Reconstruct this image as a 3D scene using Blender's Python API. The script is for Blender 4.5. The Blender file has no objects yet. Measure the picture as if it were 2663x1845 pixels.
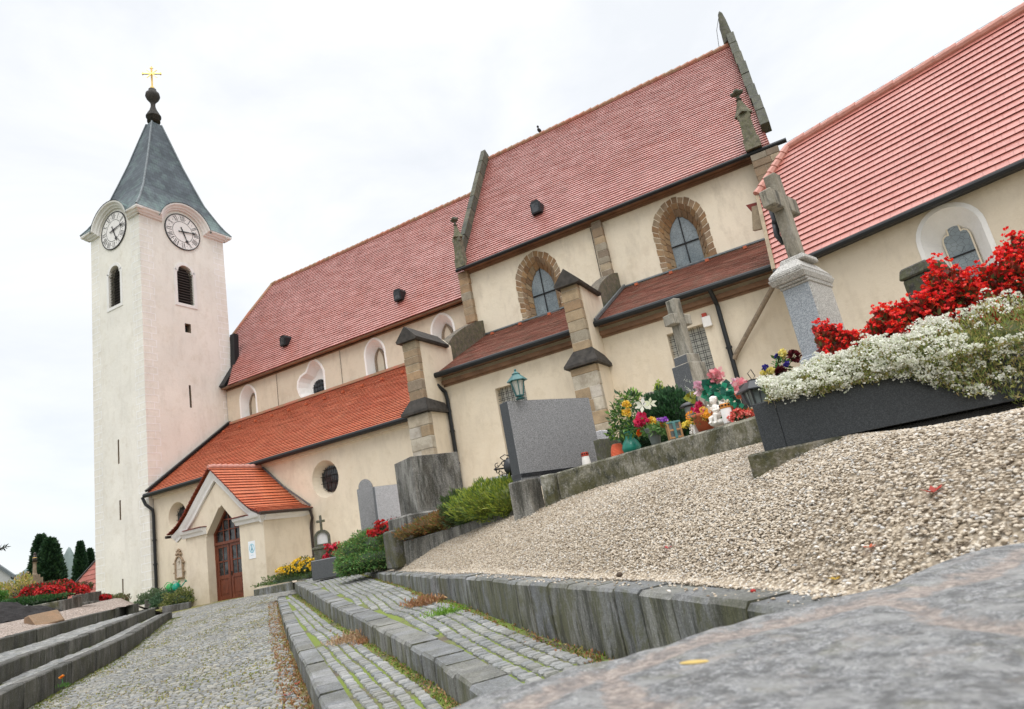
import bpy, math, random
import numpy as np
from mathutils import Vector, Matrix
random.seed(7); rng=np.random.default_rng(7)
S=bpy.context.scene; C=S.collection
# ---------------------------------------------------------------- camera
FPX=1700.0; CX,CY=1331.5,922.5
YAW,PIT,ROL=-0.45008509,0.25950770,-0.18565716
def _rot(yaw,pit,rol):
    cy,sy=math.cos(yaw),math.sin(yaw)
    fwd=np.array([sy*math.cos(pit),cy*math.cos(pit),math.sin(pit)]); right=np.array([cy,-sy,0.]); up=np.cross(right,fwd)
    r2=right*math.cos(rol)+up*math.sin(rol); u2=-right*math.sin(rol)+up*math.cos(rol)
    return np.c_[r2,u2,-fwd]
R=_rot(YAW,PIT,ROL)
cam=bpy.data.cameras.new('camera'); co=bpy.data.objects.new('camera',cam); C.objects.link(co)
m=Matrix([list(R[i])+[0] for i in range(3)]+[[0,0,0,1]]); co.matrix_world=m
cam.sensor_width=36; cam.lens=FPX/2663*36; cam.clip_start=.05; cam.clip_end=6000
cam.dof.use_dof=True; cam.dof.focus_distance=7.0; cam.dof.aperture_fstop=4.5
S.camera=co
# ---------------------------------------------------------------- world, sun, exposure
S.view_settings.view_transform='Standard'; S.view_settings.look='None'; S.view_settings.exposure=0.10; S.view_settings.gamma=1
W=bpy.data.worlds.new('World'); S.world=W; W.use_nodes=True
nt=W.node_tree; nt.nodes.clear(); N=nt.nodes.new; L=nt.links.new
SUN_EL,SUN_AZ=math.radians(48),math.radians(150)   # azimuth clockwise from +Y
def world():
    out=N('ShaderNodeOutputWorld'); bg=N('ShaderNodeBackground'); bg2=N('ShaderNodeBackground'); add=N('ShaderNodeAddShader')
    sky=N('ShaderNodeTexSky'); sky.sky_type='NISHITA'; sky.sun_disc=False; sky.sun_elevation=SUN_EL; sky.sun_rotation=SUN_AZ
    bg.inputs[1].default_value=.03; L(sky.outputs[0],bg.inputs[0])
    tc=N('ShaderNodeTexCoord'); sep=N('ShaderNodeSeparateXYZ'); L(tc.outputs['Generated'],sep.inputs[0])
    # overcast luminance: horizon darker than zenith, modulated by soft cloud noise
    rmp=N('ShaderNodeValToRGB'); e=rmp.color_ramp.elements
    for k,(p_,v) in enumerate([(0,.25),(.5,.262),(.66,.28),(.86,.305),(.945,.9),(1,1.35)]):
        if k>=len(e): e.new(p_)
        e[k].position=p_; e[k].color=(v,v,v,1)
    h01=N('ShaderNodeMapRange'); h01.inputs[1].default_value=-1; h01.inputs[2].default_value=1; L(sep.outputs[2],h01.inputs[0]); L(h01.outputs[0],rmp.inputs[0])
    rm2=N('ShaderNodeMath'); rm2.operation='MULTIPLY'; rm2.inputs[1].default_value=3.2; L(rmp.outputs[0],rm2.inputs[0]); rmp=rm2
    mp=N('ShaderNodeMapping'); mp.inputs[3].default_value=(1.0,1.0,2.4); L(tc.outputs['Generated'],mp.inputs[0])
    no=N('ShaderNodeTexNoise'); no.inputs['Scale'].default_value=2.6; no.inputs['Detail'].default_value=7; no.inputs['Roughness'].default_value=.55; no.inputs['Distortion'].default_value=.4
    L(mp.outputs[0],no.inputs[0])
    cr=N('ShaderNodeMapRange'); cr.inputs[1].default_value=.36; cr.inputs[2].default_value=.6; cr.inputs[3].default_value=.885; cr.inputs[4].default_value=1.0; L(no.outputs[0],cr.inputs[0])
    mul=N('ShaderNodeMath'); mul.operation='MULTIPLY'; L(rmp.outputs[0],mul.inputs[0]); L(cr.outputs[0],mul.inputs[1])
    mix=N('ShaderNodeMix'); mix.data_type='RGBA'; mix.inputs[6].default_value=(.93,.965,1.0,1); mix.inputs[7].default_value=(1,.997,.99,1)
    L(cr.outputs[0],mix.inputs[0])
    m2=N('ShaderNodeMapRange'); m2.inputs[1].default_value=.8; m2.inputs[2].default_value=1.0; L(cr.outputs[0],m2.inputs[0]); L(m2.outputs[0],mix.inputs[0])
    L(mix.outputs[2],bg2.inputs[0]); L(mul.outputs[0],bg2.inputs[1])
    L(bg.outputs[0],add.inputs[0]); L(bg2.outputs[0],add.inputs[1]); L(add.outputs[0],out.inputs[0])
world()
sl=bpy.data.lights.new('sun','SUN'); sl.energy=.9; sl.angle=math.radians(25); sl.color=(1,.95,.88)
so=bpy.data.objects.new('sun',sl); C.objects.link(so)
sd=Vector((math.sin(SUN_AZ)*math.cos(SUN_EL),math.cos(SUN_AZ)*math.cos(SUN_EL),math.sin(SUN_EL)))
so.rotation_euler=sd.to_track_quat('Z','Y').to_euler()
# ---------------------------------------------------------------- survey helpers (photograph measurements -> metres, camera at origin)
def zz(x0,y0,s): return lambda a,b:(x0+a/s,y0+b/s)
zB=zz(380,1150,3.396); zC=zz(540,400,2.6605); zD=zz(1180,100,2.66); zE=zz(200,480,3.8); z4=zz(560,750,2.901); z5=zz(1100,500,2.28)
z6=zz(1500,20,1.994); z7=zz(1900,200,1.995); z8=zz(1500,850,3.191); zH=zz(1240,1000,4.561); z9=zz(700,1150,2.88); zF=zz(600,1400,2.56)
zG=zz(1500,1200,1.981); z3=zz(0,1350,2.88); zP=zz(1850,600,2.66); zA=zz(0,1300,5.32); z1=zz(180,150,2.28); zX=zz(1900,420,3.99)
zM=zz(1700,950,5.76); zN=zz(1580,980,7.68); zK=zz(0,1450,5.486); zQ=zz(800,1250,5.76); z2=zz(200,850,1.9943)
def PP(x,y): return (x/.8652,y/.8652)
def ray(p): return R@np.array([(p[0]-CX),-(p[1]-CY),-FPX])/FPX
def at(p,t): return ray(p)*t
def onX(p,X): d=ray(p); return d*(X/d[0])
def onY(p,Y): d=ray(p); return d*(Y/d[1])
def onZ(p,Z): d=ray(p); return d*(Z/d[2])
def onP(p,a,b): d=ray(p); return d*(a/(d[2]-b*d[1]))
AV=np.array([-.737,.676]); NV=np.array([.676,.737])
def gz(x,y):
    s=.676*x+.737*y-fW3(-.737*x+.676*y)-.24
    z=-.41+.012*(y-4)+.86*(1-math.exp(-s/1.0) if s>0 else 0); lim=.11+.6*math.log1p(math.exp((.05-x)*5))/5
    return -.05*math.log(math.exp(-z/.05)+math.exp(-lim/.05))
def onG(p,dz=0,t0=.6,t1=60):
    d=ray(p); t=t0; prev=None
    while t<t1:
        v=d*t; e=v[2]-(gz(v[0],v[1])+dz)
        if prev is not None and (e<0)!=(prev<0):
            return d*t
        prev=e; t+=.01
    return d*12
def Wd(px,t): return px*t/FPX
# ---------------------------------------------------------------- materials
MAT={}
class NT:
    def __init__(s,name):
        s.m=bpy.data.materials.new(name); s.m.use_nodes=True; s.t=s.m.node_tree
        s.b=s.t.nodes['Principled BSDF']; s.tc=s.n('ShaderNodeTexCoord'); MAT[name]=s.m
    def n(s,k,**kw):
        x=s.t.nodes.new(k)
        for a,v in kw.items():
            if hasattr(x,a): setattr(x,a,v)
            else: x.inputs[a].default_value=v
        return x
    def l(s,a,b): s.t.links.new(a,b)
    def noise(s,scale,detail=4,rough=.55,vec=None,mapping=None,dist=0):
        x=s.n('ShaderNodeTexNoise'); x.inputs['Scale'].default_value=scale; x.inputs['Detail'].default_value=detail; x.inputs['Roughness'].default_value=rough; x.inputs['Distortion'].default_value=dist
        v=vec or s.tc.outputs['Object']
        if mapping:
            mp=s.n('ShaderNodeMapping'); mp.inputs[3].default_value=mapping; s.l(v,mp.inputs[0]); v=mp.outputs[0]
        s.l(v,x.inputs['Vector']); return x.outputs[0]
    def vor(s,scale,feature='F1',vec=None,out=0,rnd=1.0):
        x=s.n('ShaderNodeTexVoronoi'); x.feature=feature; x.inputs['Scale'].default_value=scale; x.inputs['Randomness'].default_value=rnd
        s.l(vec or s.tc.outputs['Object'],x.inputs['Vector']); return x.outputs[out]
    def ramp(s,fac,stops,interp='LINEAR'):
        x=s.n('ShaderNodeValToRGB'); x.color_ramp.interpolation=interp; e=x.color_ramp.elements
        while len(e)<len(stops): e.new(.5)
        for i,(p,c) in enumerate(stops): e[i].position=p; e[i].color=(*c,1) if len(c)==3 else c
        s.l(fac,x.inputs[0]); return x.outputs[0]
    def rng(s,fac,a,b,c,d):
        x=s.n('ShaderNodeMapRange'); x.inputs[1].default_value=a; x.inputs[2].default_value=b; x.inputs[3].default_value=c; x.inputs[4].default_value=d; s.l(fac,x.inputs[0]); return x.outputs[0]
    def mix(s,fac,a,b,mode='MIX'):
        x=s.n('ShaderNodeMix'); x.data_type='RGBA'; x.blend_type=mode
        for i,v in ((0,fac),(6,a),(7,b)):
            if isinstance(v,(int,float)): x.inputs[i].default_value=v
            elif isinstance(v,tuple): x.inputs[i].default_value=(*v,1) if len(v)==3 else v
            else: s.l(v,x.inputs[i])
        return x.outputs[2]
    def math(s,op,a,b=None):
        x=s.n('ShaderNodeMath'); x.operation=op
        for i,v in ((0,a),(1,b)):
            if v is None: continue
            if isinstance(v,(int,float)): x.inputs[i].default_value=v
            else: s.l(v,x.inputs[i])
        return x.outputs[0]
    def col(s,v):
        if isinstance(v,tuple): s.b.inputs['Base Color'].default_value=(*v,1)
        else: s.l(v,s.b.inputs['Base Color'])
    def bump(s,h,strength=.3,dist=.01):
        x=s.n('ShaderNodeBump'); x.inputs['Strength'].default_value=strength; x.inputs['Distance'].default_value=dist; s.l(h,x.inputs['Height']); s.l(x.outputs[0],s.b.inputs['Normal'])
    def rough(s,v):
        if isinstance(v,(int,float)): s.b.inputs['Roughness'].default_value=v
        else: s.l(v,s.b.inputs['Roughness'])
    def attr(s,name='Col'):
        x=s.n('ShaderNodeAttribute'); x.attribute_name=name; return x.outputs[0]
def plain(name,c,rough=.6,metal=0,var=.12,scale=8,bump=0):
    t=NT(name); f=t.noise(scale,5); t.col(t.mix(t.rng(f,.3,.7,0,1),tuple(x*(1-var) for x in c),tuple(min(1,x*(1+var)) for x in c)))
    t.rough(rough); t.b.inputs['Metallic'].default_value=metal
    if bump: t.bump(t.noise(scale*12,4),bump,.005)
    return t.m
def plaster(name,c,stain=(.45,.36,.26),amt=.25):
    t=NT(name); a=t.noise(.55,6,.6); b=t.noise(3.0,6,.65,mapping=(1,1,.35)); g=t.noise(38,5,.7)
    base=t.mix(t.rng(a,.32,.68,0,1),tuple(x*.9 for x in c),tuple(min(1,x*1.04) for x in c))
    base=t.mix(t.math('MULTIPLY',t.rng(b,.5,.8,0,1),amt),base,stain)
    k=t.noise(1.1,7,.7,mapping=(1,1,.12)); base=t.mix(t.rng(k,.55,.8,0,amt*.9),base,tuple(x*.62 for x in c)); h=t.noise(.25,8,.75,dist=1.2); base=t.mix(t.rng(h,.52,.7,0,amt*.8),base,(c[0]*.8,c[1]*.74,c[2]*.66))
    gz_=t.n('ShaderNodeNewGeometry'); sp_=t.n('ShaderNodeSeparateXYZ'); t.l(gz_.outputs['Position'],sp_.inputs[0]); lw=t.math('ADD',t.rng(sp_.outputs[2],-.6,.9,.5,0),t.rng(t.noise(2.2,6,.7),.4,.65,-.25,.25)); base=t.mix(t.math('MINIMUM',t.math('MAXIMUM',lw,0),.5),base,(c[0]*.62,c[1]*.58,c[2]*.5))
    base=t.mix(t.rng(g,.35,.75,0,.16),base,tuple(x*.6 for x in c))
    t.col(base); t.rough(.9); t.bump(t.math('ADD',g,t.math('MULTIPLY',t.noise(6,4),1.5)),.5,.012); return t.m
plaster('plaster_yellow',(.76,.67,.53),(.42,.34,.25),.45); plaster('plaster_white',(.81,.785,.72),(.45,.41,.35),.36); plaster('plaster_cream',(.80,.715,.57),(.42,.35,.27),.5); plaster('plaster_grey_yellow',(.66,.58,.46),(.4,.33,.25),.5); plain('mortar',(.50,.42,.31),.9,0,.15,8,.5)
plaster('trim_white',(.80,.79,.77),(.55,.5,.45),.2); plaster('quoin_line',(.90,.89,.87),(.6,.56,.5),.1); plaster('house_yellow',(.62,.48,.2))
def tiles(name,c1,c2,joint,tw=.18,moss=0,mossc=(.10,.10,.05),streak=(.5,.12,.05),rough=.42,spec=.5,salt=.0):
    t=NT(name); uv=t.tc.outputs['UV']
    br=t.n('ShaderNodeTexBrick'); br.offset=.5; br.inputs['Color1'].default_value=(0,0,0,1); br.inputs['Color2'].default_value=(1,1,1,1); br.inputs['Mortar'].default_value=(.5,.5,.5,1)
    br.inputs['Scale'].default_value=1; br.inputs['Mortar Size'].default_value=.012; br.inputs['Mortar Smooth'].default_value=.2; br.inputs['Brick Width'].default_value=tw; br.inputs['Row Height'].default_value=1.0; br.inputs['Bias'].default_value=0
    t.l(uv,br.inputs['Vector'])
    n1=t.noise(.35,6,.62); n2=t.noise(1.6,5,.6)
    v=t.math('ADD',t.math('MULTIPLY',br.outputs[0],.38),t.rng(n2,.3,.7,-.1,.6))
    base=t.mix(v,c1,c2)
    base=t.mix(t.rng(n1,.5,.72,0,.6),base,streak); base=t.mix(t.rng(t.noise(.8,6,.7,mapping=(1,.6,.6)),.55,.75,0,.35),base,tuple(x*.6 for x in c1))
    if salt: base=t.mix(t.rng(t.noise(9,6,.75),.52,.78,0,salt),base,(.62,.5,.46))
    if moss: base=t.mix(t.rng(t.noise(2.2,7,.7),.45,.7,0,moss),base,mossc)
    base=t.mix(t.math('MULTIPLY',br.outputs[1],.45),base,joint)
    t.col(base); t.rough(rough); t.b.inputs['Specular IOR Level'].default_value=spec
    t.bump(t.math('SUBTRACT',t.noise(25,4,.6),br.outputs[1]),.35,.01); return t.m
tiles('tile_pink',(.40,.135,.11),(.57,.265,.235),(.12,.03,.025),.19,.25,(.13,.09,.06),(.40,.11,.07),.42,.55,.35)
tiles('tile_orange',(.48,.10,.035),(.62,.175,.075),(.12,.02,.01),.19,.22,(.28,.2,.13),(.50,.075,.02),.5,.4,.18)
tiles('tile_brown',(.17,.052,.033),(.28,.10,.066),(.03,.012,.01),.17,.9,(.12,.10,.07),(.24,.075,.04),.7,.2,.4)
tiles('tile_chapel',(.41,.13,.10),(.55,.22,.18),(.30,.09,.07),.235,.0,(.13,.09,.06),(.52,.19,.15),.38,.55,.25)
tiles('tile_house',(.28,.08,.06),(.4,.14,.11),(.1,.03,.02),.3,.4,(.12,.08,.06),(.3,.08,.06),.6,.3,.2)
def edge():
    t=NT('tile_edge'); n=t.noise(3,5); t.col(t.mix(t.rng(n,.35,.65,0,1),(.20,.03,.022),(.10,.022,.016))); t.rough(.8)
edge()
plain('tile_edge_brown',(.15,.055,.036),.9,0,.4,3)
def ridge_m():
    t=NT('ridge_tile'); n=t.noise(1.4,6,.7); t.col(t.mix(t.rng(n,.4,.65,0,1),(.45,.17,.11),(.30,.22,.13))); t.rough(.7); t.bump(t.noise(30,4),.4,.01)
ridge_m()
def slate():
    t=NT('slate'); uv=t.tc.outputs['UV']
    br=t.n('ShaderNodeTexBrick'); br.inputs['Color1'].default_value=(0,0,0,1); br.inputs['Color2'].default_value=(1,1,1,1); br.inputs['Mortar'].default_value=(.5,.5,.5,1)
    br.inputs['Scale'].default_value=1; br.inputs['Mortar Size'].default_value=.012; br.inputs['Brick Width'].default_value=.34; br.inputs['Row Height'].default_value=.24
    t.l(uv,br.inputs['Vector'])
    sep=t.n('ShaderNodeSeparateXYZ'); t.l(t.tc.outputs['Object'],sep.inputs[0])
    v=t.math('ADD',t.math('MULTIPLY',br.outputs[0],.5),t.rng(t.noise(.9,5),.35,.65,0,.5))
    base=t.mix(v,(.033,.045,.056),(.095,.12,.14))
    zf=t.math('ADD',t.rng(sep.outputs[2],20.0,22.4,.85,0),t.rng(t.noise(1.6,5),.4,.6,-.3,.3))
    base=t.mix(t.math('MAXIMUM',t.math('MINIMUM',zf,.75),0),base,(.16,.235,.22))
    base=t.mix(t.math('MULTIPLY',br.outputs[1],.7),base,(.03,.035,.04))
    t.col(base); t.rough(.58); t.b.inputs['Specular IOR Level'].default_value=.3; t.bump(br.outputs[1],-.5,.01)
slate()
def stone_attr(name,grain=60,stain=.4,dark=(.09,.08,.06),rough=.9,moss=0,mossc=(.09,.10,.03),mscale=3,streaks=False,bump=.6,gcol=.18):
    t=NT(name); a=t.attr(); g=t.noise(grain,6,.75); n=t.noise(mscale,7,.7,mapping=(1,1,.3) if streaks else None)
    base=t.mix(t.rng(n,.41,.60,0,stain),a,dark)
    base=t.mix(t.rng(g,.35,.7,gcol,0),base,(.03,.03,.03)); base=t.mix(t.rng(g,.5,.75,0,gcol),base,(.75,.73,.7))
    if moss:
        gn=t.n('ShaderNodeNewGeometry'); sx=t.n('ShaderNodeSeparateXYZ'); t.l(gn.outputs['Normal'],sx.inputs[0]); side_=t.rng(sx.outputs[2],.3,.8,1,.25)
        base=t.mix(t.math('MULTIPLY',t.rng(t.noise(mscale*1.7,8,.75,dist=.5,mapping=(1,1,.45) if streaks else None),.44,.56,0,moss),side_),base,mossc)
        if streaks: base=t.mix(t.math('MULTIPLY',t.rng(t.noise(9,8,.8,mapping=(1,1,.16)),.5,.6,0,.75),side_),base,(.035,.036,.028)); base=t.mix(t.math('MULTIPLY',t.rng(t.noise(7,8,.8,mapping=(1,1,.2)),.57,.68,0,.6),side_),base,(.32,.32,.30))
    t.col(base); t.rough(rough); t.bump(t.math('ADD',g,t.math('MULTIPLY',n,2)),bump,.01); return t.m
stone_attr('sandstone',40,.45,(.16,.12,.075)); stone_attr('step_stone',70,.55,(.075,.078,.07),.85,.75,(.095,.095,.035),2.8,True,1.0,.3)
stone_attr('step_stone_dark',70,.8,(.028,.028,.024),.85,.5,(.055,.055,.028),2.6,True,.9,.3)
stone_attr('cobble',50,.35,(.13,.13,.12),.75,.0,(.12,.13,.04),1.2,False,.6); stone_attr('painted',25,.08,(.3,.3,.3),.6,0,gcol=.04,bump=.15)
stone_attr('mossy_concrete',45,1.0,(.035,.038,.018),.95,.75,(.085,.08,.03),3.2,False,1.0,.4); stone_attr('weathered_concrete',60,.95,(.03,.029,.025),.95,.35,(.09,.08,.055),2.6,True,1.0,.45)
stone_attr('old_cross_stone',40,.6,(.10,.08,.055),.9,.15,(.12,.11,.06),4,True,.6); stone_attr('dark_moss_stone',30,.7,(.03,.03,.025),.9,.5,(.10,.11,.04),5,False,.8)
def granite(name,a,b,c,scale=160,rough=.5):
    t=NT(name); n1=t.vor(scale,out=1); sep=t.n('ShaderNodeSeparateXYZ'); t.l(n1,sep.inputs[0]); n2=t.noise(scale*.4,4,.6)
    base=t.ramp(sep.outputs[0],[(0,a),(.35,b),(.7,c),(1,tuple(min(1,x*1.3) for x in c))],'CONSTANT')
    base=t.mix(t.rng(n2,.35,.65,.0,.4),base,b); t.col(base); t.rough(rough); t.bump(n2,.08,.003); return t.m
granite('granite_grey',(.12,.12,.125),(.25,.25,.255),(.36,.36,.365),170,.4); granite('granite_dark',(.010,.012,.014),(.022,.026,.03),(.05,.055,.06),260,.35)
granite('granite_pillar',(.20,.22,.24),(.30,.33,.36),(.42,.45,.48),150,.6); granite('granite_pillar_rough',(.26,.25,.23),(.42,.405,.38),(.56,.545,.51),130,.8)
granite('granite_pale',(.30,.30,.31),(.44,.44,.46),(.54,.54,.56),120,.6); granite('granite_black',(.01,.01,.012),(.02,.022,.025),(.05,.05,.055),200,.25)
granite('granite_side',(.045,.05,.055),(.075,.08,.085),(.12,.125,.13),200,.35)
def foliage():
    t=NT('foliage'); t.col(t.attr()); t.rough(.6); t.b.inputs['Subsurface Weight'].default_value=0
    tr=t.n('ShaderNodeBsdfTranslucent'); t.l(t.attr(),tr.inputs[0]); mx=t.n('ShaderNodeMixShader'); mx.inputs[0].default_value=.25
    t.l(t.b.outputs[0],mx.inputs[1]); t.l(tr.outputs[0],mx.inputs[2]); t.l(mx.outputs[0],t.t.nodes['Material Output'].inputs[0])
foliage()
def ground_m():
    t=NT('gravel_bed'); v=t.vor(60,out=1); sep=t.n('ShaderNodeSeparateXYZ'); t.l(v,sep.inputs[0]); d=t.vor(60)
    base=t.ramp(sep.outputs[0],[(0,(.22,.175,.13)),(.3,(.42,.345,.25)),(.65,(.54,.465,.36)),(1,(.66,.60,.51))]); base=t.mix(t.rng(d,.3,.75,0,.65),base,(.14,.105,.07)); 
    base=t.mix(t.rng(t.noise(.9,5),.5,.75,0,.25),base,(.3,.23,.15))
    t.col(base); t.rough(.9); t.bump(d,-1.0,.012)
    t=NT('gravel_left'); v=t.vor(34,out=1); sep=t.n('ShaderNodeSeparateXYZ'); t.l(v,sep.inputs[0]); d=t.vor(34)
    base=t.ramp(sep.outputs[0],[(0,(.15,.11,.09)),(.4,(.36,.28,.23)),(1,(.56,.49,.43))]); base=t.mix(t.rng(d,.3,.75,0,.7),base,(.08,.06,.05)); t.col(base); t.rough(.9); t.bump(d,-1.0,.02)
    t=NT('joint_soil'); n=t.noise(14,6,.7); m_=t.noise(1.6,6,.65)
    base=t.mix(t.rng(n,.35,.65,0,1),(.07,.06,.045),(.16,.13,.09)); base=t.mix(t.rng(m_,.35,.5,0,.95),base,(.15,.20,.03)); t.col(base); t.rough(1); t.bump(t.noise(60,5),.6,.01)
    t=NT('joint_sandy'); n=t.noise(10,6,.7); m_=t.noise(.8,6,.65)
    base=t.mix(t.rng(n,.35,.65,0,1),(.13,.11,.07),(.28,.22,.12)); base=t.mix(t.rng(m_,.38,.55,0,.9),base,(.20,.20,.045)); t.col(base); t.rough(1); t.bump(t.noise(60,5),.6,.01)
    t=NT('grassland'); n=t.noise(.06,6,.6); t.col(t.mix(t.rng(n,.4,.6,0,1),(.05,.08,.03),(.09,.10,.04))); t.rough(1)
    t=NT('pebble'); oi=t.n('ShaderNodeObjectInfo'); r=oi.outputs['Random']
    base=t.ramp(r,[(0,(.16,.125,.095)),(.10,(.28,.225,.16)),(.28,(.42,.345,.255)),(.55,(.53,.455,.355)),(.8,(.61,.54,.445)),(.93,(.38,.37,.35)),(1,(.76,.72,.66))]); n=t.noise(40,3)
    t.col(t.mix(t.rng(n,.4,.7,0,.3),base,(.2,.16,.12))); t.rough(.75)
    t=NT('foreground_granite'); n=t.noise(3.1,5,.6,dist=.8); g=t.vor(200,out=1); sep=t.n('ShaderNodeSeparateXYZ'); t.l(g,sep.inputs[0])
    gr=t.ramp(sep.outputs[0],[(0,(.15,.155,.16)),(.5,(.29,.295,.30)),(1,(.46,.46,.455))]); gr=t.mix(t.rng(t.noise(28,5,.7),.4,.6,0,.85),gr,(.11,.112,.11)); gr=t.mix(t.rng(t.noise(11,6,.7),.48,.62,0,.7),gr,(.36,.36,.35)); gr=t.mix(t.rng(t.noise(6,6,.8,dist=1),.55,.7,0,.6),gr,(.40,.35,.31))
    gr=t.mix(t.rng(t.noise(9,5,.6),.58,.72,0,.35),gr,(.27,.26,.15))
    mo=t.mix(t.rng(t.noise(60,5,.8),.4,.6,0,1),(.22,.18,.16),(.52,.44,.38)); mo=t.mix(t.rng(t.noise(20,5,.7),.45,.62,0,.7),mo,(.17,.155,.15))
    t.col(t.mix(t.rng(t.math('ADD',t.attr('Mortar'),t.rng(t.noise(16,6,.75),.3,.7,-.45,.45)),.4,.75,0,.85),gr,mo)); t.rough(.85); t.bump(t.noise(70,6,.8),.9,.01)
    t=NT('hill_wood'); n=t.noise(.05,8,.7); t.col(t.mix(t.rng(n,.4,.6,0,1),(.10,.14,.14),(.17,.21,.20))); t.rough(1)
    t=NT('window_glass'); t.col((.28,.33,.36)); t.rough(.25); t.b.inputs['Specular IOR Level'].default_value=.6
    h=t.vor(9,'DISTANCE_TO_EDGE',t.tc.outputs['Object']); e=t.rng(h,0,.04,1,0); t.col(t.mix(e,t.mix(t.rng(t.noise(2,3),.3,.7,0,1),(.13,.165,.18),(.24,.28,.295)),(.06,.07,.075)))
    t=NT('dark_glass'); t.col(t.mix(t.rng(t.noise(5,3),.4,.6,0,1),(.012,.014,.016),(.06,.065,.07))); t.rough(.12)
    t=NT('wood_door'); n=t.noise(4,5,.6,mapping=(8,8,.7)); t.col(t.mix(t.rng(n,.35,.65,0,1),(.09,.022,.010),(.19,.05,.022))); t.rough(.45)
ground_m()
plain('gutter',(.014,.016,.018),.45,.3); plain('copper_brown',(.045,.033,.028),.4,.4); plain('lead',(.16,.18,.19),.55,.5,.25); plain('black_iron',(.012,.012,.013),.5,.5)
plain('gold',(.9,.62,.2),.3,.9,.05); plain('louver',(.012,.010,.010),.6); plain('louver_slat',(.05,.04,.035),.6); plain('clock_white',(.78,.76,.74),.6,0,.04); plain('clock_black',(.03,.028,.03),.6)
plain('cap_black',(.04,.035,.03),.8,0,.5,6,.5); plain('soil',(.02,.018,.018),1,0,.5,20,.8); plain('terracotta',(.42,.10,.04),.8); plain('vase_green',(.008,.18,.13),.3,0,.2,10); plain('vase_grey',(.13,.15,.14),.7)
plain('white_ceramic',(.80,.77,.72),.5,0,.05); plain('plastic_white',(.80,.78,.75),.3,0,.04); plain('lantern_green',(.03,.13,.13),.45,0,.3); plain('lantern_black',(.035,.037,.042),.35,.2,.15)
plain('frosted',(.55,.55,.5),.3,0,.1); plain('glass_smoky',(.20,.23,.23),.12,0,.3); plain('candle_lid',(.55,.22,.04),.35,.4); plain('lid_red',(.42,.04,.015),.4); plain('teal_metal',(.07,.20,.20),.5); plain('wood_tan',(.42,.22,.09),.6)
plain('bark',(.07,.05,.035),.95,0,.4,10,.8); plain('red_leaf',(.35,.02,.015),.7); plain('paper',(.80,.83,.86),.8,0,.03); plain('print_blue',(.30,.56,.66),.8); plain('can_green',(.03,.33,.07),.35); plain('can_teal',(.0,.27,.17),.35)
plain('coral',(.70,.14,.06),.7,0,.15); plain('tablet_white',(.62,.61,.60),.6); plain('straw_leaf',(.50,.36,.12),.8); plain('raw_brick',(.30,.25,.19),.95,0,.3,14,.8); plain('cross_brown',(.22,.17,.12),.9,0,.3,12,.5); plain('bird_dark',(.03,.03,.035),.8); plain('tablet_stone',(.56,.50,.42),.85,0,.15,10,.4); plain('tablet_frame',(.33,.24,.16),.9,0,.3,12,.5)
plain('house_grey',(.45,.45,.45),.9); plain('soffit',(.22,.125,.075),.9,0,.3,2,.3); plain('wood_dark',(.05,.03,.02),.8); plain('verge_pink',(.54,.25,.20),.6)
M_=MAT
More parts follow.
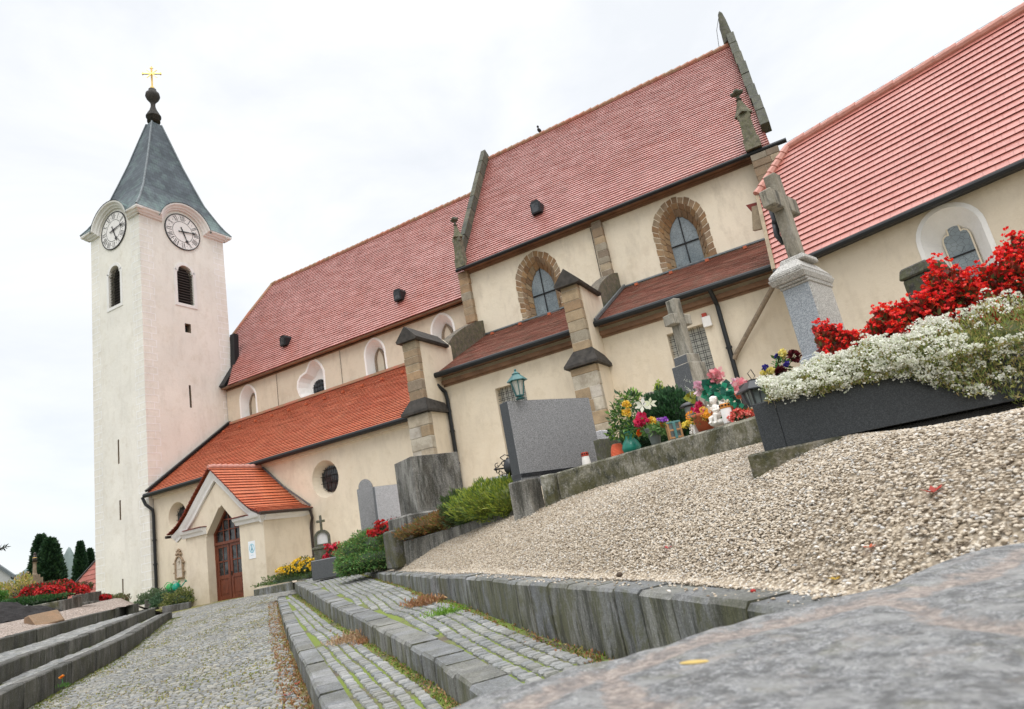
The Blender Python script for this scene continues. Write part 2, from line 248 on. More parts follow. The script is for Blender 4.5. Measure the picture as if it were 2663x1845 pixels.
# ---------------------------------------------------------------- mesh builder
def worldloc(o):
    v=Vector((0,0,0))
    while o is not None: v+=o.location; o=o.parent
    return v
def tag(o,label=None,cat=None,group=None,kind=None):
    for k,v in (('label',label),('category',cat),('group',group),('kind',kind)):
        if v: o[k]=v
    return o
def thing(name,label,cat,loc,group=None):
    o=bpy.data.objects.new(name,None); C.objects.link(o); o.location=Vector([float(x) for x in loc]); o.empty_display_size=.2
    return tag(o,label,cat,group)
DEFC={'sandstone':(.38,.30,.2),'step_stone':(.3,.3,.29),'mossy_concrete':(.34,.32,.25),'weathered_concrete':(.34,.33,.30),'old_cross_stone':(.40,.37,.31),'dark_moss_stone':(.12,.115,.095),'cobble':(.36,.36,.34),'step_stone_dark':(.14,.13,.12)}
class MB:
    def __init__(s): s.v=[];s.f=[];s.uv=[];s.c=[];s.mi=[];s.mc=None;s.cc=(1,1,1);s.m=0
    def add(s,vs,fs,uv=None,col=None,m=None):
        b=len(s.v); s.v+= [tuple(float(q) for q in v) for v in vs]
        for i,f in enumerate(fs):
            s.f.append([b+k for k in f]); s.c.append(col or s.cc); s.mi.append(s.m if m is None else m); s.uv.append([uv[k] for k in f] if uv else None)
    def box(s,x0,x1,y0,y1,z0,z1,col=None,m=None):
        vs=[(x,y,z) for z in (z0,z1) for x,y in ((x0,y0),(x1,y0),(x1,y1),(x0,y1))]
        s.add(vs,[(3,2,1,0),(4,5,6,7),(0,1,5,4),(1,2,6,5),(2,3,7,6),(3,0,4,7)],col=col,m=m)
    def obox(s,c,u,w,h,l=None,col=None,top=None,m=None,up=(0,0,1)):
        """oriented box: c base centre, u horizontal unit dir, sizes w along u, l across, h up; top scale optional"""
        u=np.array([u[0],u[1],u[2] if len(u)>2 else 0.]); u/=np.linalg.norm(u); up=np.array(up,float); n=np.cross(up,u); c=np.array(c,float); l=w if l is None else l; k=top or 1
        vs=[c+u*a*w/2+n*b*l/2 for a,b in ((-1,-1),(1,-1),(1,1),(-1,1))]+[c+up*h+u*a*w/2*k+n*b*l/2*k for a,b in ((-1,-1),(1,-1),(1,1),(-1,1))]
        s.add(vs,[(3,2,1,0),(4,5,6,7),(0,1,5,4),(1,2,6,5),(2,3,7,6),(3,0,4,7)],col=col,m=m)
    def prism(s,poly,fn0,fn1,col=None,m=None,cap=True):
        """poly list of 2d; fn0/fn1 map (a,b)->xyz for front/back"""
        n=len(poly); vs=[fn0(*p) for p in poly]+[fn1(*p) for p in poly]
        fs=[(i,(i+1)%n,n+(i+1)%n,n+i) for i in range(n)]
        if cap: fs+=[tuple(range(n))[::-1],tuple(range(n,2*n))]
        s.add(vs,fs,col=col,m=m)
    def bar(s,a,b,w,h=None,col=None,m=None,up=(0,0,1)):
        a=np.array(a,float);b=np.array(b,float);d=b-a;L_=np.linalg.norm(d)
        if L_<1e-6: return
        d/=L_;up=np.array(up,float)
        if abs(d@up)>.98: up=np.array([0,1.,0])
        r=np.cross(d,up);r/=np.linalg.norm(r);q=np.cross(r,d);h=h or w
        vs=[p+r*i*w/2+q*j*h/2 for p in (a,b) for i,j in ((-1,-1),(1,-1),(1,1),(-1,1))]
        s.add(vs,[(0,1,2,3),(7,6,5,4),(0,4,5,1),(1,5,6,2),(2,6,7,3),(3,7,4,0)],col=col,m=m)
    def tube(s,pts,r,n=8,col=None,m=None,closed=False):
        pts=[np.array(p,float) for p in pts]; rs=r if isinstance(r,(list,tuple)) else [r]*len(pts); rings=[]; ref=None
        for i,p in enumerate(pts):
            if closed: d=pts[(i+1)%len(pts)]-pts[i-1]
            else: d=pts[min(i+1,len(pts)-1)]-pts[max(i-1,0)]
            d=d/max(np.linalg.norm(d),1e-9)
            if ref is None: ref=np.array([0,0,1.]) if abs(d[2])<.9 else np.array([1.,0,0])
            a=np.cross(d,ref); a/=max(np.linalg.norm(a),1e-9); ref=np.cross(a,d); rings.append([p+rs[i]*(a*math.cos(t)+ref*math.sin(t)) for t in [2*math.pi*k/n for k in range(n)]])
        vs=[v for q in rings for v in q]; fs=[]
        K=len(pts)
        for i in range(K if closed else K-1):
            j=(i+1)%K
            for k in range(n): fs.append((i*n+k,i*n+(k+1)%n,j*n+(k+1)%n,j*n+k))
        if not closed: fs+=[tuple(range(n))[::-1],tuple((K-1)*n+k for k in range(n))]
        s.add(vs,fs,col=col,m=m)
    def lathe(s,c,prof,n=20,col=None,m=None,axis=(0,0,1),sq=None):
        """prof: list of (r,h)"""
        ax=np.array(axis,float); ax/=np.linalg.norm(ax); a=np.cross(ax,(0,0,1) if abs(ax[2])<.9 else (1,0,0)); a/=np.linalg.norm(a); b=np.cross(ax,a); c=np.array(c,float)
        vs=[c+ax*h+r*(a*math.cos(t)+b*math.sin(t)) for r,h in prof for t in [2*math.pi*k/n for k in range(n)]]
        fs=[(i*n+k,i*n+(k+1)%n,(i+1)*n+(k+1)%n,(i+1)*n+k) for i in range(len(prof)-1) for k in range(n)]
        fs+=[tuple(range(n))[::-1],tuple((len(prof)-1)*n+k for k in range(n))]
        s.add(vs,fs,col=col,m=m)
    def ell(s,c,r,n=10,rot=None,col=None,m=None):
        c=np.array(c,float); r=np.array(r if hasattr(r,'__len__') else (r,r,r),float); vs=[];fs=[]
        for i in range(n+1):
            ph=math.pi*i/n
            for k in range(n*2):
                th=math.pi*k/n; v=np.array([math.sin(ph)*math.cos(th),math.sin(ph)*math.sin(th),math.cos(ph)])*r
                if rot is not None: v=rot@v
                vs.append(c+v)
        for i in range(n):
            for k in range(n*2): fs.append((i*2*n+k,(i+1)*2*n+k,(i+1)*2*n+(k+1)%(2*n),i*2*n+(k+1)%(2*n)))
        s.add(vs,fs,col=col,m=m)
    def build(s,name,mat,parent=None,smooth=False,bevel=0,segs=1,loc=None):
        me=bpy.data.meshes.new(name); mats=mat if isinstance(mat,(list,tuple)) else [mat]
        off=worldloc(parent) if parent is not None else Vector([float(q) for q in (loc if loc is not None else (0,0,0))])
        V=np.array(s.v,float)-np.array(off); me.from_pydata(V.tolist(),[],s.f)
        for q in mats: me.materials.append(M_[q])
        me.polygons.foreach_set('material_index',s.mi); me.polygons.foreach_set('use_smooth',[smooth]*len(s.f))
        if mats[0] in DEFC: s.c=[DEFC[mats[0]] if tuple(q)==(1,1,1) else q for q in s.c]
        ca=me.color_attributes.new('Col','FLOAT_COLOR','CORNER'); arr=np.ones((len(me.loops),4),np.float32); k=0
        cnt=np.array([len(f) for f in s.f]); arr[:,:3]=np.repeat(np.array(s.c,np.float32).reshape(-1,3),cnt,axis=0); ca.data.foreach_set('color',arr.ravel())
        if any(u is not None for u in s.uv):
            ul=me.uv_layers.new(name='UVMap'); fl=[]
            for f,u in zip(s.f,s.uv):
                for q in range(len(f)): fl+= list(u[q]) if u else [0,0]
            ul.data.foreach_set('uv',fl)
        me.validate(); me.update()
        o=bpy.data.objects.new(name,me); C.objects.link(o)
        if parent is not None: o.parent=parent
        else: o.location=off
        if bevel:
            b=o.modifiers.new('bevel','BEVEL'); b.width=bevel; b.segments=segs; b.limit_method='ANGLE'; b.angle_limit=.6
        return o
def T1(o,label,cat,group=None): return tag(o,label,cat,group)
def boolcut(o,cutters):
    """subtract cutter meshes [(MB,matname)] and bake; cutter material transfers"""
    mods=[];cs=[]
    for cb,mat in cutters:
        me=bpy.data.meshes.new('c'); off=worldloc(o)
        me.from_pydata((np.array(cb.v)-np.array(off)).tolist(),[],cb.f); me.materials.append(M_[mat]); me.update()
        import bmesh
        bm=bmesh.new(); bm.from_mesh(me); bmesh.ops.recalc_face_normals(bm,faces=bm.faces); bm.to_mesh(me); bm.free()
        c=bpy.data.objects.new('c',me); C.objects.link(c); c.location=off; cs.append(c)
        md=o.modifiers.new('b','BOOLEAN'); md.operation='DIFFERENCE'; md.solver='EXACT'; md.object=c
        try: md.material_mode='TRANSFER'
        except Exception: pass
    bpy.context.view_layer.update(); dg=bpy.context.evaluated_depsgraph_get()
    me=bpy.data.meshes.new_from_object(o.evaluated_get(dg)); o.modifiers.clear(); o.data=me
    for c in cs: bpy.data.objects.remove(c,do_unlink=True)
def fixn(o):
    import bmesh
    bm=bmesh.new(); bm.from_mesh(o.data); bmesh.ops.recalc_face_normals(bm,faces=bm.faces); bm.to_mesh(o.data); bm.free()
class Frame:
    """wall frame: a along wall, z up, d outward"""
    def __init__(s,o,u,out): s.o=np.array(o,float); s.u=np.array(u,float); s.n=np.array(out,float)
    def p(s,a,z,d=0): return s.o+s.u*a+s.n*d+np.array([0,0,z])
    def loc(s,px):
        d=ray(px); den=d@s.n; t=(s.o@s.n)/den; v=d*t-s.o; return float(v@s.u),float(v[2])
FS=lambda y: Frame((0,y,0),(1,0,0),(0,-1,0))
FE=lambda x: Frame((x,0,0),(0,1,0),(1,0,0))
def circ(cx,cz,rx,rz=None,n=28): rz=rz or rx; return [(cx+rx*math.cos(2*math.pi*k/n),cz+rz*math.sin(2*math.pi*k/n)) for k in range(n)]
def ogive(cx,zb,w,zs,za,n=9,rnd=0):
    h=w/2; H=za-zs; R_=(h*h+H*H)/(2*h); pts=[(cx-h,zb),(cx+h,zb),(cx+h,zs)]
    a1=math.asin(min(1,H/R_))
    for k in range(1,n+1):
        a=a1*k/n; pts.append((cx+h-R_+R_*math.cos(a),zs+R_*math.sin(a)))
    for k in range(n-1,-1,-1):
        a=a1*k/n; pts.append((cx-h+R_-R_*math.cos(a),zs+R_*math.sin(a)))
    return pts
def offs(poly,d):
    """outward offset of a closed ccw-ish polygon"""
    n=len(poly); A=sum(poly[i][0]*poly[(i+1)%n][1]-poly[(i+1)%n][0]*poly[i][1] for i in range(n)); sg=1 if A>0 else -1; out=[]
    for i in range(n):
        p=np.array(poly[i]);a=np.array(poly[i-1]);b=np.array(poly[(i+1)%n]); e1=p-a;e2=b-p
        n1=np.array([e1[1],-e1[0]])/max(np.linalg.norm(e1),1e-9)*sg; n2=np.array([e2[1],-e2[0]])/max(np.linalg.norm(e2),1e-9)*sg
        q=n1+n2; q/=max(np.linalg.norm(q),1e-9); c=max(.35,q@n1); out.append(tuple(p+q*d/c))
    return out
def cutter(F,outer,inner,depth,over=.05):
    b=MB(); n=len(outer); 
    # splay extended slightly outward so the face is cut clean
    o2=[tuple(np.array(o)+(np.array(o)-np.array(i))*over/depth) for o,i in zip(outer,inner)]
    b.prism(list(range(n)),lambda k:None,lambda k:None) if False else None
    vs=[F.p(a,z,over) for a,z in o2]+[F.p(a,z,-depth) for a,z in inner]
    b.add(vs,[(i,(i+1)%n,n+(i+1)%n,n+i) for i in range(n)]+[tuple(range(n)),tuple(range(n,2*n))[::-1]]); return b
def ring(b,F,inner,outer,d0,d1,m=None,col=None):
    n=len(inner)
    for i in range(n):
        j=(i+1)%n
        vs=[F.p(*inner[i],d0),F.p(*inner[j],d0),F.p(*outer[j],d0),F.p(*outer[i],d0),F.p(*inner[i],d1),F.p(*inner[j],d1),F.p(*outer[j],d1),F.p(*outer[i],d1)]
        b.add(vs,[(4,5,6,7),(0,1,5,4),(2,3,7,6)],m=m,col=col)
def panel(b,F,poly,d,th=.02,m=None,col=None):
    b.prism(poly,lambda a,z:F.p(a,z,d),lambda a,z:F.p(a,z,d-th),m=m,col=col)
def sweep(b,F,path,prof,m=None,closed=False):
    """prof list of (normal offset, outward). path 2d; normal = left of travel"""
    n=len(path); K=len(prof); vs=[]
    for i in range(n):
        p=np.array(path[i]); a=np.array(path[max(i-1,0)]); c=np.array(path[min(i+1,n-1)])
        e1=(p-a) if i>0 else (c-p); e2=(c-p) if i<n-1 else (p-a); n1=np.array([-e1[1],e1[0]])/np.linalg.norm(e1); n2=np.array([-e2[1],e2[0]])/np.linalg.norm(e2)
        q=n1+n2;q/=np.linalg.norm(q);cs=max(.5,q@n1)
        for o_,d in prof: vs.append(F.p(*(p+q*o_/cs),d))
    fs=[(i*K+k,i*K+(k+1)%K,(i+1)*K+(k+1)%K,(i+1)*K+k) for i in range(n-1) for k in range(K)]+[tuple(range(K))[::-1],tuple((n-1)*K+k for k in range(K))]
    b.add(vs,fs,m=m)
def roof(b,E0,u,sv,rows,lo,hi,th=.046,seg=.6,jit=.006,prof=None,vs0=0):
    """courses of plain tiles. E0 eave origin, u unit along eave, sv total slope vector, lo(t)/hi(t) limits along u. mats: 0 tile,1 edge"""
    E0=np.array(E0,float);u=np.array(u,float);sv=np.array(sv,float); nrm=np.cross(u,sv); nrm/=np.linalg.norm(nrm); nrm*= 1 if nrm[2]>0 else -1
    P=prof or (lambda t:E0+sv*t)
    for i in range(rows):
        t0=i/rows;t1=min(1,(i+1.25)/rows); ta=(i+.5)/rows; a0=lo(ta);a1=hi(ta)
        if a1-a0<.05: continue
        K=max(1,int((a1-a0)/seg)); A=P(t0);B=P(t1); vs=[];uv=[]
        for k in range(K+1):
            a=a0+(a1-a0)*k/K; j=random.uniform(-jit,jit)
            lowp=A+u*a+nrm*(th+j); vs+=[A+u*a+nrm*(-.02+j),lowp,B+u*a+nrm*.004]; uv+=[(a,i),(a,i+.02),(a,i+.98)]
        fs=[];ms=[]
        for k in range(K):
            q=3*k
            b.add([vs[q],vs[q+3],vs[q+4],vs[q+1]],[(0,1,2,3)],m=1)
            b.add([vs[q+1],vs[q+4],vs[q+5],vs[q+2]],[(0,1,2,3)],uv=[uv[q+1],uv[q+4],uv[q+5],uv[q+2]],m=0)
        for e in (0,3*K): b.add([vs[e],vs[e+1],vs[e+2]],[(0,1,2)],m=1)
SC=[(.42,.31,.19),(.36,.26,.16),(.30,.21,.13),(.46,.37,.25),(.27,.21,.15),(.38,.25,.14),(.33,.29,.22)]
OC=[(.36,.205,.085),(.30,.16,.065),(.40,.25,.12),(.27,.155,.075),(.33,.22,.13)]
def rc(pal,v=.1): c=random.choice(pal); k=1+random.uniform(-v,v); return tuple(min(1,x*k) for x in c)
# ================================================================ TERRAIN
b=MB(); g=70
def bigz(x,y):
    r=math.hypot(x+15,y-20); return -2.6-max(0,r-60)*.02
xs=[-2500,-900,-400,-200,-100,-60,-40,-25,-10,0,15,40,100,300,900,2500]
vs=[(x,y+20,bigz(x,y+20)) for y in xs for x in xs]; n=len(xs)
b.add(vs,[(i*n+j,i*n+j+1,(i+1)*n+j+1,(i+1)*n+j) for i in range(n-1) for j in range(n-1)]); tag(b.build('ground','grassland'),kind='structure')
def an(a,nn): v=AV*a+NV*nn; return float(v[0]),float(v[1])
def sheet(name,mat,a0,a1,n0,n1,zf,da=.35,dn=.25,ok=None,amp=0):
    b=MB(); As=np.arange(a0,a1+1e-6,da); Ns=np.arange(n0,n1+1e-6,dn); idx={}
    vs=[]
    for i,a in enumerate(As):
        for j,q in enumerate(Ns):
            x,y=an(a,q); vs.append((x,y,zf(x,y)+amp*random.uniform(-1,1)))
    J=len(Ns); fs=[]
    for i in range(len(As)-1):
        for j in range(J-1):
            x,y=an(As[i]+da/2,Ns[j]+dn/2)
            if ok is None or ok(x,y): fs.append((i*J+j,i*J+j+1,(i+1)*J+j+1,(i+1)*J+j))
    b.add(vs,fs); return b.build(name,mat,smooth=True)
# polylines (a -> n) of the walls
def pl(pts):
    pts=sorted(pts)
    def f(a):
        if a<=pts[0][0]: return pts[0][1]
        for (a0,n0),(a1,n1) in zip(pts,pts[1:]):
            if a<=a1: return n0+(n1-n0)*(a-a0)/(a1-a0)
        return pts[-1][1]
    return f
def toan(v): return float(v[:2]@AV),float(v[:2]@NV)
w3=[zG(900,740),zG(510,688),zG(240,655),zG(0,640),zF(2000,300),zF(1660,268),zF(1480,255),zF(1240,247),z9(1220,1010),z9(1010,988),z9(860,985),z9(690,975),z9(600,968),z9(540,985)]
W3=[onP(p,-.46,.012) for p in w3]; 
w2=[zF(1500,918),zF(1350,810),zF(1190,715),zF(1070,648),zF(855,530),zF(690,452),zF(575,380),zF(500,335),zF(425,297)]
W2=[onP(p,-1.02,.0533) for p in w2]
w1=[zF(600,1090),zF(530,935),zF(440,745),zF(370,590),zF(330,470),zF(310,390)]
W1=[onP(p,-1.12,.037) for p in w1]
L3=[onP(z3(*p),-1.10,.0425) for p in [(0,1310),(200,1215),(400,1125),(600,1035),(800,950),(1000,855),(1100,795),(1200,735),(1255,705),(1290,692)]]
L2=[onP(z3(*p),-.80,.0375) for p in [(0,1095),(200,1015),(400,945),(600,882),(800,805),(1000,725),(1100,685),(1165,660)]]
L1=[onP(z3(*p),-.46,.031) for p in [(0,895),(200,845),(400,790),(600,735),(800,685),(950,648),(1040,630)]]
def ext(P,d0,z=0): # extend first point towards the camera side
    q=P[0]+(P[0]-P[1])/np.linalg.norm(P[0]-P[1])*d0; return [q]+P
W3=ext(W3,1.2); W2=ext(W2,1.6); W1=ext(W1,2.2); L3=ext(L3,3.5); L2=ext(L2,4); L1=ext(L1,4.5)
fW3=pl([toan(v) for v in W3]); fW2=pl([toan(v) for v in W2]); fW1=pl([toan(v) for v in W1]); fL3=pl([toan(v) for v in L3]); fL2=pl([toan(v) for v in L2]); fL1=pl([toan(v) for v in L1])
def zpath(x,y):
    n_=.676*x+.737*y; return -1.45+.052*min(y,18.5)+.03*max(-4.2,min(0,n_))*max(0,min(1,(15-y)/6))
zt1=lambda x,y:-1.13+.037*y; zt2=lambda x,y:-1.03+.0533*y; zg=gz
zl2=lambda x,y:-1.12+.0425*y; zl1=lambda x,y:-.81+.0375*y; zl0=lambda x,y:-.47+.031*y+.2*max(0,min(1.2,fL1(-.737*x+.676*y)-.676*x-.737*y-.25))
tag(sheet('path','joint_sandy',-2,40,-16,3.0,lambda x,y:zpath(x,y)-.012,.5,.4),kind='structure')
A_=lambda x,y:-.737*x+.676*y; B_=lambda x,y:.676*x+.737*y
aW3=toan(W3[-1])[0]; aW2=toan(W2[-1])[0]; aW1=toan(W1[-1])[0]; aL3=toan(L3[-1])[0]; aL2=toan(L2[-1])[0]; aL1=toan(L1[-1])[0]
tag(sheet('terrace','joint_soil',1,aW1,-.4,2,lambda x,y:zt1(x,y)-.012,.3,.06,lambda x,y:B_(x,y)>fW1(A_(x,y))+.05 and B_(x,y)<fW2(A_(x,y))+.12),kind='structure')
tag(sheet('terrace','joint_soil',1,aW2+.6,0,2.4,lambda x,y:zt2(x,y)-.012,.3,.06,lambda x,y:B_(x,y)>fW2(A_(x,y))+.05 and B_(x,y)<fW3(A_(x,y))+.12),kind='structure')
tag(sheet('grave_terrace','joint_soil',0,aL3+.5,-9,-2.5,lambda x,y:zl2(x,y)-.012,.3,.1,lambda x,y:B_(x,y)<fL3(A_(x,y))-.05 and B_(x,y)>fL2(A_(x,y))-.12),kind='structure')
tag(sheet('grave_terrace','joint_soil',0,aL2+.5,-10,-2.5,lambda x,y:zl1(x,y)-.012,.3,.1,lambda x,y:B_(x,y)<fL2(A_(x,y))-.05 and B_(x,y)>fL1(A_(x,y))-.12),kind='structure')
def zlf(x,y):
    a,n_=-.737*x+.676*y,.676*x+.737*y
    if a<aL1: return zl0(x,y)
    nb=fL1(aL1)-.15-(a-aL1)*.25; return max(zpath(x,y)-.05,zl0(x,y)-.5*max(0,n_-nb))
tag(sheet('grave_field','gravel_left',0,aL1+9,-22,-3.5,zlf,.4,.2,lambda x,y:B_(x,y)<fL1(A_(x,y))-.1 or A_(x,y)>aL1 and B_(x,y)<(fL2(A_(x,y))-.1 if A_(x,y)<aL2 else -3.6) and y<19,.006),kind='structure')
def zgr(x,y): return gz(x,y)-.012
def gsheet():
    b=MB(); As=np.arange(-6,34.01,.3); Ks=np.concatenate([np.arange(0,3,.12),np.arange(3,15,.5)]); vs=[];ok=[]
    for a in As:
        n0=fW3(a)+.20 if a<aW3 else max(.35,fW3(a)+.2-(a-aW3)*1.6)
        for k in Ks: x,y=an(a,n0+k); vs.append((x,y,zgr(x,y)+random.uniform(-.003,.003)))
    J=len(Ks); fs=[(i*J+j,i*J+j+1,(i+1)*J+j+1,(i+1)*J+j) for i in range(len(As)-1) for j in range(J-1) if vs[i*J+j][1]<19.6]
    b.add(vs,fs); return b.build('gravel_slope','gravel_bed',smooth=True)
tag(gsheet(),kind='structure')
# cobbles ---------------------------------------------------------
def cobbles_across(name,a0,a1,nf0,nf1,zf,sa,sn,pal,curve,h=.03,gap=.0095,skip=None):
    V=[];F=[];Cc=[]; nr=int((a1-a0)/sa)
    for i in range(nr):
        ab=a0+(i+.5)*sa; nn=min(nf0(ab),-7.6)+random.random()*sn; big=(i%27==13); 
        while nn<1.2:
            w=sn*random.uniform(.65,1.4)*(1.9 if big else 1); nc=nn+w/2; nn+=w; ac=ab+curve(nc)+random.uniform(-.006,.006)
            if nc<nf0(ac)+.03 or nc>nf1(ac)-.03: continue
            x,y=an(ac,nc)
            if y>17.35 and x>-24.3 or y>18.6 or x<-29 and y>18.3: continue
            hw=sa/2-gap*random.uniform(.4,1.3); hn=w/2-gap*random.uniform(.4,1.5); z=zf(x,y); dz=random.uniform(-.004,.005); th=random.uniform(-.07,.07); ct,st=math.cos(th),math.sin(th)
            U=AV*ct+NV*st; Vv=-AV*st+NV*ct; base=len(V); ring_=[(-1,-.72),(-.72,-1),(.72,-1),(1,-.72),(1,.72),(.72,1),(-.72,1),(-1,.72)]
            for sc,zz_ in ((1,-h),(1,-.004+dz),(.80,.006+dz)):
                for p,q in ring_:
                    k=1+random.uniform(-.1,.1); P_=np.array([x,y])+U*p*hw*sc*k+Vv*q*hn*sc*k; V.append((P_[0],P_[1],z+zz_+random.uniform(-.0015,.0015)))
            for r in (0,1):
                for k in range(8): F.append((base+r*8+k,base+r*8+(k+1)%8,base+r*8+8+(k+1)%8,base+r*8+8+k))
            F.append(tuple(base+16+k for k in range(8))); Cc+=[rc(pal if not big else [(.27,.28,.28),(.24,.25,.25)],.18)]*17
    b=MB(); b.v=V; b.f=F; b.c=Cc; b.uv=[None]*len(F); b.mi=[0]*len(F); return b.build(name,'cobble')
def cobbles(name,a0,a1,nf0,nf1,zf,sa,sn,pal,rot=False,curve=None,h=.03,gap=.008,skew=0):
    V=[];F=[];Cc=[]
    nmax=max(nf1(a) for a in np.arange(a0,a1,.5)); nmin=min(nf0(a) for a in np.arange(a0,a1,.5)); rows=int((nmax-nmin)/sn)
    for j in range(rows+1):
        nn=nmin+(j+.5)*sn; a=a0+random.random()*sa
        while a<a1:
            w=sa*random.uniform(.72,1.3); ac=a+w/2; a+=w; na=nn+(curve(ac) if curve else 0)
            if na<nf0(ac)+sn*.4 or na>nf1(ac)-sn*.4: continue
            x,y=an(ac,na)
            if y>17.35 and x>-24.3 or y>18.6 or x<-29 and y>18.3: continue
            hw=w/2-gap*random.uniform(.5,1.4); hn=sn/2-gap*random.uniform(.6,1.5); z=zf(x,y); dz=random.uniform(-.004,.005); th=random.uniform(-.09,.09)+skew; ct,st=math.cos(th),math.sin(th)
            U=AV*ct+NV*st; Vv=-AV*st+NV*ct; base=len(V); 
            ring_=[(-1,-.72),(-.72,-1),(.72,-1),(1,-.72),(1,.72),(.72,1),(-.72,1),(-1,.72)]
            for sc,zz_ in ((1,-h),(1,-.003+dz),(.80,.008+dz)):
                for p,q in ring_:
                    k=1+random.uniform(-.09,.09); P_=np.array([x,y])+U*p*hw*sc*k+Vv*q*hn*sc*k; V.append((P_[0],P_[1],z+zz_+random.uniform(-.0015,.0015)))
            for r in (0,1):
                for k in range(8): F.append((base+r*8+k,base+r*8+(k+1)%8,base+r*8+8+(k+1)%8,base+r*8+8+k))
            F.append(tuple(base+16+k for k in range(8))[::-1] if False else tuple(base+16+k for k in range(8))); Cc+=[rc(pal,.16)]*17
    b=MB(); b.v=V; b.f=F; b.c=Cc; b.uv=[None]*len(F); b.mi=[0]*len(F); return b.build(name,'cobble')
PALP=[(.29,.285,.26),(.34,.335,.31),(.23,.235,.225),(.37,.355,.30),(.30,.285,.235),(.26,.27,.27),(.20,.20,.19)]
PALT=[(.29,.295,.29),(.34,.34,.325),(.23,.24,.24),(.27,.27,.245)]
PATHC=cobbles_across('cobbled_path',2.5,27.5,lambda a:fL3(a) if a<aL3 else -7.6,lambda a:(fW1(a)-.02 if a<aW1 else .9),zpath,.078,.088,PALP,lambda n:.10*math.cos((n+2)*.75))
tag(PATHC,kind='structure')
tag(cobbles('terrace_cobbles',2,aW1,lambda a:fW1(a)+.20,lambda a:fW2(a),zt1,.10,.115,PALT,curve=lambda a:fW2(a)-fW2(6)+.006*math.sin(a*4),gap=.013),kind='structure')
tag(cobbles('terrace_cobbles',2,aW2+.4,lambda a:fW2(a)+.24,lambda a:fW3(a),zt2,.10,.115,PALT,curve=lambda a:fW3(a)-fW3(6)+.006*math.sin(a*4),gap=.011),kind='structure')
tag(cobbles('terrace_cobbles',2,aL3,lambda a:fL2(a),lambda a:fL3(a)-.2,zl2,.12,.11,PALT),kind='structure')
tag(cobbles('terrace_cobbles',2,aL2,lambda a:fL1(a),lambda a:fL2(a)-.2,zl1,.12,.11,PALT),kind='structure')
# retaining / step walls ----------------------------------------------
def stepwall(name,pts,side,width,hf,mat,pal,label,block=(.28,.55),tex=0,endcap=True):
    """pts top outer edge; side=+1 means body lies towards +N"""
    pts=[np.array(p,float) for p in pts]; L_=[0]
    for p,q in zip(pts,pts[1:]): L_.append(L_[-1]+np.linalg.norm(q-p))
    def P(s):
        for i in range(len(pts)-1):
            if s<=L_[i+1]: t=(s-L_[i])/(L_[i+1]-L_[i]); return pts[i]*(1-t)+pts[i+1]*t
        return pts[-1]
    def Nn(s):
        a=P(max(0,s-.15)); c=P(min(L_[-1],s+.15)); d=(c-a)[:2]; d/=np.linalg.norm(d); n_=np.array([-d[1],d[0]]); return n_*(1 if (n_@NV)*side>0 else -1)
    b=MB(); s=0
    while s<L_[-1]-.05:
        e=min(L_[-1],s+random.uniform(*block)*(1.0)); 
        if L_[-1]-e<.12: e=L_[-1]
        K=max(1,int((e-s)/.2)); col=rc(pal,.14); off=random.uniform(-.009,.009); dz=random.uniform(-.007,.007); g_=.007; prev=None; secs=[]
        for k in range(K+1):
            q=s+g_+(e-s-2*g_)*k/K; p=P(q); n_=Nn(q); h=hf(q/L_[-1])
            j=[random.uniform(-.006,.006) for _ in range(4)]
            def v(o,z): return (p[0]+n_[0]*o,p[1]+n_[1]*o,p[2]+dz+z)
            secs.append([v(off+j[0]+.012,-h),v(off+j[1],-h*.5),v(off+j[2],-.022),v(off+.02,j[3]*.6),v(width,j[0]*.5),v(width,-h)])
        vs=[x for q in secs for x in q]; M6=6
        fs=[(i*M6+k,i*M6+(k+1)%M6,(i+1)*M6+(k+1)%M6,(i+1)*M6+k) for i in range(K) for k in range(M6)]+[tuple(range(M6)),tuple(K*M6+k for k in range(M6))]
        b.add(vs,fs,col=col); s=e
    o=b.build(name,mat); fixn(o); return tag(o,label,'step wall' if 'step' in name else 'wall')
PG=[(.26,.27,.28),(.31,.315,.32),(.22,.23,.24),(.26,.26,.24)]; PD=[(.13,.125,.11),(.17,.165,.15),(.10,.10,.09)]
stepwall('retaining_wall',W3,1,.30,lambda t:.55-.2*t,'step_stone',PG,'tall mossy granite block wall holding back the gravel, uppermost of the right hand steps',(.22,.5))
stepwall('step_wall',W2,1,.25,lambda t:.50-.25*t,'step_stone',PG,'grey granite step between the two moss jointed cobble treads right of the path',(.2,.45))
stepwall('step_wall',W1,1,.20,lambda t:.38-.2*t,'step_stone',PG,'lowest grey granite step edging the right side of the cobbled path',(.25,.5))
stepwall('step_wall',L3,-1,.22,lambda t:.42-.1*t,'step_stone_dark',PD,'lowest dark stone step along the left side of the path, with rounded end',(.5,.9))
stepwall('step_wall',L2,-1,.22,lambda t:.42,'step_stone_dark',PD,'middle dark stone step left of the cobbled path',(.5,.9))
stepwall('step_wall',L1,-1,.22,lambda t:.5,'step_stone_dark',PD,'uppermost dark stone step below the left graves with a blunt end',(.6,1.1))
